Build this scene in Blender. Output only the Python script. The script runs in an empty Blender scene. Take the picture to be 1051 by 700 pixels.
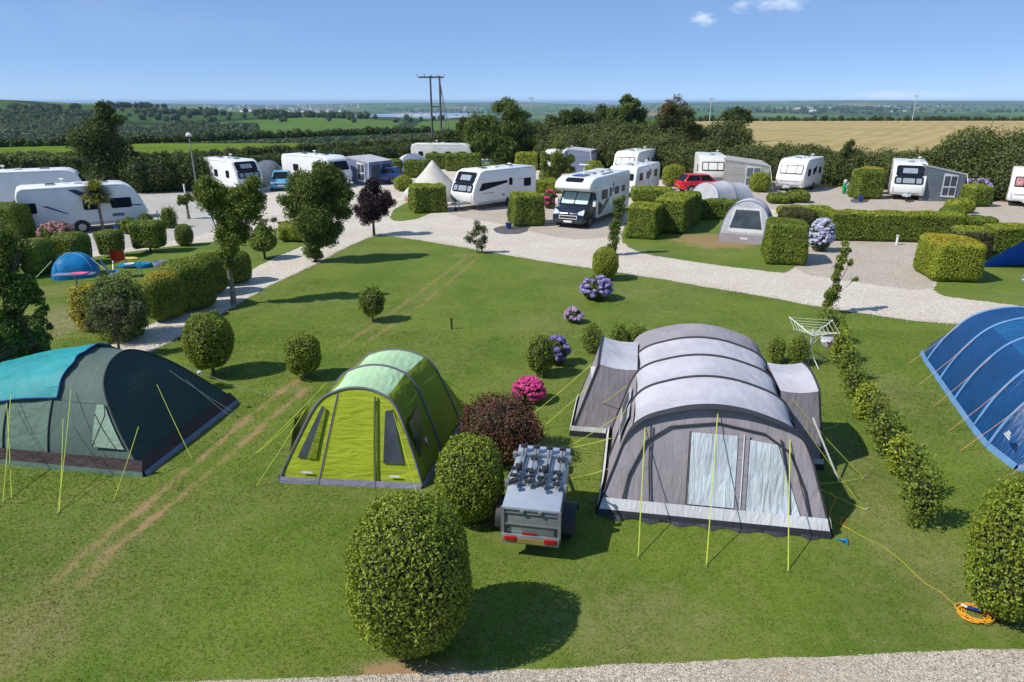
import bpy, bmesh, math, random
import numpy as np
from mathutils import Vector, Matrix
R = math.radians
random.seed(7); rng = np.random.default_rng(11)
SC = bpy.context.scene
COL = SC.collection
# ------------------------------------------------------------ camera maths
CAMH = 7.0; FPX = 701.0; PITCH = R(19.34); CP, SP = math.cos(PITCH), math.sin(PITCH)
def P(px, py, z=0.0):
    dx = (px-525.5)/FPX; k = (350-py)/FPX
    dy = CP + k*SP; dz = k*CP - SP
    t = (z-CAMH)/dz
    return Vector((dx*t, dy*t, z))
def mpp(p):                      # metres per photo pixel at a point
    return (p.y*CP + (CAMH-p.z)*SP)/FPX
def zrow(y, row):                # height at which a row is seen at distance y
    k = (350-row)/FPX
    return CAMH + y*(k*CP-SP)/(CP+k*SP)
def xcol(px, y, z=0):
    return (px-525.5)/FPX*(y*CP+(CAMH-z)*SP)
# ------------------------------------------------------------ noise
def _h(ix, iy, seed):
    v = np.sin(ix*127.1+iy*311.7+seed*74.7)*43758.5453
    return v-np.floor(v)
def vnoise(x, y, scale, seed=0):
    x = np.asarray(x, float)/scale; y = np.asarray(y, float)/scale
    ix = np.floor(x); iy = np.floor(y); fx = x-ix; fy = y-iy
    fx = fx*fx*(3-2*fx); fy = fy*fy*(3-2*fy)
    a = _h(ix, iy, seed); b = _h(ix+1, iy, seed); c = _h(ix, iy+1, seed); d = _h(ix+1, iy+1, seed)
    return (a*(1-fx)+b*fx)*(1-fy)+(c*(1-fx)+d*fx)*fy
def ss(t):
    t = np.clip(t, 0, 1); return t*t*(3-2*t)
def in_poly(x, y, poly):
    x = np.asarray(x); y = np.asarray(y); ins = np.zeros(x.shape, bool); n = len(poly)
    for i in range(n):
        x1, y1 = poly[i][0], poly[i][1]; x2, y2 = poly[(i+1) % n][0], poly[(i+1) % n][1]
        if y1 == y2: continue
        c = ((y1 > y) != (y2 > y)) & (x < (x2-x1)*(y-y1)/(y2-y1)+x1)
        ins ^= c
    return ins
def seg_d(x, y, a, b):
    ax, ay, bx, by = a[0], a[1], b[0], b[1]
    t = np.clip(((x-ax)*(bx-ax)+(y-ay)*(by-ay))/((bx-ax)**2+(by-ay)**2), 0, 1)
    return np.hypot(x-ax-t*(bx-ax), y-ay-t*(by-ay))
# ------------------------------------------------------------ object helpers
def tag(o, label=None, cat=None, group=None, kind=None):
    if label: o['label'] = label
    if cat: o['category'] = cat
    if group: o['group'] = group
    if kind: o['kind'] = kind
    return o
def empty(name, loc=(0,0,0), rz=0.0, label=None, cat=None, group=None):
    o = bpy.data.objects.new(name, None); COL.objects.link(o)
    o.location = loc; o.rotation_euler = (0,0,rz); o.empty_display_size = .2
    return tag(o, label, cat, group)
def link(name, me, parent=None, mats=()):
    for m in mats: me.materials.append(m)
    o = bpy.data.objects.new(name, me); COL.objects.link(o)
    if parent is not None: o.parent = parent
    return o
def np_mesh(name, V, faces, fattr=None, fmat=None, smooth=False):
    """V (n,3), faces list of arrays (m,k) grouped by size."""
    me = bpy.data.meshes.new(name)
    me.vertices.add(len(V)); me.vertices.foreach_set('co', np.ascontiguousarray(V, np.float32).ravel())
    loops = []; starts = []; tot = []; s = 0
    for F in faces:
        if len(F) == 0: continue
        F = np.asarray(F); k = F.shape[1]
        loops.append(F.ravel()); starts.append(s+np.arange(len(F))*k); s += F.size
    L = np.concatenate(loops).astype(np.int32); S = np.concatenate(starts).astype(np.int32)
    me.loops.add(len(L)); me.loops.foreach_set('vertex_index', L)
    me.polygons.add(len(S)); me.polygons.foreach_set('loop_start', S)
    if fmat is not None: me.polygons.foreach_set('material_index', np.asarray(fmat, np.int32))
    me.update(calc_edges=True)
    if smooth: me.polygons.foreach_set('use_smooth', np.ones(len(S), bool))
    else: me.polygons.foreach_set('use_smooth', np.zeros(len(S), bool))
    if fattr:
        for n_, a in fattr.items():
            at_ = me.attributes.new(n_, 'FLOAT', 'FACE'); at_.data.foreach_set('value', np.ascontiguousarray(a, np.float32))
    me.validate()
    return me
class MB:
    def __init__(s): s.v = []; s.f = []; s.m = []; s.k = 0
    def mat(s, k): s.k = k; return s
    def add(s, vs, fs):
        b = len(s.v); s.v += [tuple(v) for v in vs]; s.f += [tuple(i+b for i in f) for f in fs]; s.m += [s.k]*len(fs); return s
    def box(s, c, d, rz=0, ry=0, rx=0):
        M = Matrix.Rotation(rz,3,'Z') @ Matrix.Rotation(ry,3,'Y') @ Matrix.Rotation(rx,3,'X')
        vs = [Vector(c)+M@Vector((x*d[0]/2,y*d[1]/2,z*d[2]/2)) for x in (-1,1) for y in (-1,1) for z in (-1,1)]
        return s.add(vs, [(0,1,3,2),(4,6,7,5),(0,4,5,1),(2,3,7,6),(0,2,6,4),(1,5,7,3)])
    def tube(s, pts, r, n=6, cap=True):
        pts = [Vector(p) for p in pts]; N = len(pts); rs = r if isinstance(r,(list,tuple)) else [r]*N
        vs = []; fs = []
        up = Vector((0,0,1))
        for i, p in enumerate(pts):
            d = (pts[min(i+1,N-1)]-pts[max(i-1,0)]).normalized()
            a = d.cross(up)
            if a.length < .1: a = d.cross(Vector((0,1,0)))
            a.normalize(); b = a.cross(d)
            for j in range(n):
                t = 2*math.pi*j/n; vs.append(p+(a*math.cos(t)+b*math.sin(t))*rs[i])
        for i in range(N-1):
            for j in range(n):
                fs.append((i*n+j, i*n+(j+1)%n, (i+1)*n+(j+1)%n, (i+1)*n+j))
        if cap: fs.append(tuple(range(n))[::-1]); fs.append(tuple((N-1)*n+j for j in range(n)))
        return s.add(vs, fs)
    def prism(s, prof, y0, y1, w1=None):
        """prof (x,z) polygon extruded along y; CCW seen from -y"""
        n = len(prof)
        vs = [(x,y0,z) for x,z in prof]+[(x,y1,z) for x,z in prof]
        fs = [tuple(range(n)), tuple(range(2*n-1,n-1,-1))]+[(i,i+n,(i+1)%n+n,(i+1)%n) for i in range(n)]
        return s.add(vs, fs)
    def plate(s, poly, th, out=None):
        """planar 3D polygon given thickness th along its normal"""
        poly = [Vector(p) for p in poly]; n = len(poly)
        nr = Vector((0,0,0))
        for i in range(n):
            a = poly[i]; b = poly[(i+1)%n]; nr += a.cross(b)
        nr.normalize()
        if out is not None and nr.dot(Vector(out)) < 0: poly = poly[::-1]; nr = -nr
        vs = poly+[p+nr*th for p in poly]
        fs = [tuple(range(n-1,-1,-1)), tuple(range(n,2*n))]+[(i,(i+1)%n,(i+1)%n+n,i+n) for i in range(n)]
        return s.add(vs, fs)
    def rrect(s, o, ax, ay, w, h, r, th, out=None):
        """rounded rectangle plate centre o, axes ax, ay"""
        o, ax, ay = Vector(o), Vector(ax).normalized(), Vector(ay).normalized(); pts = []
        for cx, cy, a0 in ((1,1,0),(-1,1,90),(-1,-1,180),(1,-1,270)):
            for k in range(4):
                a = R(a0+k*30); pts.append(o+ax*(cx*(w/2-r)+r*math.cos(a))+ay*(cy*(h/2-r)+r*math.sin(a)))
        return s.plate(pts, th, out)
    def lathe(s, prof, c=(0,0,0), n=16, axis='z'):
        vs = []; fs = []; N = len(prof)
        for (r, z) in prof:
            for j in range(n):
                t = 2*math.pi*j/n; a, b = r*math.cos(t), r*math.sin(t)
                vs.append((c[0]+a,c[1]+b,c[2]+z) if axis=='z' else (c[0]+a,c[1]+z,c[2]+b))
        for i in range(N-1):
            for j in range(n): fs.append((i*n+j,i*n+(j+1)%n,(i+1)*n+(j+1)%n,(i+1)*n+j))
        fs.append(tuple(range(n))[::-1]); fs.append(tuple((N-1)*n+j for j in range(n)))
        return s.add(vs, fs)
    def grid(s, rows, close=False):
        n = len(rows[0]); vs = [p for r_ in rows for p in r_]; fs = []
        for i in range(len(rows)-1):
            for j in range(n-1): fs.append((i*n+j,i*n+j+1,(i+1)*n+j+1,(i+1)*n+j))
        return s.add(vs, fs)
    def build(s, name, mats, parent=None, bevel=0, smooth=40, seg=2):
        me = bpy.data.meshes.new(name); me.from_pydata(s.v, [], s.f)
        if not isinstance(mats,(list,tuple)): mats = [mats]
        for m in mats: me.materials.append(m)
        me.polygons.foreach_set('material_index', s.m)
        bm = bmesh.new(); bm.from_mesh(me)
        bmesh.ops.recalc_face_normals(bm, faces=bm.faces)
        if bevel:
            es = [e for e in bm.edges if len(e.link_faces)==2 and e.calc_face_angle(0) > R(28)]
            bmesh.ops.bevel(bm, geom=es, offset=bevel, segments=seg, affect='EDGES', profile=.5, clamp_overlap=True)
        bm.to_mesh(me); bm.free()
        if smooth:
            me.polygons.foreach_set('use_smooth', [True]*len(me.polygons)); me.set_sharp_from_angle(angle=R(smooth))
        o = bpy.data.objects.new(name, me); COL.objects.link(o)
        if parent is not None: o.parent = parent
        return o
# ------------------------------------------------------------ materials
def newmat(name):
    m = bpy.data.materials.new(name); m.use_nodes = True
    nt = m.node_tree; b = nt.nodes['Principled BSDF']; return m, nt, b
def N(nt, t, **k):
    n = nt.nodes.new(t)
    for a, v in k.items(): setattr(n, a, v)
    return n
def L(nt, a, b): nt.links.new(a, b)
def rgba(c): return (c[0],c[1],c[2],1)
def srgb(r,g,b):
    f = lambda v: (v/255/12.92) if v/255 <= .04045 else ((v/255+.055)/1.055)**2.4
    return (f(r),f(g),f(b))
def mixc(nt, fac, a, b, mode='MIX'):
    n = N(nt,'ShaderNodeMix',data_type='RGBA',blend_type=mode)
    for sock, v in ((n.inputs[0],fac),(n.inputs[6],a),(n.inputs[7],b)):
        if hasattr(v,'is_output'): L(nt,v,sock)
        elif isinstance(v,(int,float)): sock.default_value = v
        else: sock.default_value = rgba(v)
    return n.outputs[2]
def math_(nt, op, a, b=None, clamp=False):
    n = N(nt,'ShaderNodeMath',operation=op,use_clamp=clamp)
    for sock, v in ((n.inputs[0],a),(n.inputs[1],b)):
        if v is None: continue
        if hasattr(v,'is_output'): L(nt,v,sock)
        else: sock.default_value = v
    return n.outputs[0]
def maprange(nt, v, a, b, c=0, d=1, smooth=True):
    n = N(nt,'ShaderNodeMapRange'); n.interpolation_type = 'SMOOTHSTEP' if smooth else 'LINEAR'
    L(nt,v,n.inputs[0])
    for i, x in enumerate((a,b,c,d)): n.inputs[i+1].default_value = x
    return n.outputs[0]
def noise(nt, scale, detail=3, rough=.55, coord='Object', vec=None):
    n = N(nt,'ShaderNodeTexNoise'); n.inputs['Scale'].default_value = scale; n.inputs['Detail'].default_value = detail; n.inputs['Roughness'].default_value = rough
    if vec is None:
        tc = N(nt,'ShaderNodeTexCoord'); vec = tc.outputs[coord]
    L(nt,vec,n.inputs['Vector']); return n.outputs['Fac']
def bump(nt, b, h, strength, dist=.01):
    n = N(nt,'ShaderNodeBump'); n.inputs['Strength'].default_value = strength; n.inputs['Distance'].default_value = dist
    L(nt,h,n.inputs['Height']); L(nt,n.outputs[0],b.inputs['Normal'])
def m_plain(name, c, rough=.5, metal=0, var=.12, nscale=3, spec=.5, bmp=0, bscale=20, dirt=0):
    m, nt, b = newmat(name)
    f = noise(nt, nscale, 4)
    c2 = tuple(x*(1-var) for x in c); c1 = tuple(min(1,x*(1+var*.5)) for x in c)
    col = mixc(nt, maprange(nt,f,.3,.7), c2, c1)
    if dirt:
        g = noise(nt, 1.1, 6, .7); col = mixc(nt, maprange(nt,g,.5,.75,0,dirt), col, (.16,.14,.10))
    L(nt,col,b.inputs['Base Color'])
    b.inputs['Roughness'].default_value = rough; b.inputs['Metallic'].default_value = metal; b.inputs['Specular IOR Level'].default_value = spec
    if bmp: bump(nt,b,noise(nt,bscale,3),bmp,.02)
    return m
def m_fabric(name, c, rough=.75, var=.14, wr=.35, trans=.12, spec=.25, wscale=2.2, stretch=(1,1,3)):
    """tent cloth: soft creases (bump), faint fading, a little light through it"""
    m, nt, b = newmat(name)
    tc = N(nt,'ShaderNodeTexCoord'); mp = N(nt,'ShaderNodeMapping'); L(nt,tc.outputs['Object'],mp.inputs[0]); mp.inputs['Scale'].default_value = stretch
    f = noise(nt, 1.3, 5, vec=tc.outputs['Object'])
    col = mixc(nt, maprange(nt,f,.3,.7), tuple(x*(1-var) for x in c), tuple(min(1,x*(1+var*.4)) for x in c))
    L(nt,col,b.inputs['Base Color']); b.inputs['Roughness'].default_value = rough; b.inputs['Specular IOR Level'].default_value = spec
    w = N(nt,'ShaderNodeTexNoise'); w.inputs['Scale'].default_value = wscale; w.inputs['Detail'].default_value = 5; w.inputs['Distortion'].default_value = 1.2
    L(nt,mp.outputs[0],w.inputs['Vector'])
    bump(nt,b,w.outputs['Fac'],wr,.12)
    if trans:
        t = N(nt,'ShaderNodeBsdfTranslucent'); L(nt,col,t.inputs['Color'])
        mx = N(nt,'ShaderNodeMixShader'); mx.inputs[0].default_value = trans
        L(nt,b.outputs[0],mx.inputs[1]); L(nt,t.outputs[0],mx.inputs[2]); L(nt,mx.outputs[0],nt.nodes['Material Output'].inputs[0])
    return m
def m_leaf(name, dark, light, trans=.22, rough=.55, patch=None, pscale=1.2, spec=.35):
    m, nt, b = newmat(name)
    a = N(nt,'ShaderNodeAttribute'); a.attribute_name = 'tint'
    col = mixc(nt, a.outputs['Fac'], dark, light)
    geo = N(nt,'ShaderNodeNewGeometry')
    f = noise(nt, pscale, 3, vec=geo.outputs['Position'])
    d2 = tuple(x*.62 for x in light) if patch is None else patch
    col = mixc(nt, maprange(nt,f,.48,.72,0,.6), col, d2)
    L(nt,col,b.inputs['Base Color']); b.inputs['Roughness'].default_value = rough; b.inputs['Specular IOR Level'].default_value = spec
    t = N(nt,'ShaderNodeBsdfTranslucent'); c2 = mixc(nt,1.0,col,(1.25,1.2,.5),'MULTIPLY'); L(nt,c2,t.inputs['Color'])
    mx = N(nt,'ShaderNodeMixShader'); mx.inputs[0].default_value = trans
    L(nt,b.outputs[0],mx.inputs[1]); L(nt,t.outputs[0],mx.inputs[2]); L(nt,mx.outputs[0],nt.nodes['Material Output'].inputs[0])
    return m
M = {}
M['box'] = m_leaf('box_leaf', (.070,.118,.011), (.30,.36,.030))
M['hedge'] = m_leaf('hedge_leaf', (.065,.115,.010), (.235,.30,.026))
M['lime'] = m_leaf('lime_leaf', (.13,.19,.012), (.38,.41,.03))
M['gold'] = m_leaf('gold_leaf', (.24,.22,.012), (.48,.40,.03))
M['brownhedge'] = m_leaf('brown_hedge_leaf', (.05,.06,.015), (.12,.12,.03), patch=(.10,.075,.03))
M['dark'] = m_leaf('dark_leaf', (.032,.058,.011), (.105,.150,.024))
M['tree'] = m_leaf('tree_leaf', (.050,.088,.013), (.170,.230,.032))
M['treelit'] = m_leaf('light_tree_leaf', (.070,.115,.012), (.23,.29,.035))
M['mid'] = m_leaf('mid_leaf', (.042,.064,.015), (.150,.178,.036), pscale=.15)
M['wood_far'] = m_leaf('woodland_leaf', (.032,.060,.013), (.105,.145,.027), pscale=.03, patch=(.055,.085,.024))
M['purple'] = m_leaf('purple_leaf', (.018,.008,.014), (.060,.026,.038), patch=(.03,.016,.02))
M['red'] = m_leaf('red_leaf', (.055,.028,.014), (.17,.062,.035), patch=(.075,.075,.02), pscale=3)
M['dryleaf'] = m_leaf('dry_leaf', (.09,.05,.02), (.20,.11,.045), patch=(.06,.08,.02))
M['grey_leaf'] = m_leaf('grey_leaf', (.06,.08,.03), (.20,.22,.10))
M['palm'] = m_leaf('palm_leaf', (.10,.14,.02), (.34,.34,.07), patch=(.24,.20,.07))
M['core'] = m_plain('twigs', (.022,.026,.010), .95, var=.4, nscale=8)
M['bark'] = m_plain('bark', (.11,.085,.06), .9, var=.4, nscale=9, bmp=.6, bscale=30)
M['barkpale'] = m_plain('pale_bark', (.26,.22,.17), .9, var=.4, nscale=9, bmp=.6, bscale=30)
def m_flower(name, c1, c2):
    m, nt, b = newmat(name); a = N(nt,'ShaderNodeAttribute'); a.attribute_name = 'tint'
    L(nt,mixc(nt,a.outputs['Fac'],c1,c2),b.inputs['Base Color']); b.inputs['Roughness'].default_value=.7; return m
M['f_lav'] = m_flower('lavender_petal',(.22,.17,.42),(.48,.40,.66))
M['f_blue'] = m_flower('violet_petal',(.12,.09,.34),(.36,.30,.62))
M['f_pink'] = m_flower('magenta_petal',(.50,.03,.20),(.80,.10,.36))
M['f_dusty'] = m_flower('dusty_pink_petal',(.36,.16,.14),(.58,.34,.28))
M['f_pale'] = m_flower('pale_blue_petal',(.34,.36,.55),(.66,.67,.76))
M['f_mauve'] = m_flower('mauve_petal',(.36,.20,.40),(.60,.42,.58))
# ------------------------------------------------------------ foliage
def unit(v): return v/np.maximum(np.linalg.norm(v,axis=1,keepdims=True),1e-9)
_bm = bmesh.new(); bmesh.ops.create_icosphere(_bm, subdivisions=3, radius=1)
ICO = np.array([v.co[:] for v in _bm.verts]); ICOF = np.array([[v.index for v in f.verts] for f in _bm.faces]); _bm.free()
_bm = bmesh.new(); bmesh.ops.create_icosphere(_bm, subdivisions=2, radius=1)
ICO2 = np.array([v.co[:] for v in _bm.verts]); ICOF2 = np.array([[v.index for v in f.verts] for f in _bm.faces]); _bm.free()
def bumpy(D, amp, f=3.0, ph=0.0):
    return 1+amp*(np.sin(D[:,0]*f*2.1+ph)*np.sin(D[:,1]*f*1.7+ph*1.7+1)+.6*np.sin(D[:,2]*f*2.6+ph*.6)*np.sin(D[:,0]*f*3.1+2))
class Fol:
    """collects leaf positions / core pieces of one plant"""
    def __init__(s): s.P=[]; s.Nn=[]; s.S=[]; s.cv=[]; s.cf=[]; s.cn=0
    def leaves(s, P_, N_, size): s.P.append(P_); s.Nn.append(N_); s.S.append(np.full(len(P_),size)); return s
    def core(s, V, F): s.cv.append(V); s.cf.append(F+s.cn); s.cn += len(V); return s
    def ell(s, c, r, leaf, cover=2.2, depth=.12, amp=.05, e=2.0, zmin=None, core=.86, ph=None, spray=0):
        c = np.array(c); r = np.array(r) if hasattr(r,'__len__') else np.array([r]*3)
        ph = random.random()*9 if ph is None else ph
        area = 4*math.pi*((((r[0]*r[1])**1.6+(r[0]*r[2])**1.6+(r[1]*r[2])**1.6)/3)**(1/1.6))
        n = int(area*cover/(leaf*leaf*.42))
        D = unit(rng.normal(size=(n,3)))
        def shape(D):
            q = (np.abs(D)**e).sum(1)**(-1/e); return D*q[:,None]*bumpy(D,amp,3,ph)[:,None]
        k = 1-depth*rng.random(n)**1.5+spray*np.maximum(0,rng.normal(size=n))*.5
        Pp = c+shape(D)*r*k[:,None]; Nn = unit(np.sign(D)*np.abs(D)**(e-1)/r)
        if zmin is not None: k_ = Pp[:,2] > zmin; Pp, Nn = Pp[k_], Nn[k_]
        s.leaves(Pp,Nn,leaf)
        if core:
            V = c+shape(ICO2)*r*core
            if zmin is not None: V[:,2] = np.maximum(V[:,2], zmin)
            s.core(V,ICOF2)
        return s
    def box(s, c, h, rad, leaf, rz=0, cover=2.2, depth=.05, amp=.05, taper=0, core=True):
        """rounded box, c centre of base, h half sizes (x,y) and full height"""
        hx,hy,hz = h[0],h[1],h[2]/2; H3 = np.array([hx,hy,hz]); rad = min(rad,hx*.98,hy*.98,hz*.98)
        A = np.array([hy*hz,hx*hz,hx*hy]); A = A/A.sum(); area = 8*(hy*hz+hx*hz+hx*hy)
        n = int(area*cover/(leaf*leaf*.42))
        ax = rng.choice(3,n,p=A); Q = (rng.random((n,3))*2-1); sg = rng.choice([-1,1],n); Q[np.arange(n),ax] = sg
        Q *= H3
        def rnd(Q):
            q = np.clip(Q,-(H3-rad),(H3-rad)); d = Q-q; dn = unit(d); return q+dn*rad, dn
        Pp, Nn = rnd(Q)
        def fin(Pp,Nn,sc):
            ph = Pp[:,0]*1.9+c[0]; b = amp*(np.sin(ph*1.7+Pp[:,2]*3)+.8*np.sin(Pp[:,1]*2.9+c[1]*3+Pp[:,2]*2)+.5*np.sin(ph*4.1))
            Pp = Pp+Nn*(b+sc)[:,None]
            tp = 1+taper*(Pp[:,2]/hz); Pp = Pp*np.stack([tp,tp,np.ones_like(tp)],1)
            Cz,Sz = math.cos(rz),math.sin(rz)
            Rm = np.array([[Cz,Sz,0],[-Sz,Cz,0],[0,0,1]])
            return Pp@Rm+np.array([c[0],c[1],c[2]+hz]), Nn@Rm
        a, b_ = fin(Pp,Nn,-depth*rng.random(n)**1.5)
        s.leaves(a,b_,leaf)
        # core grid
        g = np.linspace(-1,1,9); vs=[]; fs=[]; k=0
        for ax_ in range(3):
            for sg_ in (-1,1):
                o1,o2 = [i for i in range(3) if i!=ax_]
                for i in g:
                    for j in g:
                        p=[0,0,0]; p[ax_]=sg_; p[o1]=i; p[o2]=j; vs.append(p)
                for i in range(8):
                    for j in range(8):
                        a0=k+i*9+j; fs.append([a0,a0+9,a0+10]); fs.append([a0,a0+10,a0+1])
                k+=81
        Vc,Nc = rnd(np.array(vs,float)*H3); Vc,_ = fin(Vc,Nc,np.full(len(Vc),-depth-.03))
        if core: s.core(Vc,np.array(fs))
        return s
    def top(s, z):
        """take the leaves above z (ragged line) out as a Fol of their own"""
        Pp = np.concatenate(s.P); Nn = np.concatenate(s.Nn); S = np.concatenate(s.S)
        k = Pp[:,2] > z+.10*(vnoise(Pp[:,0],Pp[:,1],.35,6)-.5)*2+rng.normal(0,.05,len(Pp)); f = Fol()
        f.P,f.Nn,f.S = [Pp[k]],[Nn[k]],[S[k]]; s.P,s.Nn,s.S = [Pp[~k]],[Nn[~k]],[S[~k]]; return f
    def build(s, name, mat, parent=None, nk=1.0, aspect=.55, mat2=None, loose=1.0):
        Pp = np.concatenate(s.P); Nn = np.concatenate(s.Nn); S = np.concatenate(s.S); n = len(Pp)
        m = Pp[:,2] > .01; Pp,Nn,S = Pp[m],Nn[m],S[m]; n=len(Pp)
        nr = unit(Nn*nk+rng.normal(size=(n,3))*.62*loose)
        t = rng.normal(size=(n,3)); t = unit(t-nr*(t*nr).sum(1,keepdims=True)); b = np.cross(nr,t)
        S = S*(.7+.6*rng.random(n)); h = (S/2)[:,None]; w = h*aspect
        V = np.stack([Pp-t*h, Pp+b*w+nr*h*.12, Pp+t*h, Pp-b*w+nr*h*.12],1).reshape(-1,3)
        F = np.arange(n*4).reshape(-1,4)
        tint = np.clip(rng.beta(2,2,n)+.25*(vnoise(Pp[:,0]*3+Pp[:,2]*5,Pp[:,1]*3-Pp[:,2]*4,1.0,3)-.5),0,1)
        fm = np.zeros(n,int); faces=[F]; tt=[tint]
        if s.cv:
            CV = np.concatenate(s.cv); CF = np.concatenate(s.cf)+len(V); V = np.concatenate([V,CV]); faces.append(CF)
            fm = np.concatenate([fm,np.ones(len(CF),int)]); tt.append(np.full(len(CF),.2))
        me = np_mesh(name,V,faces,{'tint':np.concatenate(tt)},fm)
        return link(name,me,parent,[mat,mat2 or M['core']])
def petals(name, mat, centers, radii, parent, petal=.03, cover=1.6):
    f = Fol()
    for c,r in zip(centers,radii): f.ell(c,(r,r,r*.7),petal,cover,.3,.05,core=.8)
    return f.build(name,mat,parent,1.0,.9,mat)
HAZE_D = 9e-5
# ============================================================ camera, sun, sky
cam = bpy.data.cameras.new('camera'); co = bpy.data.objects.new('camera', cam); COL.objects.link(co); SC.camera = co
co.location = (0,0,CAMH); co.rotation_euler = (math.pi/2-PITCH,0,0); cam.sensor_width = 36; cam.lens = 36*FPX/1051
cam.clip_start = .1; cam.clip_end = 90000
SUN_EL, SUN_AZ = R(47), R(20)          # light travels towards +x, a little +y
ld = Vector((math.cos(SUN_EL)*math.cos(SUN_AZ), math.cos(SUN_EL)*math.sin(SUN_AZ), -math.sin(SUN_EL)))
sl = bpy.data.lights.new('sun','SUN'); sl.energy = 4.3; sl.angle = R(.53); sl.color = (1,.955,.88)
so = bpy.data.objects.new('sun', sl); COL.objects.link(so); so.rotation_euler = ld.to_track_quat('-Z','Y').to_euler()
w = bpy.data.worlds.new('World'); SC.world = w; w.use_nodes = True; nt = w.node_tree; bg = nt.nodes['Background']
sky = N(nt,'ShaderNodeTexSky'); sky.sky_type = 'NISHITA'; sky.sun_disc = False
sky.sun_elevation = SUN_EL; sky.sun_rotation = math.atan2(-ld.x,-ld.y); sky.air_density = .38; sky.dust_density = 0.0; sky.ozone_density = 3.5; sky.altitude = 60
bg.inputs[1].default_value = .135
tc = N(nt,'ShaderNodeTexCoord')
def cloud(col, px, row, wx, wy, amount, nscale, lo, hi, tintc):
    k=(350-row)/FPX; d = Vector(((px-525.5)/FPX, CP+k*SP, k*CP-SP)).normalized()
    sub = N(nt,'ShaderNodeVectorMath',operation='SUBTRACT'); L(nt,tc.outputs['Generated'],sub.inputs[0]); sub.inputs[1].default_value = d
    mul = N(nt,'ShaderNodeVectorMath',operation='MULTIPLY'); L(nt,sub.outputs[0],mul.inputs[0]); mul.inputs[1].default_value = (1/wx,1/wx,1/wy)
    ln = N(nt,'ShaderNodeVectorMath',operation='LENGTH'); L(nt,mul.outputs[0],ln.inputs[0])
    fall = maprange(nt,ln.outputs['Value'],1.0,.0,0,1)
    mp = N(nt,'ShaderNodeMapping'); L(nt,tc.outputs['Generated'],mp.inputs[0]); mp.inputs['Scale'].default_value = (1,1,2.2)
    f = noise(nt,nscale,6,.6,vec=mp.outputs[0])
    a = math_(nt,'MULTIPLY',maprange(nt,math_(nt,'ADD',f,math_(nt,'MULTIPLY',fall,.35)),lo,hi,0,amount),maprange(nt,fall,0,.35),True)
    return mixc(nt,a,col,tintc)
c = mixc(nt,.66,mixc(nt,1.0,sky.outputs[0],(1.10,1.03,1.0),'MULTIPLY'),(1.28,2.36,4.25))
c = cloud(c,722,19,.030,.016,.42,40,.55,1.05,(8.2,8.4,8.9))
c = cloud(c,806,1,.055,.020,.42,30,.52,1.1,(7.8,8.1,8.7))
c = cloud(c,762,6,.026,.014,.30,44,.55,1.05,(7.8,8.1,8.7))
c = cloud(c,930,98,.13,.010,.30,20,.55,.95,(6.2,5.6,6.6))
c = cloud(c,120,20,.30,.05,.05,12,.55,1.0,(6,6.6,7.6))
L(nt,c,bg.inputs[0])
SC.view_settings.view_transform = 'Standard'; SC.view_settings.look = 'None'; SC.view_settings.gamma = 1; SC.view_settings.exposure = .38
SC.cycles.use_denoising = True
SC.cycles.max_bounces = 6; SC.cycles.diffuse_bounces = 3; SC.cycles.glossy_bounces = 3; SC.cycles.transmission_bounces = 4; SC.cycles.transparent_max_bounces = 8; SC.cycles.volume_bounces = 0
SC.cycles.sample_clamp_indirect = 5
# ============================================================ terrain
def H(x, y):
    x = np.asarray(x,float); y = np.asarray(y,float); r = np.hypot(x,y)
    e0 = 128+172*ss((x+30)/100)
    left = np.interp(y,[0,126,180,260,400,560,860,1100,2000],[0,0,-6,-17,-28,-27,-17,-22,-45]); mixr = ss((x/np.maximum(y,1)+.06)/.12)
    h = left*(1-mixr)-45*ss((y-e0)/330)*mixr
    h = h+31*np.exp(-.5*((x+850)/350)**2-.5*((y-950)/270)**2)*ss((y-300)/300)
    h = h+(vnoise(x,y,700,5)-.5)*16*ss((r-900)/1200)*ss((9000-r)/2000)
    az = x/np.maximum(y,1)
    h = h+np.exp(-.5*((r-6300)/1100)**2)*(22+20*vnoise(az*6,az*0,1,9))*(y>0)
    h = h+(20*np.exp(-.5*((r-3300)/700)**2)+30*np.exp(-.5*((r-8000)/1200)**2))*ss((az-.12)/.25)*(y>0)
    # the town stands on a slope across the valley
    h = h+16*np.exp(-.5*((r-3300)/500)**2)*np.exp(-.5*((az+.33)/.13)**2)*(y>0)
    # estuary lowered
    em=ss((.13-np.abs(az+.105))/.05)*ss((r-1900)/250)*ss((4600-r)/500)*(y>0)
    h=h*(1-em)-46*em
    sm=ss((r-9500)/900); h=h*(1-sm)-60*sm
    return np.where(y>60,h,0.0)
def Hs(x,y): return float(H(np.array([x]),np.array([y]))[0])
def march(px, row, tmax=20000, off=0):
    k=(350-row)/FPX; d = np.array([(px-525.5)/FPX, CP+k*SP, k*CP-SP]); t = 50.0
    T = (50 if not off else 280)*1.004**np.arange(0,1300); X = d[0]*T; Y = d[1]*T; Z = CAMH+d[2]*T
    hit = np.nonzero(Z <= H(X,Y)+off)[0]
    if len(hit)==0: return None
    i = hit[0]; return Vector((X[i],Y[i],float(H(X[i:i+1],Y[i:i+1])[0])))
rs = 3*1.02**np.arange(0,503); rs = rs[rs<62000]
az = np.concatenate([np.radians(np.arange(-56,56.01,.3)), np.radians(np.arange(60,303,4))])
A,Rr = np.meshgrid(az,rs); X = Rr*np.sin(A); Y = Rr*np.cos(A); Z = H(X,Y)
na = len(az); V = np.stack([X,Y,Z],2).reshape(-1,3); V = np.concatenate([V,[[0,0,0]]])
i,j = np.meshgrid(np.arange(len(rs)-1),np.arange(na),indexing='ij'); j2=(j+1)%na
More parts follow.
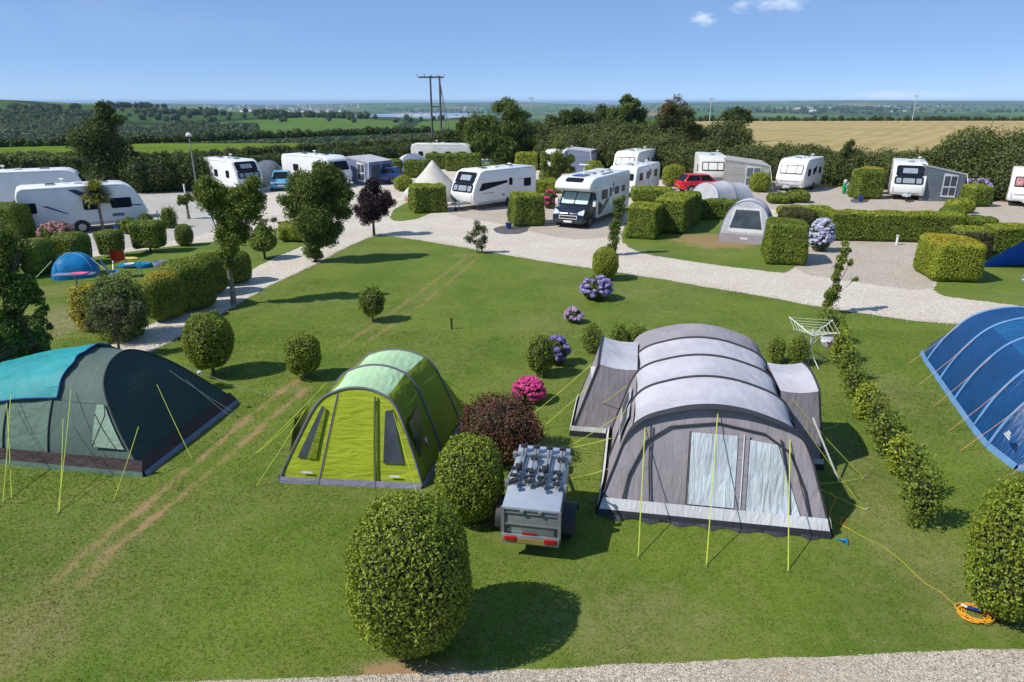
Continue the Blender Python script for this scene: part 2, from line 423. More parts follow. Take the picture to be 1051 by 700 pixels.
F = np.stack([i*na+j,(i+1)*na+j,(i+1)*na+j2,i*na+j2],2).reshape(-1,4)[:,::-1]
F3 = np.stack([np.full(na,len(V)-1),np.arange(na),(np.arange(na)+1)%na],1)[:,::-1]
PASTURE = [P(*p) for p in ((-60,175),(0,169),(130,165),(200,161),(300,154),(430,145),(440,135.5),(300,141),(200,144),(130,147.5),(0,150),(-60,152))]
me = np_mesh('ground',V,[F,F3],smooth=True)
XX,YY = V[:,0],V[:,1]; rr = np.hypot(XX,YY)
def vattr(me,name,a):
    at_=me.attributes.new(name,'FLOAT','POINT'); at_.data.foreach_set('value',np.ascontiguousarray(a,np.float32))
vattr(me,'pasture',in_poly(XX,YY,PASTURE).astype(float))
vattr(me,'far',ss((rr-80)/30))
m,nt,b = newmat('countryside'); M['countryside']=m
geo = N(nt,'ShaderNodeNewGeometry')
def vor(feature,scale,out):
    v=N(nt,'ShaderNodeTexVoronoi',feature=feature,voronoi_dimensions='2D'); v.inputs['Scale'].default_value=scale; v.inputs['Randomness'].default_value=.75
    mp=N(nt,'ShaderNodeMapping'); L(nt,geo.outputs['Position'],mp.inputs[0]); mp.inputs['Rotation'].default_value=(0,0,.5); mp.inputs['Scale'].default_value=(1,.62,1)
    L(nt,mp.outputs[0],v.inputs['Vector']); return v.outputs[out]
cell = vor('F1',1/230,'Color'); sep=N(nt,'ShaderNodeSeparateColor'); L(nt,cell,sep.inputs[0])
rmp=N(nt,'ShaderNodeValToRGB'); L(nt,sep.outputs[0],rmp.inputs[0]); e=rmp.color_ramp; e.interpolation='CONSTANT'
e.elements[0].position=0; e.elements[0].color=rgba((.055,.115,.018)); e.elements[1].position=.22; e.elements[1].color=rgba((.085,.15,.024))
for p_,c_ in ((.40,(.045,.085,.018)),(.55,(.10,.16,.035)),(.70,(.13,.15,.05)),(.80,(.24,.18,.09)),(.90,(.07,.12,.022))):
    q=e.elements.new(p_); q.color=rgba(c_)
edge = vor('DISTANCE_TO_EDGE',1/230,'Distance')
n1 = noise(nt,.02,4,vec=geo.outputs['Position'])
field = mixc(nt,maprange(nt,n1,.35,.7,0,.35),rmp.outputs[0],(.05,.09,.02))
field = mixc(nt,maprange(nt,edge,.03,.055,1,0),field,(.022,.040,.014))
atp=N(nt,'ShaderNodeAttribute'); atp.attribute_name='pasture'; atf=N(nt,'ShaderNodeAttribute'); atf.attribute_name='far'
field = mixc(nt,atp.outputs['Fac'],field,mixc(nt,maprange(nt,noise(nt,.12,4,vec=geo.outputs['Position']),.3,.7),(.085,.135,.013),(.125,.175,.02)))
near = mixc(nt,maprange(nt,noise(nt,.5,5,vec=geo.outputs['Position']),.35,.7),(.075,.125,.020),(.125,.17,.035))
L(nt,mixc(nt,atf.outputs['Fac'],near,field),b.inputs['Base Color']); b.inputs['Roughness'].default_value=1; b.inputs['Specular IOR Level'].default_value=.05
bump(nt,b,noise(nt,.35,5,vec=geo.outputs['Position']),.5,.6)
ground = link('ground',me,None,[m]); tag(ground,kind='structure')
# ------------------------------------------------------------ helpers for flat sheets
from mathutils.geometry import tessellate_polygon
def wobble(poly, step=.35, amp=.05, seed=1):
    out=[]; n=len(poly)
    for i in range(n):
        a=Vector(poly[i][:2]); b_=Vector(poly[(i+1)%n][:2]); d=b_-a; k=max(1,min(120,int(d.length/step)))
        nr=Vector((-d.y,d.x)).normalized() if d.length>0 else Vector((0,0))
        for q in range(k):
            p=a+d*(q/k); s_=(float(vnoise(np.array([p.x]),np.array([p.y]),.7,seed)[0])-.5)*2*amp+random.uniform(-1,1)*amp*.5
            out.append(p+nr*s_)
    return out
def smooth_poly(pts, it=2, keep=()):
    for _ in range(it):
        o=[]; n=len(pts)
        for i in range(n):
            a=Vector(pts[i][:2]); b_=Vector(pts[(i+1)%n][:2]); o += [a*.75+b_*.25, a*.25+b_*.75]
        pts=o
    return pts
def sheet(name, poly, z, mat, amp=.05, step=.35, smooth=1, parent=None, kind='structure', th=0):
    pts = wobble(smooth_poly(poly,smooth) if smooth else poly, step, amp)
    vs=[(p.x,p.y,z) for p in pts]; tris=tessellate_polygon([[Vector(v) for v in vs]])
    mb=MB(); mb.add(vs,[tuple(t) for t in tris])
    o=mb.build(name,[mat],parent,smooth=0)
    me=o.data
    bm=bmesh.new(); bm.from_mesh(me)
    for f in bm.faces:
        if f.normal.z<0: f.normal_flip()
    bm.to_mesh(me); bm.free()
    if kind: tag(o,kind=kind)
    return o
def PP(*pts): return [P(x,y) for x,y in pts]
# ------------------------------------------------------------ gravel
def m_gravel(name, base, speck=38, contrast=.5):
    m,nt,b=newmat(name); geo=N(nt,'ShaderNodeNewGeometry'); pos=geo.outputs['Position']
    big=noise(nt,.35,5,.6,vec=pos); mid=noise(nt,3.5,5,.7,vec=pos)
    v=N(nt,'ShaderNodeTexVoronoi'); v.inputs['Scale'].default_value=speck; L(nt,pos,v.inputs['Vector'])
    sp=N(nt,'ShaderNodeSeparateColor'); L(nt,v.outputs['Color'],sp.inputs[0])
    c0=mixc(nt,sp.outputs[0],tuple(x*(1-contrast) for x in base),tuple(min(1,x*(1+contrast*.55)) for x in base))
    c0=mixc(nt,maprange(nt,big,.38,.68,0,.55),c0,tuple(x*f for x,f in zip(base,(.76,.71,.64))))
    c0=mixc(nt,maprange(nt,mid,.5,.8,0,.4),c0,tuple(x*f for x,f in zip(base,(1.12,1.08,1.02))))
    L(nt,c0,b.inputs['Base Color']); b.inputs['Roughness'].default_value=.95; b.inputs['Specular IOR Level'].default_value=.15
    bump(nt,b,v.outputs['Distance'],.7,.02); return m
M['gravel']=m_gravel('pale_gravel',(.60,.54,.46)); M['pad']=m_gravel('pad_gravel',(.47,.41,.345)); M['shingle']=m_gravel('shingle',(.50,.435,.35),55,.65)
M['greypad']=m_gravel('grey_gravel',(.46,.44,.41))
GR = PP((1140,345),(968,332),(934,329.5),(834,314),(790,305.5),(726,295),(654,282.5),(597,274.5),(530,264),(478,254.5),(424,245.5),(396,242),(384,241.5),(345,259),(325,271),(270,297),(237,317),(193,342),(147,366),(95,396),(60,392),(113,354),(154,334),(190,318),(244,286),(275,268),(312,252),(328,240),(318,236),(224,247.5),(150,256),(70,268),(0,276),(-60,285),(-60,205),(60,196),(150,191),(200,186),(300,183),(380,172),(440,163),(560,163),(600,168),(700,182),(830,194),(1000,212),(1140,216))
sheet('gravel_road',GR,.012,M['gravel'],amp=.07,smooth=1)
# warmer hardstandings (pitches) laid beside the road
PADS=[((811,279),(885,291),(955,300),(962,285),(975,262),(978,252),(862,240),(835,243),(822,262)),
      ((456,221),(520,230),(560,242),(600,247),(640,240),(640,205),(560,200),(500,200),(462,208)),
      ((840,222),(1060,240),(1060,205),(830,190),(690,185),(700,200))]
for k,pd in enumerate(PADS): sheet('pitch_surface',PP(*pd),.016,M['pad'],amp=.06)
sheet('pitch_surface',PP((-60,268),(60,262),(150,252),(215,240),(262,225),(262,200),(150,192),(-60,200)),.016,M['greypad'],amp=.05)
GRASS_ISL=[((641,257.5),(715,269.5),(790,279),(812,281),(822,262),(838,246),(855,236),(760,218),(700,208),(660,212),(636,235)),
           ((957,303),(1000,308.5),(1140,325),(1140,262),(1000,256),(978,262),(962,285)),
           ((399,226),(414,227.5),(434,223.5),(442,218),(466,212),(440,196),(425,205),(404,214)),
           ((450,173),(540,176),(545,168),(470,166),(440,169)),
           ((262,270),(290,262),(316,250),(326,240.5),(300,232),(262,238)),
           ((-60,192),(150,189),(150,184),(-60,184))]
# ------------------------------------------------------------ lawn
TR1=[P(60,596),P(88,566),P(150,518),P(210,468),P(258,426),P(303,391)]; TR2=[P(84,600),P(112,569),P(175,518),P(235,468),P(280,428),P(316,397)]
TR3=[P(350,356),P(395,326),P(440,293),P(478,265)]; TR4=[P(375,352),P(415,326),P(455,295),P(492,263)]
def lawn_attr(x,y):
    """bare earth, dry grass (0..1) of the lawn at world points"""
    e=np.zeros_like(x); 
    nz=vnoise(x,y,.35,2)*.6+vnoise(x,y,.11,4)*.4
    for tr,st in ((TR1,.85),(TR2,.92),(TR3,.52),(TR4,.52)):
        d=np.min([seg_d(x,y,tr[i],tr[i+1]) for i in range(len(tr)-1)],0)
        e=np.maximum(e,st*(.62+.38*ss((vnoise(x,y,.9,33)-.2)/.4))*ss((y-7.6)/2.2)*ss((.125-d+(nz-.5)*.20)/.12))
    dry=.16*ss((vnoise(x,y,3.1,7)*.6+vnoise(x,y,1.1,8)*.4-.45)/.3)
    for (px,py,rx,ry,st) in ((10,655,1.4,1.2,.40),(60,610,1.0,1.1,.35),(120,560,.8,.9,.3),(30,600,.7,.5,.25),(480,262,.9,.5,.6),(300,400,.6,.6,.5),(190,330,1.5,1.2,.25),(560,335,2,2,.25),(640,300,2.5,1.2,.3),(900,400,1.5,2,.35),
                              (930,560,.9,2.6,.45),(880,480,.8,2,.35),(650,640,1.6,1.0,.45),(420,690,1.2,.25,.9),(1000,600,.6,.5,.35),(130,520,2.5,1.5,.15),(60,330,2.2,2.6,.9),(45,300,1.5,1.5,.5),(1040,640,.8,.4,.5)):
        c_=P(px,py); q=np.hypot((x-c_.x)/rx,(y-c_.y)/ry); dry=np.maximum(dry,st*ss((1.15-q+(nz-.5)*.7)/.8))
    c_=P(735,247); q=np.hypot((x-c_.x)/2.4,(y-c_.y)/2.2); e=np.maximum(e,.75*ss((1.1-q+(nz-.5)*.9)/.5))
    c_=P(8,660); q=np.hypot((x-c_.x)/1.2,(y-c_.y)/1.0); e=np.maximum(e,.16*ss((1.1-q+(nz-.5)*1.2)/.7))
    c_=P(425,690); q=np.hypot((x-c_.x)/.7,(y-c_.y)/.16); e=np.maximum(e,.9*ss((1.1-q+(nz-.5)*1)/.5))
    return e,dry
def lawn_mat(name, blades=False):
    m,nt,b=newmat(name); geo=N(nt,'ShaderNodeNewGeometry'); pos=geo.outputs['Position']
    ae=N(nt,'ShaderNodeAttribute'); ae.attribute_name='earth'; ad=N(nt,'ShaderNodeAttribute'); ad.attribute_name='dry'
    a=noise(nt,.45,4,.55,vec=pos); c_=noise(nt,3.2,5,.65,vec=pos); d=noise(nt,42,3,.7,vec=pos)
    g=mixc(nt,maprange(nt,a,.3,.7),(.080,.132,.013),(.126,.176,.022))
    g=mixc(nt,maprange(nt,c_,.42,.72,0,.55),g,(.16,.175,.042))
    g=mixc(nt,maprange(nt,d,.35,.7,.0,.18),g,(.06,.10,.010))
    dr=mixc(nt,maprange(nt,c_,.3,.7),(.17,.165,.060),(.25,.205,.105))
    g=mixc(nt,math_(nt,'MULTIPLY',ad.outputs['Fac'],.85),g,dr)
    g=mixc(nt,ae.outputs['Fac'],g,mixc(nt,d,(.24,.135,.070),(.34,.215,.120)))
    if blades:
        t=N(nt,'ShaderNodeAttribute'); t.attribute_name='tint'; g=mixc(nt,t.outputs['Fac'],mixc(nt,1.0,g,(.80,.86,.8),'MULTIPLY'),mixc(nt,1.0,g,(1.34,1.26,1.2),'MULTIPLY'))
    L(nt,g,b.inputs['Base Color']); b.inputs['Roughness'].default_value=.8; b.inputs['Specular IOR Level'].default_value=.15
    if not blades: bump(nt,b,noise(nt,22,4,.7,vec=pos),.10,.01)
    else:
        vm=N(nt,'ShaderNodeVectorMath',operation='SCALE'); L(nt,geo.outputs['Normal'],vm.inputs[0]); vm.inputs['Scale'].default_value=.35
        va=N(nt,'ShaderNodeVectorMath',operation='ADD'); L(nt,vm.outputs[0],va.inputs[0]); va.inputs[1].default_value=(0,0,.8)
        vn=N(nt,'ShaderNodeVectorMath',operation='NORMALIZE'); L(nt,va.outputs[0],vn.inputs[0]); L(nt,vn.outputs[0],b.inputs['Normal'])
        t=N(nt,'ShaderNodeBsdfTranslucent'); L(nt,g,t.inputs['Color']); mx=N(nt,'ShaderNodeMixShader'); mx.inputs[0].default_value=.25
        L(nt,b.outputs[0],mx.inputs[1]); L(nt,t.outputs[0],mx.inputs[2]); L(nt,mx.outputs[0],nt.nodes['Material Output'].inputs[0])
    return m
M['lawn']=lawn_mat('lawn'); M['blades']=lawn_mat('grass_blades',True)
def lawn_sheet(name,x0,x1,y0,y1,st,z,poly=None):
    gx=np.arange(x0,x1+st/2,st); gy=np.arange(y0,y1+st/2,st); X,Y=np.meshgrid(gx,gy); nx=len(gx)
    V=np.stack([X,Y,np.full_like(X,z)],2).reshape(-1,3)
    i,j=np.meshgrid(np.arange(len(gy)-1),np.arange(nx-1),indexing='ij'); F=np.stack([i*nx+j,i*nx+j+1,(i+1)*nx+j+1,(i+1)*nx+j],2).reshape(-1,4)
    if poly is not None:
        cx=V[F].mean(1); F=F[in_poly(cx[:,0],cx[:,1],poly)]
    me=np_mesh(name,V,[F]); e,d=lawn_attr(V[:,0],V[:,1]); vattr(me,'earth',e); vattr(me,'dry',d)
    return tag(link(name,me,None,[M['lawn']]),kind='structure')
lawn_sheet('lawn',-26,26,3,48,.12,.004)
for k,g in enumerate(GRASS_ISL[:3]+[GRASS_ISL[4]]):
    poly=wobble(smooth_poly(PP(*g),2),.3,.06,k); xs=[p.x for p in poly]; ys=[p.y for p in poly]
    lawn_sheet('grass_verge',min(xs),max(xs),min(ys),max(ys),.10,.021,poly)
for g in (GRASS_ISL[3],GRASS_ISL[5]): 
    o=sheet('grass_verge',PP(*g),.021,M['lawn'],amp=.2)
# foreground shingle strip
NEAR=[(150,701),(300,697),(420,692),(560,687),(700,680),(850,674.5),(940,669),(1060,667),(1200,664)]
nb=[P(x,y) for x,y in NEAR]; near_poly=nb+[Vector((14,4.2,0)),Vector((-6,4.2,0))]
NP_=wobble(near_poly,.08,.025,5)
sheet('gravel_path',NP_,.012,M['shingle'],amp=0,smooth=0)
def stones(n,poly,edge_only=False):
    xs=[p[0] for p in poly]; ys=[p[1] for p in poly]
    x=rng.uniform(-5,6.2,n*3); y=rng.uniform(5.6,7.9,n*3); k=in_poly(x,y,poly); return x[k][:n],y[k][:n]
def pebble_mesh(x,y,smin,smax,zoff=.012):
    n=len(x); O=np.array([[1,0,0],[-1,0,0],[0,1,0],[0,-1,0],[0,0,1],[0,0,-1]],float); OF=np.array([[0,2,4],[2,1,4],[1,3,4],[3,0,4],[2,0,5],[1,2,5],[3,1,5],[0,3,5]])
    s=rng.uniform(smin,smax,n); a=rng.uniform(0,6.28,n)
    V=O[None]*rng.uniform(.6,1.15,(n,6,1))*s[:,None,None]*np.array([1,.75,.5]); c_,q=np.cos(a)[:,None],np.sin(a)[:,None]
    V=np.stack([V[:,:,0]*c_-V[:,:,1]*q+x[:,None],V[:,:,0]*q+V[:,:,1]*c_+y[:,None],V[:,:,2]+zoff+(s*.3)[:,None]],2)
    F=(OF[None]+np.arange(n)[:,None,None]*6); return V.reshape(-1,3),F.reshape(-1,3),np.repeat(rng.random(n),8)
m,nt,b=newmat('pebbles'); at_=N(nt,'ShaderNodeAttribute'); at_.attribute_name='tint'; rp=N(nt,'ShaderNodeValToRGB'); L(nt,at_.outputs['Fac'],rp.inputs[0])
rp.color_ramp.elements[0].color=rgba((.20,.165,.13)); rp.color_ramp.elements[1].color=rgba((.66,.59,.50)); q=rp.color_ramp.elements.new(.5); q.color=rgba((.42,.36,.285)); L(nt,rp.outputs[0],b.inputs['Base Color']); b.inputs['Roughness'].default_value=.85; M['pebble']=m
x,y=stones(16000,near_poly); V1,F1,t1=pebble_mesh(x,y,.007,.017)
# pebbles spilled along the near edge of the road
ex=[];ey=[]
edge_pts=[P(*p) for p in ((1051,338),(968,332),(934,329.5),(834,314),(790,305.5),(726,295),(654,282.5),(597,274.5),(530,264),(478,254.5),(424,245.5),(384,241.5),(345,259),(325,271),(270,297),(237,317),(193,342),(147,366))]
for a,b_ in zip(edge_pts[:-1],edge_pts[1:]):
    n_=int((b_-a).length*75); t=rng.random(n_); ex.append(a.x+(b_.x-a.x)*t+rng.normal(0,.05,n_)); ey.append(a.y+(b_.y-a.y)*t+rng.normal(0,.16,n_)+.12)
V2,F2,t2=pebble_mesh(np.concatenate(ex),np.concatenate(ey),.012,.030)
tag(link('loose_pebbles',np_mesh('loose_pebbles',np.concatenate([V1,V2]),[np.concatenate([F1,F2+len(V1)])],{'tint':np.concatenate([t1,t2])}),None,[M['pebble']]),kind='stuff')
# ------------------------------------------------------------ grass blades
EXCL=[]      # footprints where no blade stands (filled by the tents before grass() runs)
def grass():
    xs=[];ys=[]
    for y0,y1,dens in ((6.4,9,1500),(9,12,1150),(12,16,700),(16,21,380),(21,28,170),(28,36,70)):
        hw=y1*.83+1.0; n=int((y1-y0)*2*hw*dens); x=rng.uniform(-hw,hw,n); y=rng.uniform(y0,y1,n)
        xs.append(x); ys.append(y)
    x=np.concatenate(xs); y=np.concatenate(ys); k=~in_poly(x,y,wobble(near_poly,.1,.03,9))
    GRs=smooth_poly(GR,1); isl=np.zeros(len(x),bool)
    for g in GRASS_ISL: isl|=in_poly(x,y,PP(*g))
    k&=(~in_poly(x,y,GRs))|isl
    for e in EXCL: k&=~in_poly(x,y,e)
    x,y=x[k],y[k]; ea,dr=lawn_attr(x,y); k=rng.random(len(x))>ea*.97; x,y,ea,dr=x[k],y[k],ea[k],dr[k]; n=len(x)
    dist=np.hypot(x,y); sc=np.clip(dist/9.5,1,2.1)
    lush=vnoise(x,y,.5,21); h=rng.uniform(.010,.024,n)*(.7+.6*lush)*(1+.25*(sc-1)); wd=rng.uniform(.0045,.0085,n)*sc
    a=rng.uniform(0,6.28,n); ln=rng.uniform(.8,2.4,n)*h; la=rng.uniform(0,6.28,n)
    B=np.stack([x,y,np.full(n,.004)],1); ax=np.stack([np.cos(a),np.sin(a),np.zeros(n)],1)*wd[:,None]
    T=B+np.stack([np.cos(la)*ln,np.sin(la)*ln,h],1)
    V=np.stack([B-ax,B+ax,T],1).reshape(-1,3); F=np.arange(3*n).reshape(-1,3)
    tint=np.clip(rng.random(n)*.75+.25*lush,0,1)
    me=np_mesh('grass_blades',V,[F],{'tint':tint,'earth':ea*.5,'dry':dr}); print('blades',n)
    return tag(link('short_grass',me,None,[M['blades']]),'short mown grass of the camping lawn','grass',kind='stuff')
# ============================================================ stubble field
ST=[P(-0+612,150),P(800,176),P(1200,190),Vector((560,276,0)),Vector((64,276,0)),P(726,131)]
ST=[Vector((7,70,0)),Vector((25,60,0)),Vector((90,54,0)),Vector((330,60,0)),Vector((330,268,0)),Vector((180,272,0)),Vector((84,272,0)),Vector((66,262,0)),Vector((38,140,0))]
m,nt,b=newmat('stubble'); geo=N(nt,'ShaderNodeNewGeometry'); mp=N(nt,'ShaderNodeMapping'); L(nt,geo.outputs['Position'],mp.inputs[0]); mp.inputs['Rotation'].default_value=(0,0,.62)
wv=N(nt,'ShaderNodeTexWave'); wv.bands_direction='X'; wv.inputs['Scale'].default_value=.075; wv.inputs['Distortion'].default_value=7; wv.inputs['Detail'].default_value=4; wv.inputs['Detail Scale'].default_value=.35; L(nt,mp.outputs[0],wv.inputs['Vector'])
f=noise(nt,.04,5,.6,vec=geo.outputs['Position']); f2=noise(nt,1.2,4,.7,vec=geo.outputs['Position'])
c_=mixc(nt,wv.outputs['Fac'],(.34,.26,.112),(.40,.315,.15)); c_=mixc(nt,maprange(nt,f,.45,.7,0,.6),c_,(.23,.20,.07)); c_=mixc(nt,maprange(nt,f2,.4,.75,0,.4),c_,(.19,.14,.06))
L(nt,c_,b.inputs['Base Color']); b.inputs['Roughness'].default_value=1; b.inputs['Specular IOR Level'].default_value=.05; M['stubble']=m
sheet('stubble_field',ST,.03,m,amp=.5,step=3,smooth=0)
# ============================================================ water
m,nt,b=newmat('sea_water'); b.inputs['Base Color'].default_value=rgba((.05,.12,.22)); b.inputs['Roughness'].default_value=.5; b.inputs['Specular IOR Level'].default_value=.5; M['sea']=m
mb=MB(); mb.add([(-40000,9800,-44),(40000,9800,-44),(40000,45000,-44),(-40000,45000,-44)],[(0,1,2,3)])
# keep the sea inside the terrain disc
tag(mb.build('sea',[m],smooth=0),kind='structure')
def fp(px,row,z): return P(px,row,z)
m2,nt,b=newmat('estuary_water'); b.inputs['Base Color'].default_value=rgba((.22,.30,.40)); b.inputs['Roughness'].default_value=.35; M['est']=m2
es=[(352,119.3),(380,117.2),(412,116.2),(440,115.6),(475,115.9),(505,117),(480,120.2),(452,122.0),(425,121.2),(398,120.0)]
EST=[P(x,y,-38) for x,y in es]
o=sheet('estuary',EST,-38,m2,amp=8,step=60,smooth=1)
m3=m_plain('sand',(.50,.43,.33),.9); M['sand']=m3
for s_ in ([(398,118.9),(430,117.2),(455,117.6),(446,118.6),(415,119.6)],[(455,119.6),(480,118.6),(490,119.0),(465,120.3)]):
    sheet('sand_bank',[P(x,y,-38) for x,y in s_],-37.6,m3,amp=6,step=60,smooth=1)
# ============================================================ plants
def leafsize(p, real=.04, px=2.3): return max(real, px*mpp(p))
def ball(name,label,cat,pl,pr,top,base,mat,leaf=None,trunk=0,ry=None,e=2.2,depth=.10,amp=.05,cover=2.3,nk=1.0,group=None,spray=0,taper=0,fbot=None,core=.86):
    """clipped or bushy rounded shrub: left/right columns, top row, row of its foot on the ground (trunk = height of bare stem)"""
    g=P((pl+pr)/2,base); s_=mpp(Vector((g.x,g.y,.6))); rx=(pr-pl)/2*s_; zt=zrow(g.y,top)
    g.x=xcol((pl+pr)/2,g.y,zt*.55)
    zb=trunk; rz_=(zt-zb)/2; leaf=leaf or leafsize(g)
    ryv=ry or rx
    f=Fol(); f.ell((0,0,zb+rz_),(rx/(1+amp*.5),ryv/(1+amp*.5),rz_),leaf,cover,depth,amp,e,zmin=.02,spray=spray,core=core)
    if trunk>.04:
        t=empty(name,g,0,label,cat,group); f.build('foliage',M[mat],t,nk)
        mb=MB(); mb.tube([(0,0,-.02),(random.uniform(-.03,.03),0,trunk*.6),(0,0,trunk+rz_*.6)],[max(.03,rx*.09),max(.025,rx*.075),.02],7); mb.build('trunk',M['bark'],t)
        return t
    o=f.build(name,M[mat],None,nk); o.location=g; return tag(o,label,cat,group)
def hedge(label,pl,pr,top,base,dep,mat='hedge',yaw=0,rad=.18,leaf=None,name='clipped_hedge',cat='hedge',w=None,group=None,amp=.03,taper=0,trunk=0,h=None,cap=None,cover=2.2):
    """box hedge: columns of its front face, row of front top edge and front foot, depth in metres"""
    gl,gr=P(pl,base),P(pr,base); c=(gl+gr)/2; s_=mpp(c); wd=w or (pr-pl)*s_; ht=h or zrow(c.y,top)
    d=Vector((-math.sin(R(yaw)),math.cos(R(yaw)),0)); ctr=c+d*dep/2; leaf=leaf or leafsize(c,.040,1.75)
    f=Fol(); f.box((0,0,.03+trunk),(wd/2,dep/2,ht-trunk-.03),rad,leaf,0,cover,.05,amp,taper)
    if trunk or cap:
        t=empty(name,ctr,R(yaw),label,cat,group)
        if cap: f.top(ht-cap[1]*.9).build('new_growth',M[cap[0]],t,1.7)
        f.build('foliage',M[mat],t,1.7)
        if trunk:
            mb=MB(); mb.tube([(0,0,-.02),(.02,0,trunk+.3)],.05,7); mb.build('trunk',M['bark'],t)
        return t
    o=f.build(name,M[mat],None,1.7); o.location=ctr; o.rotation_euler=(0,0,R(yaw)); return tag(o,label,cat,group)
# ---- clipped balls on the lawn
ball('round_shrub','largest clipped round box shrub in the foreground beside the gravel path','shrub',359,482,515,662,'box',.05,trunk=.10,e=2.35,amp=.035,cover=2.3,depth=.13,ry=.80,spray=.035,nk=.7)
ball('round_shrub','clipped round box shrub touching the corner of the lime green tent','shrub',448,517,450,533,'box',.05,trunk=.08,e=2.4,amp=.04,cover=2.3,depth=.13,spray=.035,nk=.7)
ball('round_shrub','big round shrub cut by the right edge near the orange cable coil','shrub',1003,1084,497,633,'box',.052,trunk=.08,e=2.3,amp=.06,cover=2.3,depth=.15,spray=.06,nk=.7)
ball('round_shrub','clipped round shrub behind the dark green tent','shrub',190,238,322,385,'box',.055,trunk=.25,amp=.06,e=2.3,spray=.06,nk=.7)
ball('round_shrub','small upright oval shrub at the top of the worn wheel tracks','shrub',293,328,344,388,'box',.055,trunk=.15,amp=.05,e=2.6,spray=.05,nk=.7)
ball('lollipop_shrub','small pale-topped bush on a short stem in the open lawn','shrub',368,395,295,330,'treelit',.06,trunk=.22,amp=.12,depth=.25,nk=.6,spray=.1)
ball('round_shrub','neat round shrub just above the lavender hydrangea by the road','shrub',608,635,254,287,'lime',.05,trunk=.12,e=2.5)
ball('leafy_shrub','loose green shrub between the violet hydrangea and the pink azalea','shrub',540,569,345,386,'treelit',.05,trunk=.1,amp=.1,depth=.2,spray=.1,nk=.6)
ball('red_leaved_shrub','red and bronze leaved shrub behind the grey trailer','shrub',472,556,411,470,'red',.06,trunk=.1,amp=.13,depth=.3,spray=.16,nk=.5,cover=2.4)
ball('leafy_shrub','leftmost of the three small shrubs behind the grey tent','shrub',598,618,333,362,'treelit',.05,amp=.14,depth=.4,spray=.28,nk=.4,core=.5)
ball('leafy_shrub','middle one of the three small shrubs behind the grey tent','shrub',626,644,333,362,'treelit',.05,amp=.14,depth=.4,spray=.28,nk=.4,core=.5)
ball('leafy_shrub','small shrub closest to the rear of the grey tent roof','shrub',643,664,334,361,'treelit',.05,amp=.14,depth=.4,spray=.28,nk=.4,core=.5)
ball('leafy_shrub','tiny shrub right behind the rear right corner of the grey tent','shrub',789,806,347,372,'treelit',.05,amp=.14,depth=.4,spray=.28,nk=.4,core=.5)
ball('leafy_shrub','dark shrub behind the rotary clothes airer','shrub',810,830,346,374,'treelit',.05,amp=.14,depth=.4,spray=.28,nk=.4,core=.5)
# ---- row of shrubs
ROW=[(838,870,316,352,'topmost shrub of the diagonal row below the tall sapling'),(848,878,334,372,'pale shrub of the diagonal row beside the clothes airer'),(856,886,354,392,'third shrub from the top of the diagonal row'),
     (864,894,374,408,'fourth shrub from the top of the diagonal row'),(872,906,388,430,'fifth shrub of the diagonal row, level with the blue tent centre'),(886,916,408,446,'sixth shrub of the diagonal row, dark at its foot'),
     (895,928,422,466,'seventh shrub of the diagonal row, pale leaved'),(906,940,444,486,'eighth shrub of the diagonal row, third from its near end'),(918,956,460,512,'second shrub from the near end of the diagonal row'),(930,971,476,540,'nearest and largest shrub of the diagonal row')]
for k,(a,b_,t_,s_,lb) in enumerate(ROW):
    m_=(a+b_)/2; q_=(b_-a)*.40; ball('row_shrub',lb,'shrub',m_-q_+(-2,1,2)[k%3],m_+q_,t_+(0,3,-2)[k%3],s_,('treelit','lime','treelit')[k%3],.07,core=.55,amp=.2,depth=.45,spray=.26,nk=.4,cover=1.35,group='shrubs in a diagonal row on the lawn')
# ---- hydrangeas and flowers
def flowering(name,label,cat,pl,pr,top,base,leafm,fmat,nf,fr,seed=1,group=None,bias=.15):
    g=P((pl+pr)/2,base); s_=mpp(g); rx=(pr-pl)/2*s_; zt=zrow(g.y,top); r_=random.Random(seed)
    t=empty(name,g,0,label,cat,group); f=Fol(); f.ell((0,0,zt*.47),(rx*.93,rx*.85,zt*.5),leafsize(g,.06),2.2,.2,.06,zmin=.02); f.build('foliage',M[leafm],t,.7)
    C=[];Rr=[]
    for k in range(nf):
        z=r_.uniform(-.35,1); a=r_.uniform(0,6.28); q=math.sqrt(max(0,1-z*z)); C.append((rx*.95*q*math.cos(a),rx*.88*q*math.sin(a),zt*.47+zt*.5*z)); Rr.append(fr*r_.uniform(.7,1.25))
    petals('blossom',M[fmat],C,Rr,t,leafsize(g,.03,1.6)); return t
flowering('hydrangea','lavender hydrangea bush on the lawn below the neat round shrub','hydrangea',596,627,283,307,'tree','f_lav',55,.10,1)
flowering('hydrangea','small mauve hydrangea alone in the middle of the lawn','hydrangea',580,597,316,331,'tree','f_mauve',26,.085,2)
flowering('hydrangea','violet hydrangea half behind a loose green shrub','hydrangea',560,583,345,374,'tree','f_blue',40,.085,3)
flowering('azalea','bright magenta azalea in full flower near the red leaved shrub','azalea',526,559,388,412,'tree','f_pink',150,.055,4)
flowering('hydrangea','tall pale blue hydrangea beside the clipped hedge block by the empty pitch','hydrangea',829,852,224,258,'grey_leaf','f_pale',110,.11,5)
flowering('hydrangea','lavender hydrangea between the grey awning pitch and the right edge caravan','hydrangea',984,1014,183,206,'grey_leaf','f_lav',80,.14,6)
flowering('hydrangea','dusty pink hydrangea in front of the blue striped caravan','hydrangea',44,76,228,247,'tree','f_dusty',90,.13,7)
flowering('hydrangea','pink flowering bush beside the dark blue motorhome','hydrangea',556,572,195,214,'tree','f_pink',40,.10,8)
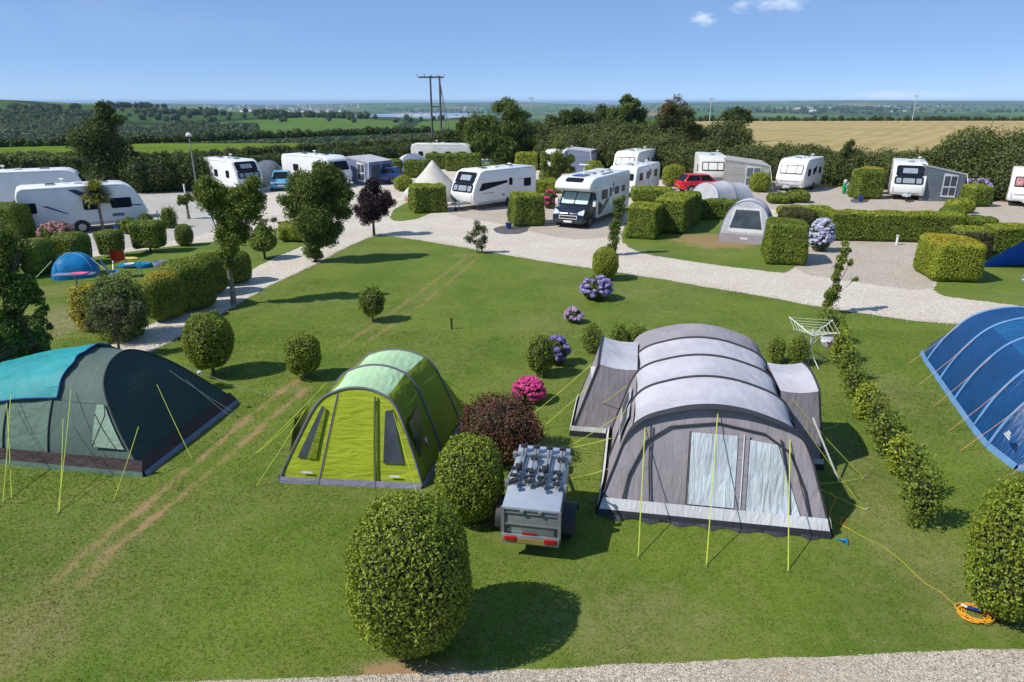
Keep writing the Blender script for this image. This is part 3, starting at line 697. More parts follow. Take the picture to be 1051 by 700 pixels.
flowering('hydrangea','white and mauve flowers left of the gold capped hedge','hydrangea',868,881,186,201,'grey_leaf','f_pale',22,.11,9)
# ---- trees with limbs
def tree(name,label,base,lobes,mat,leaf=None,bark='bark',cover=1.5,thick=.8,nk=.45,depth=.6,sub=7,trunk=None,spray=.18,cat='tree',group=None,z0=None,seed=1,limb=.028,gz=0):
    """base px; lobes [(px,py,rpx)] of the crown in the photo, built round the trunk at its real distance"""
    r_=random.Random(seed); g=P(*base) if z0 is None else z0; s0=mpp(g); t=empty(name,g,0,label,cat,group)
    f=Fol(); mb=MB(); leaf=leaf or leafsize(g,.07,2.6); T=[]
    zs=[(zrow(g.y,py)-g.z) for _,py,_ in lobes]; H_=max(zs)
    for (px,py,rp),z in zip(lobes,zs):
        s_=mpp(Vector((g.x,g.y,z+g.z))); x=xcol(px,g.y,z+g.z)-g.x; rr_=rp*s_; yo=r_.uniform(-.25,.25)*rr_*thick
        T.append((x,yo,z,rr_))
        for k in range(sub):
            d=Vector([r_.gauss(0,1) for _ in range(3)]).normalized(); q=rr_*r_.uniform(.35,.62); sr=rr_*r_.uniform(.38,.58)
            f.ell((x+d.x*q,yo+d.y*q*thick,z+d.z*q),(sr,sr*thick,sr*.9),leaf,cover,depth,.18,2,core=.42,spray=spray)
    f.build('crown',M[mat],t,nk)
    tr=trunk or max(.06,H_*.018)
    zc=min(z-r*.6 for _,_,z,r in T); zc=max(zc,H_*.12)
    mb.tube([(0,0,-.05),(r_.uniform(-.04,.04),0,zc*.5),(0,0,zc)],[tr*1.25,tr,tr*.85],9)
    for x,yo,z,rr_ in T:
        mb.tube([(0,0,zc*.9),(x*.35+r_.uniform(-.1,.1)*rr_,yo*.4,zc+(z-zc)*.45),(x,yo,z)],[tr*.55,tr*.3,tr*.08],6)
        for k in range(3):
            d=Vector([r_.gauss(0,1) for _ in range(3)]).normalized()*rr_*.8
            mb.tube([(x*.8,yo*.8,zc+(z-zc)*.8),(x+d.x*.8,yo+d.y*.8,z+abs(d.z)*.5)],[tr*.18,tr*.05],5)
    mb.build('trunk',M[bark],t); return t
tree('forked_tree','young tree with a forked, two-lobed crown beside the gravel path on the left',(240,313),[(219,203,21),(252,205,21),(213,190,12),(232,218,16),(258,192,13),(234,240,17),(236,256,14),(246,222,20),(238,272,9),(226,222,16),(207,196,12),(262,207,13),(241,240,18)],'treelit',.08,cover=1.7,bark='barkpale',trunk=.09,seed=4)
tree('broad_tree','broad dark green tree at the bend of the gravel path',(325,269),[(325,195,27),(306,190,19),(343,192,20),(330,176,14),(326,222,26),(305,213,17),(347,212,16),(322,243,17),(338,238,18),(322,256,13),(325,208,26),(297,202,14),(353,204,14),(328,230,22)],'tree',.085,cover=1.7,trunk=.12,seed=5)
tree('purple_tree','dark purple leaved tree where the path meets the road','384 242' and (384,242),[(384,208,18),(372,202,12),(397,205,11),(384,192,11),(378,220,12),(391,219,11),(368,214,6)],'purple',.085,cover=1.4,trunk=.07,seed=6)
tree('bare_sapling','open sparse shrub growing on the far lawn edge by the road',(490,260),[(486,240,8),(495,238,8),(490,231,7),(482,246,6),(498,246,7),(490,250,9)],'grey_leaf',.08,cover=.8,trunk=.03,seed=7,sub=4,spray=.4,cat='shrub')
tree('climber_post_tree','narrow leafy column tree in front of the big hedge blocks',(632,262),[(634,210,8),(633,219,8),(632,228,9),(631,237,8),(630,246,8),(628,253,7),(637,204,6),(640,216,5),(628,232,5)],'tree',.085,cover=1.2,trunk=.05,seed=8,sub=6,spray=.35,depth=.8)
tree('thin_sapling','tall thin leaning sapling at the road edge above the shrub row',(848,322),[(868,250,5),(866,258,6),(863,266,7),(861,275,7),(858,284,8),(855,294,9),(852,303,9),(850,311,8),(873,270,4),(877,287,4),(872,256,4)],'treelit',.085,cover=1.5,trunk=.04,seed=9,sub=5,spray=.3)
tree('bushy_tree','dark overhanging tree cut by the left edge above the dark green tent',P(-22,420),[(-8,300,30),(12,325,24),(6,272,22),(-14,340,32),(20,345,15),(24,252,7),(34,305,11),(12,366,22),(-16,372,26),(2,245,16),(44,318,8),(30,290,10),(38,345,7),(50,335,5),(30,302,15),(40,332,12),(15,302,20),(46,346,9),(10,382,18)],'tree',.075,z0=P(-22,420),cover=1.3,trunk=.12,seed=10)
tree('sparse_tree','small open branched tree right behind the turquoise tarp',(124,366),[(100,318,12),(118,315,14),(138,318,11),(112,332,14),(130,335,12),(92,333,7),(126,345,7)],'grey_leaf',.055,cover=.7,trunk=.04,seed=11,sub=6,spray=.35)
ball('round_shrub','dark round bush in the shade behind the tarp end of the green tent','shrub',-14,44,322,392,'dark',.06,amp=.06)
# cordyline palm
def palm(label,base,top,rp,seed=3,name='cordyline_palm'):
    g=P(*base); s_=mpp(g); h=zrow(g.y,top); r_=rp*s_; t=empty(name,g,0,label,'palm tree'); mb=MB(); mb.tube([(0,0,-.02),(.02,0,h*.4),(0,0,h)],[.10,.075,.09],8); mb.build('trunk',M['barkpale'],t)
    rd=random.Random(seed); V=[];F=[];T=[]
    for k in range(620):
        el=rd.uniform(-.75,1.5); a=rd.uniform(0,6.28); Ln=r_*rd.uniform(.7,1.05); d=Vector((math.cos(a)*math.cos(el),math.sin(a)*math.cos(el),math.sin(el))); sd=Vector((-math.sin(a),math.cos(a),0))
        pts=[Vector((0,0,h))+d*Ln*q+Vector((0,0,-.15*Ln*q*q)) for q in (0,.4,.75,1)]; wd=[.02,.05,.04,.004]; b0=len(V)
        for p,q in zip(pts,wd): V += [p-sd*q,p+sd*q]
        for i in range(3): F.append([b0+2*i,b0+2*i+1,b0+2*i+3,b0+2*i+2]); T.append(rd.random())
    link('crown',np_mesh('crown',np.array([v[:] for v in V]),[np.array(F)],{'tint':np.array(T)}),t,[M['palm']]); return t
palm('slim cordyline palm standing in front of the blue striped caravan',(106,237),198,17)
# ---- small things on the left
tree('lollipop_tree','small lollipop tree with a twisted pale stem on the grey gravel',(194,225),[(188,204,7),(194,203,7),(185,208,4)],'tree',.07,bark='barkpale',cover=1.8,trunk=.09,seed=12,sub=5,spray=.05,depth=.3)
ball('leafy_shrub','feathery upright shrub standing on the grey gravel near the lollipop tree','shrub',165,181,213,234,'hedge',.08,amp=.15,depth=.3,spray=.2,nk=.5)
ball('cone_topiary','narrow bullet-shaped topiary at the right end of the clipped row','topiary',180,197,230,252,'hedge',.06,e=2.6,amp=.02)
hedge('clipped block hedge on a short stem, widest of the row left of the bullet topiary',134,165,229,261,1.0,'hedge',rad=.22,trunk=.18,taper=.09)
hedge('narrow tapering clipped block in front of the cordyline palm',99,121,239,266,.9,'hedge',rad=.2,trunk=.08,taper=.10)
hedge('clipped square block between the dusty pink hydrangea and the small blue tent',55,85,242,274,1.1,'hedge',rad=.3,taper=.06)
hedge('dark clipped block hedge behind the small blue tent on the left',20,46,249,284,1.2,'box',rad=.3)
hedge('yellow-topped tall hedge at the left edge beside the caravan nose',-20,20,211,250,1.6,'box',rad=.3,cap=('hedge',.22))
ball('leafy_shrub','bushy growth at the far left edge below the yellow-topped hedge','shrub',-16,20,230,285,'tree',.08,amp=.12,depth=.3,spray=.1)
ball('leafy_shrub','left one of two small green bushes near the caravan wheel','shrub',124,140,223,240,'hedge',.08,amp=.1)
ball('leafy_shrub','right one of two small green bushes near the caravan nose','shrub',143,157,219,236,'hedge',.08,amp=.1)
def cone(label,pl,pr,top,base,mat='hedge'):
    g=P((pl+pr)/2,base); s_=mpp(g); r_=(pr-pl)/2*s_; h=zrow(g.y,top); t=empty('cone_topiary',g,0,label,'topiary'); f=Fol(); leaf=leafsize(g,.05)
    n=int(4*math.pi*r_*r_*2.5/(leaf*leaf*.42)); z=rng.random(n)**.8; prof=lambda z:np.where(z<.35,np.sqrt(np.clip(1-((.35-z)/.35)**2,0,1)),np.clip((1-z)/.65,0,1)**.8)*r_
    a=rng.uniform(0,6.28,n); q=prof(z)*(1-.1*rng.random(n)); zb=.22*h; Pn=np.stack([q*np.cos(a),q*np.sin(a),zb+z*(h-zb)],1); f.leaves(Pn,unit(np.stack([np.cos(a),np.sin(a),np.full(n,.35)],1)),leaf)
    V=ICO2.copy(); zz=(V[:,2]+1)/2; pr_=prof(zz)*.9; ang=np.arctan2(V[:,1],V[:,0]); V=np.stack([pr_*np.cos(ang),pr_*np.sin(ang),zb+zz*(h-zb)*.97],1); f.core(V,ICOF2); f.build('foliage',M[mat],t)
    mb=MB(); mb.tube([(0,0,-.02),(0,0,h*.4)],.06,7); mb.build('trunk',M['bark'],t); return t
cone('teardrop-shaped topiary on a short stem left of the gravel path',258,286,228,266)
tree('thin_bush','wispy bush growing behind the teardrop topiary',(283,246),[(272,228,5),(281,226,5),(288,229,4),(276,235,5)],'grey_leaf',.07,cover=.8,trunk=.03,seed=13,sub=4,spray=.4,cat='shrub')
hedge('low lime leaved hedge between the broad tree and the teardrop topiary',284,313,230,250,1.0,'lime',rad=.35,amp=.07)
# ---- hedge along the path (left camping lawn)
PH=[('golden yellow round bush at the near end of the path hedge',73,108,293,338,'gold'),('large dull green bush next to the golden one in the path hedge',92,150,284,348,'tree'),
    ('gold-tipped dark bush in the middle of the path hedge',142,174,274,334,'gold'),]
for lb,a,b_,t_,s_,mt in PH[:2]: ball('hedge_bush',lb,'shrub',a,b_,t_,s_,mt,.07,amp=.12,depth=.3,e=2.4,spray=.14,group='bushes of the hedge along the path')
hedge('gold-tipped dark clipped bush in the middle of the path hedge',137,167,284,333,1.3,'box',yaw=-38,rad=.45,cap=('gold',.20))
hedge('dark clipped block of the path hedge just behind the gold-tipped bush',155,196,272,322,1.5,'box',yaw=-38,rad=.35)
hedge('rounded hedge block of the path hedge in front of its far end',183,214,264,306,1.4,'box',yaw=-38,rad=.5,cap=('hedge',.18))
hedge('far end block of the path hedge beside the forked tree',211,238,262,294,1.3,'box',yaw=-38,rad=.3)
# ---- centre pitches
hedge('square clipped hedge block in front of the white bell tent',425,460,191,219,2.2,'hedge',yaw=18,rad=.2,cap=('lime',.10))
hedge('dark green hedge block between the white caravan and the motorhome',527,560,200,233,2.0,'hedge',yaw=10,rad=.25,cap=('lime',.08))
hedge('low pale hedge behind the block beside the motorhome',546,583,185,199,1.3,'lime',rad=.25,amp=.06)
hedge('near end block of the long clipped hedge right of the motorhome',641,672,212,246,2.2,'hedge',yaw=-22,rad=.18,cap=('lime',.13))
hedge('long clipped hedge running back behind its near end block',669,701,204,240,3.6,'hedge',yaw=-26,rad=.2,cap=('lime',.16))
hedge('darker far end block of the long clipped hedge beside the low hedge',698,717,200,231,2.2,'hedge',yaw=-16,rad=.2,cap=('hedge',.1))
hedge('low clipped hedge stub between the motorhome and the long hedge',648,690,193,208,1.6,'hedge',yaw=-10,rad=.3,cap=('lime',.12))
hedge('low straight hedge in front of the silver grey tunnel tent',714,766,206,226,1.1,'hedge',yaw=-4,rad=.2)
hedge('large dark square hedge block beside the small grey awning tent',786,826,230,273,2.1,'hedge',yaw=-14,rad=.22,cap=('hedge',.16))
hedge('brown-flecked hedge just behind the large dark square block',800,836,216,246,1.2,'brownhedge',yaw=-8,rad=.3)
hedge('rounded yellow-green hedge block left of the long boundary hedge',824,857,214,244,1.6,'hedge',yaw=-12,rad=.5,cap=('lime',.2))
hedge('low hedge behind the brown-flecked one beside the small awning tent',799,832,212,222,.8,'lime',yaw=-6,rad=.25)
hedge('left half of the split dark hedge in front of the boxy white caravan',790,812,200,210,1.3,'hedge',yaw=-6,rad=.3)
hedge('right half of the split dark hedge in front of the boxy white caravan',811,832,197,209,1.5,'hedge',yaw=-6,rad=.35)
hedge('long straight boundary hedge behind the empty gravel pitch',852,984,219,249,1.2,'hedge',yaw=-6.5,rad=.2,cap=('lime',.12))
hedge('bright yellow-green rounded hedge block at the corner of the right pitch',957,1006,249,291,2.3,'lime',yaw=-10,rad=.3,taper=.03,cap=('gold',.10))
hedge('brown-sided hedge behind the bright yellow-green block',979,1017,236,268,1.3,'brownhedge',yaw=-8,rad=.3,cap=('lime',.12))
hedge('thin flat-topped hedge third back from the bright yellow-green block',980,1022,224,248,1.1,'hedge',yaw=-6,rad=.25,cap=('hedge',.15))
hedge('low rounded hedge at the end of the row beside the right edge pitch',970,994,214,230,1.2,'hedge',rad=.4)
hedge('small bright hedge nearest the lavender hydrangea',977,1003,206,220,1.3,'lime',rad=.4)
hedge('hedge behind the blue tent at the right edge',1017,1075,233,262,1.2,'hedge',yaw=-6,rad=.2,cap=('lime',.12))
hedge('square hedge block beside the lavender hydrangea',995,1020,191,213,1.6,'hedge',rad=.35,cap=('lime',.15))
hedge('flat yellow-topped hedge behind the lavender hydrangea',998,1026,176,200,1.6,'hedge',rad=.3,cap=('gold',.2))
hedge('tall square hedge with a golden cap beside the grey awning caravan',879,906,175,205,1.7,'hedge',rad=.25)
hedge('golden cap hedge standing behind the tall square hedge',884,906,172,200,1.2,'box',rad=.4,cap=('gold',.35))
ball('round_shrub','round speckled bush left of the red car','shrub',680,703,169,191,'lime',.10,e=2.8,amp=.06)
ball('round_shrub','round bush in front of the caravan with the grey awning porch','shrub',770,790,177,197,'lime',.10,e=2.8,amp=.06)
hedge('square hedge block left of the boxy white caravan',780,797,167,186,1.4,'hedge',rad=.3)
hedge('yellow-green square hedge left of the round tree',529,552,157,175,2.0,'lime',rad=.3)
hedge('square green hedge right of the white and grey awning',604,634,157,174,2.0,'hedge',rad=.3)
ball('leafy_shrub','two-tone bush behind the motorhome roof','shrub',598,620,165,183,'lime',.11,amp=.12)
tree('round_tree','round bushy tree on a short trunk behind the hedge block by the motorhome',(574,193),[(572,162,12),(562,163,9),(583,165,9),(572,153,9),(573,173,11),(561,172,7),(585,174,7)],'treelit',.13,cover=1.6,trunk=.12,seed=14,sub=5)
ball('round_shrub','dark bush at the foot of the round tree','shrub',553,574,171,192,'hedge',.11)
ball('leafy_shrub','bright yellow bush left of the bell tent','shrub',404,424,180,196,'lime',.10,amp=.1)
for k,(a,b_,t_,s_,lb) in enumerate([(380,397,163,181,'dark blue car'),(397,413,164,182,'grey dome tent front'),(414,438,165,183,'bell tent peak')]):
    hedge('clipped hedge block in the row behind the bell tent, nearest the '+lb,a,b_,t_,s_,1.6,'hedge',rad=.25)
hedge('left half of the clipped hedge behind the bell tent peak',436,458,158,174,1.8,'hedge',rad=.25)
hedge('right half of the clipped hedge in front of the distant white caravan',457,493,158,176,2.0,'hedge',rad=.25)
hedge('low hedge behind the light blue car',284,312,172,184,1.2,'hedge',rad=.3)
# ---- long boundary hedges
def longhedge(label,pts,wd,ht,mat,leaf,name='boundary_hedge',rad=.4,amp=.12,cover=2.0,cat='hedge'):
    f=Fol()
    for a,b_ in zip(pts[:-1],pts[1:]):
        d=b_-a; f.box(((a.x+b_.x)/2,(a.y+b_.y)/2,min(a.z,b_.z)),(d.length/2+wd*.3,wd/2,ht),rad,leaf,math.atan2(d.y,d.x),cover,.1,amp)
    return tag(f.build(name,M[mat]),label,cat)
longhedge('long flat-topped clipped hedge behind the far left caravan',[P(-60,191),P(20,190.5),P(99,189)],2.2,2.6,'tree',.17)
def lumps(name,label,cat,pts,rlo,rhi,n,mat,leaf,zf=.5,squash=1.0,seed=1,cover=1.5,spread=1.0,group=None,kind=None,hfun=None,aspect=.6,core=.72,depth=.4,spray=.08):
    r_=random.Random(seed); f=Fol(); Ls=[(b_-a).length for a,b_ in zip(pts[:-1],pts[1:])]; tot=sum(Ls)
    for k in range(n):
        q=(k+r_.random())/n*tot; i=0
        while i<len(Ls)-1 and q>Ls[i]: q-=Ls[i]; i+=1
        p=pts[i].lerp(pts[i+1],min(1,q/Ls[i])); rr_=r_.uniform(rlo,rhi)*(hfun(p) if hfun else 1)
        f.ell((p.x+r_.gauss(0,.35)*spread,p.y+r_.gauss(0,.5)*spread,p.z+rr_*zf*squash+r_.uniform(-.15,.25)*rr_),(rr_,rr_,rr_*squash),leaf,cover,depth,.16,2,zmin=p.z if p.z>=0 else None,core=core,spray=spray)
    o=f.build(name,M[mat],None,.55,aspect); return tag(o,label,cat,group,kind)
lumps('tall_hedge','tall dark evergreen hedge behind the lamp post and the camper with the small blue car','hedge',[P(140,197),P(208,194)],.9,1.35,50,'dark',.17,zf=.9,squash=1.1,seed=2)
lumps('boundary_hedge','long dark field hedge behind the left caravans and the blue car','hedge',[P(196,183),P(300,176),P(380,168),P(440,161)],.85,1.15,130,'dark',.19,zf=.75,seed=3)
lumps('boundary_hedge','rough brown-tipped hedge top in front of the bright pasture','hedge',[P(130,167),P(200,163),P(300,156),P(380,151),P(445,146)],0.45,0.75,150,'mid',.22,zf=.5,seed=4)
lumps('boundary_hedge','rough hedge beyond the caravans at the far left edge','hedge',[P(-60,178),P(0,176),P(60,175),P(100,174)],0.7,1.1,80,'mid',.2,zf=.6,seed=5)
lumps('hedgerow','wild mixed hedgerow behind the awning caravans on the right','hedge',[P(695,181),P(760,182),P(830,186),P(880,190),P(905,191)],1.0,1.75,110,'mid',.17,zf=.72,seed=6,spread=1.4)
lumps('hedgerow','wild hedgerow between the stubble field and the caravan with the grey panelled awning','hedge',[P(903,191),P(960,196),P(1000,198)],1.3,1.8,60,'mid',.17,zf=.7,seed=7,spread=1.4)
lumps('hedgerow','tall bushy hedgerow at the right edge beneath the stubble field','hedge',[P(985,199),P(1040,203),P(1110,208)],1.5,2.5,70,'mid',.17,zf=.85,seed=8,spread=1.5)
lumps('hedgerow','thick hedgerow of mixed bushes behind the motorhome and the central caravans','hedge',[P(560,171),P(620,172),P(690,179)],1.2,2.0,130,'mid',.2,zf=.8,seed=9,spread=3.0)
lumps('hedgerow','dense shrub belt running back behind the round tree','hedge',[P(540,160),P(600,158),P(680,157),P(745,160)],1.3,2.3,130,'mid',.26,zf=.8,seed=10,spread=5.0)
lumps('field_hedge','thin dark hedge along the far side of the stubble field','hedge',[Vector((60,268,0)),Vector((180,274,0)),Vector((330,270,0))],0.7,1.3,160,'wood_far',.5,zf=.45,seed=11,spread=1.0)
lumps('field_hedge','thin hedge on the far side of the bright pasture','hedge',[P(-50,152),P(60,149.5),P(160,146.5),P(300,141),P(440,135.5)],.6,1.1,150,'wood_far',.4,zf=.4,seed=12,spread=1)
# ---- bigger trees round the site
def farbase(px,row,y=None):
    return P(px,row)
BT=[('dark_evergreen','tall dark ragged evergreen tree rising above the left caravans',(112,197),[(105,118,13),(108,135,20),(104,152,26),(115,170,26),(96,145,14),(128,160,16),(106,108,7),(124,182,20),(100,178,18),(132,185,12),(92,132,9),(121,122,6)],'dark',.2,15),
    ('leafy_tree','large full tree in the centre just right of the utility pole pair',(512,171),[(512,125,20),(530,135,18),(496,128,16),(518,110,12),(535,118,12),(505,148,20),(530,155,18),(488,140,12),(545,140,9)],'tree',.2,16),
    ('leafy_tree','lower dark tree between the utility poles and the large full tree',(480,166),[(478,135,14),(466,140,11),(490,142,12),(478,150,16),(462,150,10),(472,125,8)],'dark',.2,17),
    ('leafy_tree','low bushy tree over the distant white caravan roof',(450,160),[(452,143,9),(444,147,8),(460,146,9)],'mid',.2,22),
    ('wispy_tree','thin wispy bare-topped tree behind the large full tree',(542,158),[(540,118,6),(545,130,8),(538,140,9)],'grey_leaf',.22,18),
    ('leafy_tree','small rounded tree left of the tall domed tree',(580,152),[(565,125,9),(578,122,11),(590,120,10),(572,135,12),(588,133,12)],'dark',.26,19),
    ('leafy_tree','broad low tree directly left of the tall domed tree',(612,152),[(603,122,11),(616,118,11),(612,132,14),(598,130,9)],'dark',.26,20),
    ('domed_tree','tall domed tree forming the highest point of the central tree line',(643,155),[(645,108,11),(652,115,11),(636,118,12),(645,128,17),(630,132,12),(656,132,10),(641,101,6),(652,104,5)],'tree',.26,21),
    ('dying_tree','tree with a rusty dying crown and bare twigs on the right of the tree line',(693,162),[(690,115,11),(702,122,12),(680,126,11),(694,133,16),(706,137,12),(684,110,6),(712,130,8)],'mid',.24,23),
    ('leafy_tree','dark tree behind the corner of the stubble field',(757,146),[(757,116,8),(748,119,7),(765,120,8),(757,123,9)],'dark',.4,24),
    ('leafy_tree','tall pointed hedgerow tree rising against the stubble field at the right edge',(1010,200),[(1010,160,12),(1016,146,8),(1003,170,13),(1022,166,11),(1018,137,4),(1030,172,10)],'mid',.17,25),
    ('leafy_tree','dark hedgerow tree just left of the golden-capped hedge',(868,191),[(870,156,8),(875,163,10),(863,168,10),(872,148,5)],'mid',.17,26)]
for nm,lb,bs,lob,mt,lf,sd in BT: tree(nm,lb,bs,[(x_,y_+r_*.15,r_*1.2) for x_,y_,r_ in lob],mt,lf,cover=1.6,seed=sd,sub=6,trunk=.22,depth=.5)
f=Fol(); g=P(693,162)
for px,py,rp in ((684,106,5),(692,102,5),(678,113,5),(699,108,4)):
    z=zrow(g.y,py); s_=mpp(Vector((g.x,g.y,z))); f.ell((xcol(px,g.y,z),g.y-1.5,z),(rp*s_,)*3,.24,.8,.7,.2,core=0,spray=.3)
o=f.build('dry_crown',M['dryleaf'],bpy.data.objects['dying_tree'],.4); o.matrix_parent_inverse=Matrix.Translation(-g)
# ---- woods and far trees on the terrain, one canopy clump template repeated
def canopy(name,label,cat,where,mat,r0,r1,leafk=.34,seed=1):
    rd=np.random.default_rng(seed); Vs=[];Fs=[];Ts=[];nb_=0; Cv=[];Cf=[];Ct=[];nc=0
    tmpl=[]
    for q in range(5):
        D=unit(rd.normal(size=(240,3))); D[:,2]=np.abs(D[:,2])*.9-.15; pos=D*bumpy(D,.2,3,q)[:,None]*(1-.25*rd.random((240,1)))
        nr=unit(D+rd.normal(size=D.shape)*.5); t=rd.normal(size=D.shape); t=unit(t-nr*(t*nr).sum(1,keepdims=True)); b=np.cross(nr,t); h=.5*leafk*(.6+.8*rd.random((240,1)))
        tmpl.append((np.stack([pos-t*h,pos+b*h*.7,pos+t*h,pos-b*h*.7],1).reshape(-1,3),rd.random(240)))
    for (x,y,z) in where:
        r=rd.uniform(r0,r1); V,t=tmpl[rd.integers(5)]; a=rd.uniform(0,6.28); c_,s_=math.cos(a),math.sin(a); Rm=np.array([[c_,s_,0],[-s_,c_,0],[0,0,1]])
        sc=np.array([r,r,r*rd.uniform(.8,1.25)]); Vs.append((V@Rm)*sc+np.array([x,y,z+r*.75])); Fs.append(np.arange(len(V)).reshape(-1,4)+nb_); nb_+=len(V); Ts.append(np.clip(t*.7+rd.uniform(-.15,.45),0,1))
        Cv.append(ICO2*sc*.78+np.array([x,y,z+r*.6])); Cf.append(ICOF2+nc); Ct.append(np.full(len(ICOF2),.1)); nc+=len(ICO2)
    V=np.concatenate(Vs+Cv); me=np_mesh(name,V,[np.concatenate(Fs),np.concatenate(Cf)+nb_],{'tint':np.concatenate(Ts+Ct)})
    return me
def scatter(n,pxr,rowr,seed,keep=lambda px,row:True,off=0):
    rd=random.Random(seed); out=[]
    k=0
    while len(out)<n and k<n*6:
        k+=1; px=rd.uniform(*pxr); row=rd.uniform(*rowr)
        if not keep(px,row): continue
        p=march(px,row,off=off)
        if p is not None: out.append((p.x,p.y,p.z))
    return out
def wkeep(px,row):
    if 262<px<335 and 125<row<137: return False            # bright field gap
    if 120<px<165 and row<128: return False
    if px>330 and row<134: return False
    if px>160 and row<124+((px-160)*.02): return False
    return True
wood=scatter(1500,(-60,470),(124,149),31,wkeep,6)+scatter(330,(-60,88),(117,130),32,off=6)
me=canopy('woodland','','',wood,'wood_far',2.8,5.2,seed=3,leafk=.30)
tag(link('woodland',me,None,[M['wood_far']]),'wooded valley of mixed trees beyond the bright pasture on the left','woodland',kind='stuff')
# far hedgerow trees, dots on distant fields
far=scatter(120,(-40,470),(113,126),33)+scatter(300,(560,1100),(108,116),34)
rdl=random.Random(5)
for k in range(22):      # field hedges as strings of trees
    px=rdl.uniform(-30,440) if k<14 else rdl.uniform(720,1060); row=rdl.uniform(109,122 if k<14 else 116); sl_=rdl.uniform(-.05,.05); n_=rdl.randint(14,40)
    for q in range(n_):
        p=march(px+q*rdl.uniform(2.5,3.4),row+q*3*sl_+rdl.uniform(-.15,.15))
        if p is not None: far.append((p.x,p.y,p.z))
far=[p for p in far if not (p[0]>0 and math.hypot(p[0],p[1])<1400)]
near_=[p for p in far if math.hypot(p[0],p[1])<1500]; dist_=[p for p in far if math.hypot(p[0],p[1])>=1500]
me=canopy('distant_trees','','',near_,'wood_far',2.5,5.0,seed=4); tag(link('hillside_trees',me,None,[M['wood_far']]),'scattered trees and hedges on the near hillside fields','trees',kind='stuff')
me=canopy('distant_trees','','',dist_,'wood_far',3,7,seed=5,leafk=.5); tag(link('distant_trees',me,None,[M['wood_far']]),'far tree belts and hedges across the valley','trees',kind='stuff')
# ============================================================ vehicles
M['white']=m_plain('white_grp',(.74,.74,.73),.28,var=.05,nscale=1.2,dirt=.10)
M['offwhite']=m_plain('aged_white_grp',(.62,.61,.57),.4,var=.08,nscale=1.5,dirt=.22)
M['greypanel']=m_plain('grey_panel',(.42,.44,.46),.4,var=.06)
M['roof']=m_plain('caravan_roof',(.66,.67,.68),.45,var=.1,dirt=.3)
M['glass']=m_plain('dark_acrylic',(.014,.018,.025),.2,var=.3,nscale=1,spec=.06)
M['blind']=m_plain('silver_blind',(.24,.28,.33),.35,var=.15,nscale=2,bmp=.2,bscale=6)
M['blindw']=m_plain('white_blind',(.66,.66,.64),.5,var=.1)
M['greenblind']=m_plain('pale_green_blind',(.42,.58,.55),.35,var=.12,bmp=.3,bscale=4)
M['rubber']=m_plain('rubber',(.018,.018,.019),.8,var=.3)
M['rim']=m_plain('alloy',(.45,.46,.47),.35,.7)
M['steel']=m_plain('galvanised',(.30,.32,.33),.42,.55,var=.2,nscale=9)
M['black']=m_plain('black_plastic',(.022,.023,.025),.5)
M['navy']=m_plain('navy_paint',(.010,.016,.038),.18,spec=.7)
M['navystripe']=m_plain('navy_decal',(.018,.035,.13),.35)
M['greystripe']=m_plain('grey_decal',(.16,.18,.21),.35)
M['redpaint']=m_plain('red_paint',(.50,.012,.022),.2,spec=.6)
M['bluepaint']=m_plain('light_blue_paint',(.10,.30,.46),.22,spec=.6)
M['dkblue']=m_plain('dark_blue_paint',(.012,.045,.20),.18,spec=.7)
M['lampglass']=m_plain('headlamp',(.55,.58,.62),.1,spec=.8)
M['redlens']=m_plain('red_lens',(.30,.010,.013),.25)
M['amber']=m_plain('amber_lens',(.6,.2,.02),.2)
M['plate']=m_plain('white_plate',(.7,.7,.68),.4)
M['yplate']=m_plain('yellow_plate',(.24,.185,.045),.5)
M['curtain']=m_plain('pink_pattern_curtain',(.50,.25,.26),.8,var=.5,nscale=7)
def wheel(parent,x,y,r=.32,w=.2):
    mb=MB(); mb.lathe([(r*.62,-w/2),(r*.93,-w/2),(r,-w*.36),(r,w*.36),(r*.93,w/2),(r*.62,w/2)],(x,y,r),20,'y'); o=mb.build('wheel',M['rubber'],parent)
    s=1 if y>0 else -1
    m2=MB(); m2.lathe([(.0001,-.01),(r*.2,0.0),(r*.5,-.03*1),(r*.63,.0),(r*.64,-.02)] ,(x,y+s*w*.45,r),16,'y')
    for k in range(5):
        a=k*2*math.pi/5; m2.box((x+math.cos(a)*r*.36,y+s*(w*.5),r+math.sin(a)*r*.36),(r*.5,.02,r*.13),ry=-a)
    m2.build('rim',M['rim'],o); return o
def seg_frame(prof,i):
    a,b_=prof[i],prof[i+1]; return Vector((a[0],0,a[1])),Vector((b_[0],0,b_[1]))
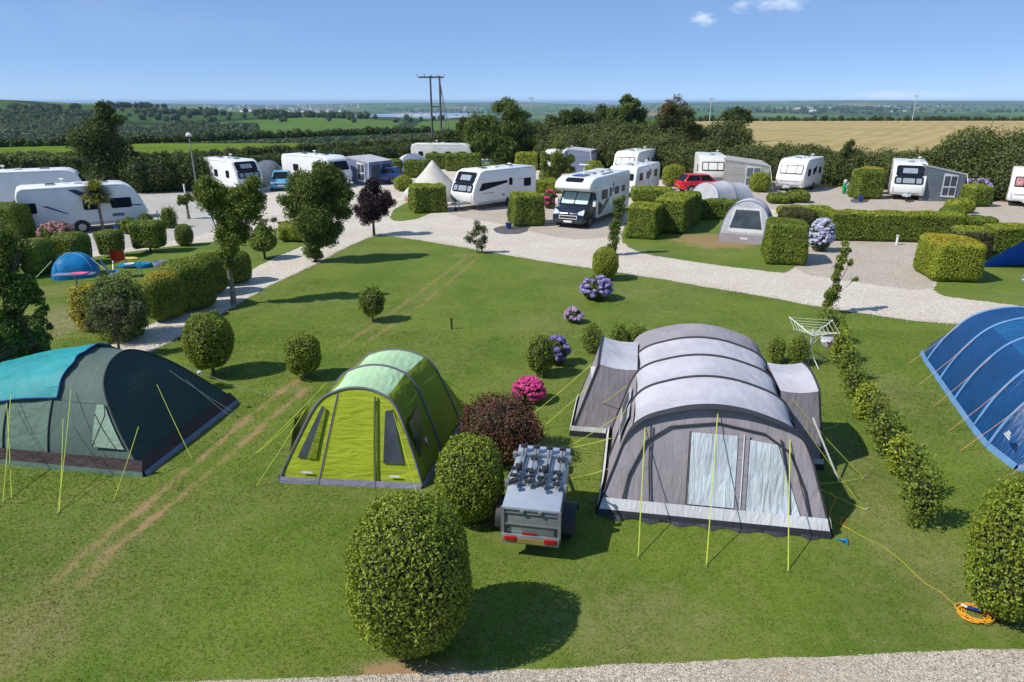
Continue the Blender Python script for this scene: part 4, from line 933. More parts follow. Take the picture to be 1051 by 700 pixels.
def caravan(label,pos,heading,Lb=6.2,Wd=2.25,Ht=2.6,front='raked',mat='white',stripes='none',fwin='dark',wins=((.25,.9),(-.28,.8)),name='caravan',axles=1,door=True,cat='caravan',group=None,hitch=True,dish=False):
    """pos = ground point under the middle of the front; local +x is the towing end"""
    t=empty(name,pos,heading,label,cat,group); h=Lb
    z0=.38; bd=.09
    if front=='raked': pr=[(-.12,z0),(.06,.62),(.14,.95),(.08,1.25),(-.42,Ht-.28),(-.85,Ht-.04),(-1.3,Ht)]
    elif front=='modern': pr=[(-.20,z0),(.02,.55),(.10,.9),(.06,1.2),(-.16,1.75),(-.62,Ht-.14),(-1.05,Ht)]
    else: pr=[(-.05,z0),(.05,.55),(.02,1.05),(-.04,1.2),(-.22,Ht-.36),(-.38,Ht-.06),(-.62,Ht)]
    rear=[(-h+.35,Ht),(-h+.12,Ht-.10),(-h,Ht-.45),(-h+.03,.9),(-h+.08,z0)]
    prof=pr+rear
    mb=MB(); mb.prism(prof,-Wd/2,Wd/2); body=mb.build('body',M[mat],t,bevel=bd,seg=3)
    # skirt / rail lines
    mb=MB()
    for s in (-1,1):
        mb.box((-h/2,s*(Wd/2+.004),z0+.09),(h-.5,.014,.16)); mb.box((-h/2-.3,s*(Wd/2+.004),Ht-.09),(h-1.6,.022,.03))
    mb.build('side_skirt',M['greypanel'],t,smooth=0)
    # front window on raked face
    k=3 if front!='modern' else 3
    a,b_=Vector((pr[k][0],0,pr[k][1])),Vector((pr[k+1][0],0,pr[k+1][1]))
    if front=='modern':
        # tall dark sunroof + window as one dark panel, over two slopes
        mb=MB(); c0=(a+b_)/2; ax=(b_-a).normalized(); nr=Vector((ax.z,0,-ax.x))
        mb.rrect(c0+nr*.002,(0,1,0),ax,Wd*.84,(b_-a).length*.98,.12,.03,nr); fwn=mb.build('front_window',M['glass'],t,smooth=30)
        c2=Vector((pr[5][0],0,pr[5][1])); ax2=(c2-b_).normalized(); nr2=Vector((ax2.z,0,-ax2.x)); mb=MB(); mb.rrect((b_+c2)/2+nr2*.002,(0,1,0),ax2,Wd*.80,(c2-b_).length*.98,.15,.03,nr2); mb.build('sunroof',M['glass'],t,smooth=30)
        mb=MB(); 
        for yy,ww in ((-.66,.34),(0,.78),(.66,.34)): mb.rrect(c0+nr*.031+Vector((0,yy,0))-ax*.03,(0,1,0),ax,ww,(b_-a).length*.62,.05,.008,nr)
        mb.build('blind',M['blind'],fwn,smooth=0)
        mb=MB(); mb.rrect((b_+c2)/2+nr2*.031,(0,1,0),ax2,.95,(c2-b_).length*.45,.05,.008,nr2); mb.build('blind',M['blind'],fwn,smooth=0)
    else:
        ln=(b_-a).length; ax=(b_-a).normalized(); nr=Vector((ax.z,0,-ax.x)); c0=a+ax*ln*.50
        mb=MB(); mb.rrect(c0+nr*.002,(0,1,0),ax,Wd*.80,ln*.66,.08,.03,nr); fwn=mb.build('front_window',M['glass'],t,smooth=30)
        if fwin!='dark':
            mb=MB()
            for yy,ww in ((-.62,.42),(0,.70),(.62,.42)): mb.rrect(c0+nr*.031+Vector((0,yy*Wd/2.25,0)),(0,1,0),ax,ww*Wd/2.25,ln*.52,.04,.008,nr)
            mb.build('blind',M[fwin],fwn,smooth=0)
    # front locker line and grab handles
    mb=MB(); mb.box((.135 if front=='raked' else .075,0,.88),(.02,Wd*.72,.025)); mb.build('locker_lid_seam',M['greystripe'],t,smooth=0)
    for s in (-1,1):
        mb=MB(); x_=pr[1][0]+.02; mb.tube([(x_,s*(Wd/2-.16),.68),(x_+.10,s*(Wd/2-.16),.72),(x_+.10,s*(Wd/2-.16),.98),(x_+.02,s*(Wd/2-.16),1.02)],.018,6); mb.build('grab_handle',M['steel'],t)
        mb=MB(); mb.rrect((.0+pr[0][0]+.14,s*(Wd/2-.2),.5),(0,1,0),(0,0,1),.2,.09,.02,.03,(1,0,0)); mb.build('front_marker_light',M['lampglass'],t,smooth=0)
        mb=MB(); mb.rrect((-h+.03,s*(Wd/2-.2),.85),(0,1,0),(0,0,1),.16,.5,.03,.04,(-1,0,0)); mb.build('tail_light',M['redlens'],t,smooth=0)
    # side windows
    for s in (-1,1):
        for (fx,w_) in wins:
            mb=MB(); c_=(-h/2+fx*h,s*(Wd/2),1.52); mb.rrect(c_,(1,0,0),(0,0,1),w_,.56,.09,.028,(0,s,0)); wn=mb.build('side_window',M['glass'],t,smooth=30)
            if fwin=='blindw' and s<0: mb=MB(); mb.rrect((c_[0],s*(Wd/2+.029),1.52),(1,0,0),(0,0,1),w_*.8,.42,.05,.006,(0,s,0)); mb.build('blind',M['blind'],wn,smooth=0)
    mb=MB(); mb.rrect((-h+.02,0,1.65),(0,1,0),(0,0,1),Wd*.5,.55,.09,.03,(-1,0,0)); mb.build('rear_window',M['glass'],t,smooth=30)
    if door:
        mb=MB(); mb.rrect((-h*.56,Wd/2,1.35),(1,0,0),(0,0,1),.62,1.78,.09,.022,(0,1,0)); d=mb.build('door',M[mat],t,smooth=30)
        mb=MB(); mb.rrect((-h*.56,Wd/2+.022,1.7),(1,0,0),(0,0,1),.36,.5,.06,.01,(0,1,0)); mb.build('door_window',M['glass'],d,smooth=0)
    # stripes on both sides
    for s in (-1,1):
        y_=s*(Wd/2)
        def dec(pts,mt,nm='side_stripe'):
            mb=MB(); mb.plate([(x,y_,z) for x,z in pts],.006,(0,s,0)); mb.build(nm,M[mt],t,smooth=0)
        if stripes=='swoosh':
            dec([(-h*.60,Ht-.20),(-h*.53,Ht-.20),(-h*.42,Ht-.62),(-h*.30,Ht-.95),(-h*.22,Ht-1.06),(-h*.34,Ht-1.04),(-h*.46,Ht-.80)],'navystripe')
            dec([(-h*.22,1.42),(-h*.02,1.36),(-h*.02,1.30),(-h*.20,1.34)],'navystripe')
            dec([(-h*.82,Ht-1.0),(-h*.78,Ht-1.0),(-h*.62,Ht-1.50),(-h*.64,Ht-1.5)],'navystripe')
            dec([(-h*.28,.95),(-h*.18,.95),(-h*.18,.78),(-h*.28,.78)],'greystripe','vent')
        elif stripes=='band':
            dec([(-h*.12,1.78),(-h*.62,1.82),(-h*.62,1.76),(-h*.12,1.28),(-h*.07,1.30)],'glass','window_band')
            dec([(-h*.66,1.80),(-h*.95,1.82),(-h*.95,1.79),(-h*.66,1.77)],'greystripe')
            dec([(-h*.30,1.12),(-h*.12,1.12),(-h*.14,1.07),(-h*.30,1.08)],'greystripe')
            dec([(-h*.47,.92),(-h*.42,.92),(-h*.42,.80),(-h*.47,.80)],'greystripe','vent')
        elif stripes=='old':
            dec([(-.3,1.0),(-h+.3,1.0),(-h+.3,.95),(-.3,.95)],'greystripe'); dec([(-.3,.88),(-h+.3,.88),(-h+.3,.86),(-.3,.86)],'navystripe')
    # roof furniture
    for fx,q in ((.30,.55),(.5,.42),(.72,.5)):
        mb=MB(); mb.box((-h*fx,0,Ht+.035),(q,q*.9,.07)); rl=mb.build('roof_light',M['roof' if q<.5 else 'greypanel'],t,bevel=.02)
        mb=MB(); mb.box((-h*fx,0,Ht+.085),(q*.82,q*.72,.03)); mb.build('pane',M['glass'] if q>.45 else M['roof'],rl,smooth=0)
    mb=MB(); mb.tube([(-h*.62,Wd*.28,Ht),(-h*.62,Wd*.28,Ht+.22)],.025,6); mb.lathe([(.02,0),(.13,.02),(.15,.06),(.03,.10)],(-h*.62,Wd*.28,Ht+.2),10); mb.build('aerial',M['white'],t)
    ax_=[-h*.54] if axles==1 else [-h*.48,-h*.48-.75]
    for s in (-1,1):
        for x_ in ax_:
            wheel(t,x_,s*(Wd/2-.055),.31,.19)
            mb=MB(); n=12; pts=[(x_+.42*math.cos(a),.30+.42*math.sin(a)) for a in [math.pi*q/n for q in range(n+1)]]; mb.plate([(x,s*(Wd/2+.0),z) for x,z in pts if True],.016,(0,s,0)); mb.build('wheel_arch',M['black'],t,smooth=0)
        for x_ in (-.6,-h+.5):
            mb=MB(); mb.tube([(x_,s*Wd*.36,z0+.02),(x_+.1,s*Wd*.40,.02)],.025,5); mb.box((x_+.1,s*Wd*.40,.015),(.16,.12,.02)); mb.build('corner_steady',M['steel'],t)
    if hitch:
        mb=MB(); mb.tube([(-.5,-.5,.42),(1.05,0,.42)],.04,6); mb.tube([(-.5,.5,.42),(1.05,0,.42)],.04,6); mb.box((1.15,0,.46),(.35,.09,.10)); mb.box((.45,0,.47),(.8,.5,.16)); hb=mb.build('hitch',M['greypanel'],t,bevel=.01)
        mb=MB(); mb.tube([(.75,.1,.1),(.75,.1,.75)],.025,6); mb.lathe([(.02,-.04),(.10,-.04),(.11,0),(.10,.04),(.02,.04)],(.75,.1,.11),12,'y'); mb.build('jockey_wheel',M['rubber'],hb)
    return t
def at_corner(px,row,heading,Wd,right=True,dx=0):
    """front centre from the pixel of one front bottom corner; right=True: vehicle's own right side corner"""
    c=P(px,row,0); f=Vector((math.cos(heading),math.sin(heading),0)); l=Vector((-math.sin(heading),math.cos(heading),0))
    return c+(l if right else -l)*Wd/2+f*dx
# near left caravan with blue swoosh: long side to the camera, towing end to the right
pA=P(28,243); pB=P(154,232); hd=math.atan2((pB-pA).y,(pB-pA).x); Lx=(pB-pA).length
t1=caravan('white touring caravan with dark blue swoosh stripes behind the clipped hedge row on the left',P(152,233)+Vector((-math.sin(hd),math.cos(hd),0))*1.12,hd,Lb=min(7.3,Lx),Ht=2.6,front='raked',stripes='swoosh',wins=((.31,1.05),(.06,.72),(-.40,.5)),axles=1)
pA=P(-60,221); pB=P(92,212); hd2=math.atan2((pB-pA).y,(pB-pA).x)
caravan('white caravan with a pale grey side, rearmost at the far left edge',pB+Vector((-math.sin(hd2),math.cos(hd2),0))*1.12,hd2,Lb=7.6,front='raked',mat='white',wins=(),hitch=False)
# caravan / campervan behind the forked tree
hd=R(-40)
caravan('white caravan behind the crown of the forked tree on the left',at_corner(245,200,hd,2.25,True),hd,Lb=6.0,Ht=2.6,front='modern',wins=((.28,.5),(-.02,.5),(-.34,.8)))
hd=R(-35)
caravan('white caravan partly hidden behind the broad tree, with a grey awning at its side',P(352,192),hd,Lb=6.6,front='raked',wins=((.2,.8),(-.2,.7)))
caravan('distant white caravan over the top of the clipped hedge and under the low tree',P(487,172),R(-4),Lb=6.9,Ht=2.6,front='raked',mat='offwhite',wins=((.33,.8),(.1,.6),(-.12,.6),(-.34,.5)))
hd=math.atan2(-.75,-.67)
caravan('white twin-panel front caravan with tall dark front glass, beside the bell tent',at_corner(487,217,hd,2.25,False),hd,Lb=6.5,Ht=2.62,front='modern',stripes='band',wins=((-.34,.75),),)
caravan('older white caravan in the centre facing the motorhome roof, with blinds drawn',P(640,186),R(-118),Lb=6.2,Ht=2.62,front='raked',fwin='blindw',wins=((.36,.55),(.1,.32),(-.3,.42)))
caravan('white caravan with blinds drawn next to the red car',P(730,193),R(-100),Lb=6.0,Ht=2.6,front='raked',fwin='blindw',mat='offwhite',wins=((.2,.8),))
caravan('boxy white caravan standing alone in the right middle with blinds drawn',P(809,197),R(-128),Lb=5.3,Ht=2.58,front='raked',fwin='blindw',wins=((.28,.7),(.02,.5),(-.3,.6)),)
caravan('rounded white caravan with tall dark front glass and a grey panelled awning beside it',P(929,206),R(-117),Lb=6.4,Ht=2.65,front='modern',wins=((.28,.7),))
caravan('white caravan with pink patterned curtains cut by the right edge',P(1052,213),R(-124),Lb=6.4,Wd=2.3,Ht=2.6,front='boxy',fwin='curtain',stripes='old',wins=((.2,.8),))
caravan('white caravan mostly hidden behind the round bushy tree',P(566,178),R(-120),Lb=5.5,Ht=2.3,front='raked',wins=((.2,.8),))
# ---- motorhome
def motorhome(label,pos,hd,Lb=7.0):
    t=empty('motorhome',pos,hd,label,'motorhome'); Wd=2.28; Ht=2.82
    # living box with nose over the cab
    mb=MB(); mb.prism([(-1.75,.42),(-1.75,1.5),(-1.55,1.95),(-.62,2.08),(-.42,2.22),(-.50,2.52),(-.95,2.76),(-1.5,Ht),(-Lb+.2,Ht),(-Lb,Ht-.2),(-Lb,.42)],-Wd/2,Wd/2); body=mb.build('body',M['white'],t,bevel=.10,seg=3)
    # cab: bonnet, scuttle, screen pillars
    mb=MB(); mb.prism([(-2.1,.32),(0.02,.30),(.06,.55),(.0,.88),(-.22,1.05),(-.72,1.22),(-1.42,2.02),(-2.1,2.02)],-1.0,1.0); mb.build('cab',M['navy'],t,bevel=.09,seg=3)
    a=Vector((-.76,0,1.25)); b_=Vector((-1.38,0,1.97)); ax=(b_-a).normalized(); nr=Vector((ax.z,0,-ax.x)); ws=MB(); ws.rrect((a+b_)/2+nr*.01,(0,1,0),ax,1.80,(b_-a).length*.98,.10,.02,nr); wsn=ws.build('windscreen',M['glass'],t,smooth=30)
    for s in (-1,1): mb=MB(); mb.rrect((a+b_)/2+nr*.031+Vector((0,s*.43,0)),(0,1,0),ax,.80,(b_-a).length*.84,.07,.01,nr); mb.build('blind',M['greenblind'],wsn,smooth=0)
    for s in (-1,1):
        mb=MB(); mb.plate([(-1.0,s*1.0,1.22),(-1.88,s*1.0,1.22),(-1.88,s*1.0,1.86),(-1.42,s*1.0,1.86)],.02,(0,s,0)); mb.build('cab_window',M['glass'],t,smooth=0)
        mb=MB(); mb.box((-1.02,s*1.20,1.38),(.12,.18,.36)); mb.tube([(-1.05,s*1.0,1.25),(-1.02,s*1.15,1.28)],.03,6); mb.build('wing_mirror',M['white'],t,bevel=.03)
        mb=MB(); mb.plate([(.02,s*.62,.80),(.02,s*.95,.78),(-.10,s*.97,1.02),(-.22,s*.90,1.07),(-.05,s*.60,.93)],.05,(1,0,.4)); mb.build('headlight',M['lampglass'],t,smooth=0)
        wheel(t,-.82,s*.93,.34,.22); wheel(t,-Lb+1.9,s*.98,.34,.22)
        mb=MB(); pts=[(-.82+.43*math.cos(q),.34+.43*math.sin(q)) for q in [math.pi*k/12 for k in range(13)]]; mb.plate([(x,s*.985,z) for x,z in pts],.022,(0,s,0)); pts=[(-Lb+1.9+.42*math.cos(q),.42+.34*math.sin(q)) for q in [math.pi*k/12 for k in range(13)]]; mb.plate([(x,s*(Wd/2),z) for x,z in pts],.01,(0,s,0)); mb.build('wheel_arch',M['black'],t,smooth=0)
        for (x,w_,z,h_) in ((-2.75,.95,1.72,.55),(-4.9,.7,1.75,.45),(-6.1,.5,1.75,.4)):
            mb=MB(); mb.rrect((x,s*Wd/2,z),(1,0,0),(0,0,1),w_,h_,.08,.025,(0,s,0)); mb.build('side_window',M['glass'],t,smooth=30)
        mb=MB(); mb.plate([(-2.0,s*Wd/2,.62),(-2.25,s*Wd/2,.62),(-3.6,s*Wd/2,1.38),(-3.45,s*Wd/2,1.46),(-3.1,s*Wd/2,1.36)],.006,(0,s,0)); mb.plate([(-1.80,s*Wd/2,1.42),(-1.80,s*Wd/2,.60),(-1.95,s*Wd/2,.60),(-2.6,s*Wd/2,1.1)],.005,(0,s,0)); mb.build('side_swoosh',M['black'],t,smooth=0)
        mb=MB(); mb.rrect((-3.75,s*Wd/2,1.35),(1,0,0),(0,0,1),.58,1.7,.08,.015,(0,s,0)); d=mb.build('door',M['white'],t,smooth=0)
        mb=MB(); mb.rrect((-3.75,s*(Wd/2+.016),1.75),(1,0,0),(0,0,1),.34,.55,.05,.01,(0,s,0)); mb.build('door_window',M['glass'],d,smooth=0)
        mb=MB(); mb.rrect((-4.25,s*(Wd/2),2.15),(1,0,0),(0,0,1),.26,.26,.12,.008,(0,s,0)); mb.rrect((-4.25,s*(Wd/2),1.85),(1,0,0),(0,0,1),.30,.30,.14,.008,(0,s,0)); mb.build('round_decal',M['navystripe'],t,smooth=0)
        mb=MB(); mb.plate([(-.60,s*Wd/2,2.22),(-1.6,s*Wd/2,2.30),(-1.6,s*Wd/2,2.25)],.006,(0,s,0)); mb.build('pod_stripe',M['greystripe'],t,smooth=0)
    mb=MB(); mb.box((.06,0,.66),(.04,.95,.20)); mb.build('grille',M['black'],t,bevel=.01)
    mb=MB()
    for z in (.575,.745): mb.box((.075,0,z),(.05,1.10,.035))
    for s in (-1,1): mb.box((.07,s*.55,.66),(.05,.035,.2))
    mb.build('grille_surround',M['white'],t,bevel=.01)
    mb=MB(); mb.lathe([(.001,-.01),(.06,-.01),(.07,0),(.06,.01),(.001,.01)],(0.03,0,.90),14); mb.build('bonnet_badge',M['rim'],t)
    mb=MB(); mb.box((.03,0,.40),(.14,1.86,.20)); mb.build('bumper',M['black'],t,bevel=.04)
    mb=MB(); mb.rrect((.10,0,.42),(0,1,0),(0,0,1),.52,.115,.01,.012,(1,0,0)); mb.build('number_plate',M['plate'],t,smooth=0)
    mb=MB(); mb.rrect((-.78,0,2.70),(0,1,0),Vector((-.55,0,.22)),1.05,.42,.08,.03,(.4,0,1)); mb.build('cab_skylight',M['glass'],t,smooth=0)
    mb=MB(); mb.box((-2.0,-.1,Ht+.05),(1.1,.75,.035)); mb.build('solar_panel',M['dkblue'],t,smooth=0)
    for x in (-3.3,-4.6,-5.9):
        mb=MB(); mb.box((x,0,Ht+.05),(.55,.5,.09)); mb.build('roof_light',M['greypanel'],t,bevel=.02)
    mb=MB(); mb.tube([(-2.9,-.3,Ht),(-2.9,-.3,Ht+.55)],.03,6); mb.box((-2.9,-.3,Ht+.57),(.34,.55,.05)); mb.build('aerial',M['white'],t,bevel=.01)
    mb=MB(); mb.tube([(-3.0,.8,Ht+.04),(-4.9,.8,Ht+.04)],.05,8); mb.build('roof_rail',M['greypanel'],t)
    return t
hd=math.atan2(-.88,-.47)
motorhome('large motorhome with a dark navy cab, white body and silver windscreen blinds',at_corner(601,236,hd,2.2,False),hd,Lb=7.4)
caravan('long low white campervan body directly behind the motorhome',P(637,203),hd,Lb=6.3,Ht=2.3,front='boxy',wins=((.3,.8),(.02,.8),(-.3,.7)),hitch=False,name='campervan',cat='campervan')
# ---- cars
def car(label,pos,hd,paint,Lc=4.1,Wc=1.72,Hc=1.48,kind='hatch',name='parked_car'):
    t=empty(name,pos,hd,label,'car'); h=Lc/2
    mb=MB()
    low=[(-h+.05,.30),(h-.10,.26),(h,.50),(h-.06,.68),(h-.85,.90),(h-.95,.93),(-h+.35,.97),(-h+.02,.92),(-h,.55)]
    mb.prism(low,-Wc/2,Wc/2)
    mb.build('body',M[paint],t,bevel=.10,seg=3)
    # cabin: lofted, narrower at the roof
    if kind=='hatch': b0=[(h-.98,.90),(-h+.10,.94)]; r0=[(h-1.72,Hc-.02),(-h+.55,Hc)]
    else: b0=[(h-1.05,.90),(-h+.55,.94)]; r0=[(h-1.8,Hc-.02),(-h+1.15,Hc)]
    wb,wt=Wc/2-.07,Wc/2-.24
    mb=MB(); vs=[(b0[0][0],-wb,b0[0][1]),(b0[0][0],wb,b0[0][1]),(b0[1][0],wb,b0[1][1]),(b0[1][0],-wb,b0[1][1]),(r0[0][0],-wt,r0[0][1]),(r0[0][0],wt,r0[0][1]),(r0[1][0],wt,r0[1][1]),(r0[1][0],-wt,r0[1][1])]
    mb.add(vs,[(0,1,2,3),(4,5,6,7),(0,1,5,4),(1,2,6,5),(2,3,7,6),(3,0,4,7)]); mb.build('cabin',M[paint],t,bevel=.07,seg=2)
    def pane(nm,ids,sx=.86,sz=.76):
        q=[Vector(vs[i]) for i in ids]; c_=sum(q,Vector())/4; q=[c_+(p-c_)*sx for p in q]; nr=(q[1]-q[0]).cross(q[2]-q[0]).normalized()
        if nr.dot(c_-Vector((0,0,1.1)))<0: nr=-nr
        mb=MB(); mb.plate([p+nr*.003 for p in q],.014,nr); return mb.build(nm,M['glass'],t,smooth=0)
    pane('windscreen',(0,1,5,4)); pane('rear_window',(2,3,7,6))
    for ids in ((1,2,6,5),(3,0,4,7)):
        A,B,C_,D=[Vector(vs[i]) for i in ids]
        for f0,f1 in ((.05,.50),(.54,.93)):
            q=[A.lerp(B,f0),A.lerp(B,f1),D.lerp(C_,f1),D.lerp(C_,f0)]; q=[q[0].lerp(q[3],.10),q[1].lerp(q[2],.10),q[1].lerp(q[2],.86),q[0].lerp(q[3],.86)]
            nr=(q[1]-q[0]).cross(q[2]-q[0]).normalized(); nr=nr if nr.y*A.y>0 else -nr
            mb=MB(); mb.plate([p+nr*.004 for p in q],.012,nr); mb.build('side_window',M['glass'],t,smooth=0)
    for s in (-1,1):
        wheel(t,h-.78,s*(Wc/2-.09),.31,.2); wheel(t,-h+.72,s*(Wc/2-.09),.31,.2)
        for x in (h-.78,-h+.72):
            mb=MB(); pts=[(x+.38*math.cos(q),.31+.38*math.sin(q)) for q in [math.pi*k/10 for k in range(11)]]; mb.plate([(a_,s*(Wc/2-.004),z) for a_,z in pts],.010,(0,s,0)); mb.build('wheel_arch',M['black'],t,smooth=0)
        mb=MB(); mb.box((h-.09,s*(Wc/2-.25),.70),(.16,.34,.13)); mb.build('headlight',M['lampglass'],t,bevel=.03)
        mb=MB(); mb.box((-h+.06,s*(Wc/2-.17),.84),(.14,.26,.22)); mb.build('tail_light',M['redlens'],t,bevel=.03)
        mb=MB(); mb.box((h-1.35,s*(Wc/2+.07),.98),(.12,.16,.12)); mb.build('wing_mirror',M[paint],t,bevel=.03)
        mb=MB()
        for x in (.15,-.75): mb.box((x,s*(Wc/2+.004),.80),(.16,.018,.03))
        mb.build('door_handle',M['black'],t,smooth=0)
    for x,mt in ((h+.005,'plate'),(-h-.005,'yplate')):
        mb=MB(); mb.box((x,0,.50),(.02,.52,.11)); mb.build('number_plate',M[mt],t,smooth=0)
    mb=MB(); mb.box((h-.02,0,.60),(.05,.9,.08)); mb.build('grille',M['black'],t,smooth=0)
    return t
car('red hatchback parked in front of the caravan with drawn blinds',P(719,197),R(12),'redpaint',3.95)
car('small light blue car beside the white caravan on the left',P(290,194),R(-75),'bluepaint',3.8)
car('dark blue estate car behind the purple tree',P(388,188),R(175),'dkblue',4.6,1.8,1.45)
# ============================================================ tents
M['roofgrey']=m_fabric('pale_grey_roof_cloth',(.47,.46,.505),trans=.08,wr=.25,stretch=(1,1,1))
M['wallgrey']=m_fabric('mauve_grey_wall_cloth',(.30,.268,.29),trans=.06,stretch=(2.2,1,.6),wr=.28)
M['midgrey']=m_fabric('grey_dome_cloth',(.30,.275,.295),trans=.06,wr=.3)
M['bandwhite']=m_fabric('white_band',(.60,.60,.62),trans=.03,wr=.3,stretch=(4,1,1))
M['sleeve']=m_plain('dark_sleeve',(.030,.030,.036),.7)
M['mud']=m_plain('mud_flap',(.022,.024,.030),.6,bmp=.6,bscale=9)
M['clear']=m_fabric('silvery_curtain_window',(.53,.58,.62),rough=.28,trans=0,spec=.6,wr=.5,wscale=1.6,stretch=(5,1,.9),var=.25)
M['guy']=m_plain('neon_guy',(.46,.56,.05),.6)
M['guyor']=m_plain('orange_guy',(.62,.28,.10),.6)
M['guywhite']=m_plain('pale_guy',(.55,.60,.45),.6)
M['peg']=m_plain('peg',(.5,.5,.5),.4,.6)
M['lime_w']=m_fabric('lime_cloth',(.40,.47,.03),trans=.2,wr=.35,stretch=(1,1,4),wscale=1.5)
M['lime_s']=m_fabric('shaded_lime_cloth',(.24,.30,.02),trans=.3,wr=.45,stretch=(1,1,3))  # dimmed copy of the lime front cloth; the sides' shade is in the colour
M['mint']=m_fabric('mint_roof_cloth',(.44,.64,.38),trans=.12,wr=.3,stretch=(2,1,1))
M['lilac']=m_fabric('lilac_skirt',(.24,.23,.31),trans=.03)
M['darkwin']=m_plain('mesh_window',(.055,.065,.075),.25,var=.4,nscale=2,spec=.6)
M['greytr']=m_plain('grey_trim',(.12,.12,.145),.7)
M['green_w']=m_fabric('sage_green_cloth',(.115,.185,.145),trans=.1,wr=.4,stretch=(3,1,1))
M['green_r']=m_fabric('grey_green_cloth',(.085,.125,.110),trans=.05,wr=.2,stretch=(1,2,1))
M['green_d']=m_fabric('shaded_green_cloth',(.032,.062,.055),trans=.08,wr=.35)  # end wall turned from the sun: its shade is put into this darker green
M['green_p']=m_fabric('pale_green_cloth',(.24,.34,.26),trans=.1,wr=.3)
M['brownskirt']=m_fabric('brown_skirt',(.055,.038,.040),trans=0,wr=.5)
M['turq']=m_fabric('turquoise_tarp',(.020,.27,.29),rough=.6,trans=.1,wr=.35,wscale=3,stretch=(1,1,1),spec=.3)
M['blue_t']=m_fabric('blue_tent_cloth',(.005,.058,.185),rough=.45,trans=.12,wr=.5,wscale=2.4,spec=.5,stretch=(1,2.5,1))
M['blue_l']=m_fabric('lighter_blue_cloth',(.006,.10,.26),rough=.42,trans=.15,wr=.7,wscale=3,spec=.5,stretch=(1,2.5,1))
M['skyband']=m_plain('light_blue_band',(.11,.24,.44),.6)
M['blue_s']=m_fabric('bright_blue_cloth',(.008,.22,.50),rough=.45,trans=.2,wr=.25,wscale=2)
M['canvas']=m_fabric('cream_canvas',(.60,.57,.50),trans=.15,wr=.25)
M['silver']=m_fabric('silver_grey_cloth',(.46,.46,.50),trans=.08,wr=.3)
M['bluegrey']=m_fabric('blue_grey_cloth',(.17,.20,.30),trans=.06)
M['awn']=m_fabric('beige_grey_awning',(.40,.39,.37),trans=.08)
M['awnd']=m_fabric('charcoal_awning',(.060,.075,.095),trans=.04)
M['awndl']=m_fabric('grey_awning_panel',(.13,.155,.185),trans=.04)
M['wood']=m_plain('orange_wood',(.30,.10,.035),.7)
M['alu']=m_plain('pole_white',(.6,.6,.6),.4)
def prof_pts(ctrl, W, Hh, n=8, right=None):
    """ctrl: fractions from base (1,0) to apex (0,1); returns full profile list (u,z) left to right"""
    c=[Vector((a*W,b_*Hh)) for a,b_ in ctrl]; c=[Vector((c[0].x+(c[0].x-c[1].x)*.3,-c[1].y*.5))]+c+[Vector((-c[-2].x,c[-2].y))]
    out=[]
    for i in range(1,len(c)-2):
        for k in range(n):
            t=k/n; p0,p1,p2,p3=c[i-1],c[i],c[i+1],c[i+2]
            out.append(.5*((2*p1)+(p2-p0)*t+(2*p0-5*p1+4*p2-p3)*t*t+(3*p1-p0-3*p2+p3)*t**3))
    out.append(Vector((0,Hh))); out[0]=Vector((W,0))
    o2=out if right is None else [Vector((x,z)) for x,z in prof_pts(right,W,Hh,n)[len(out)-1:]][::-1]
    return [(-p.x,p.y) for p in out]+[(p.x,p.y) for p in o2[::-1][1:]]
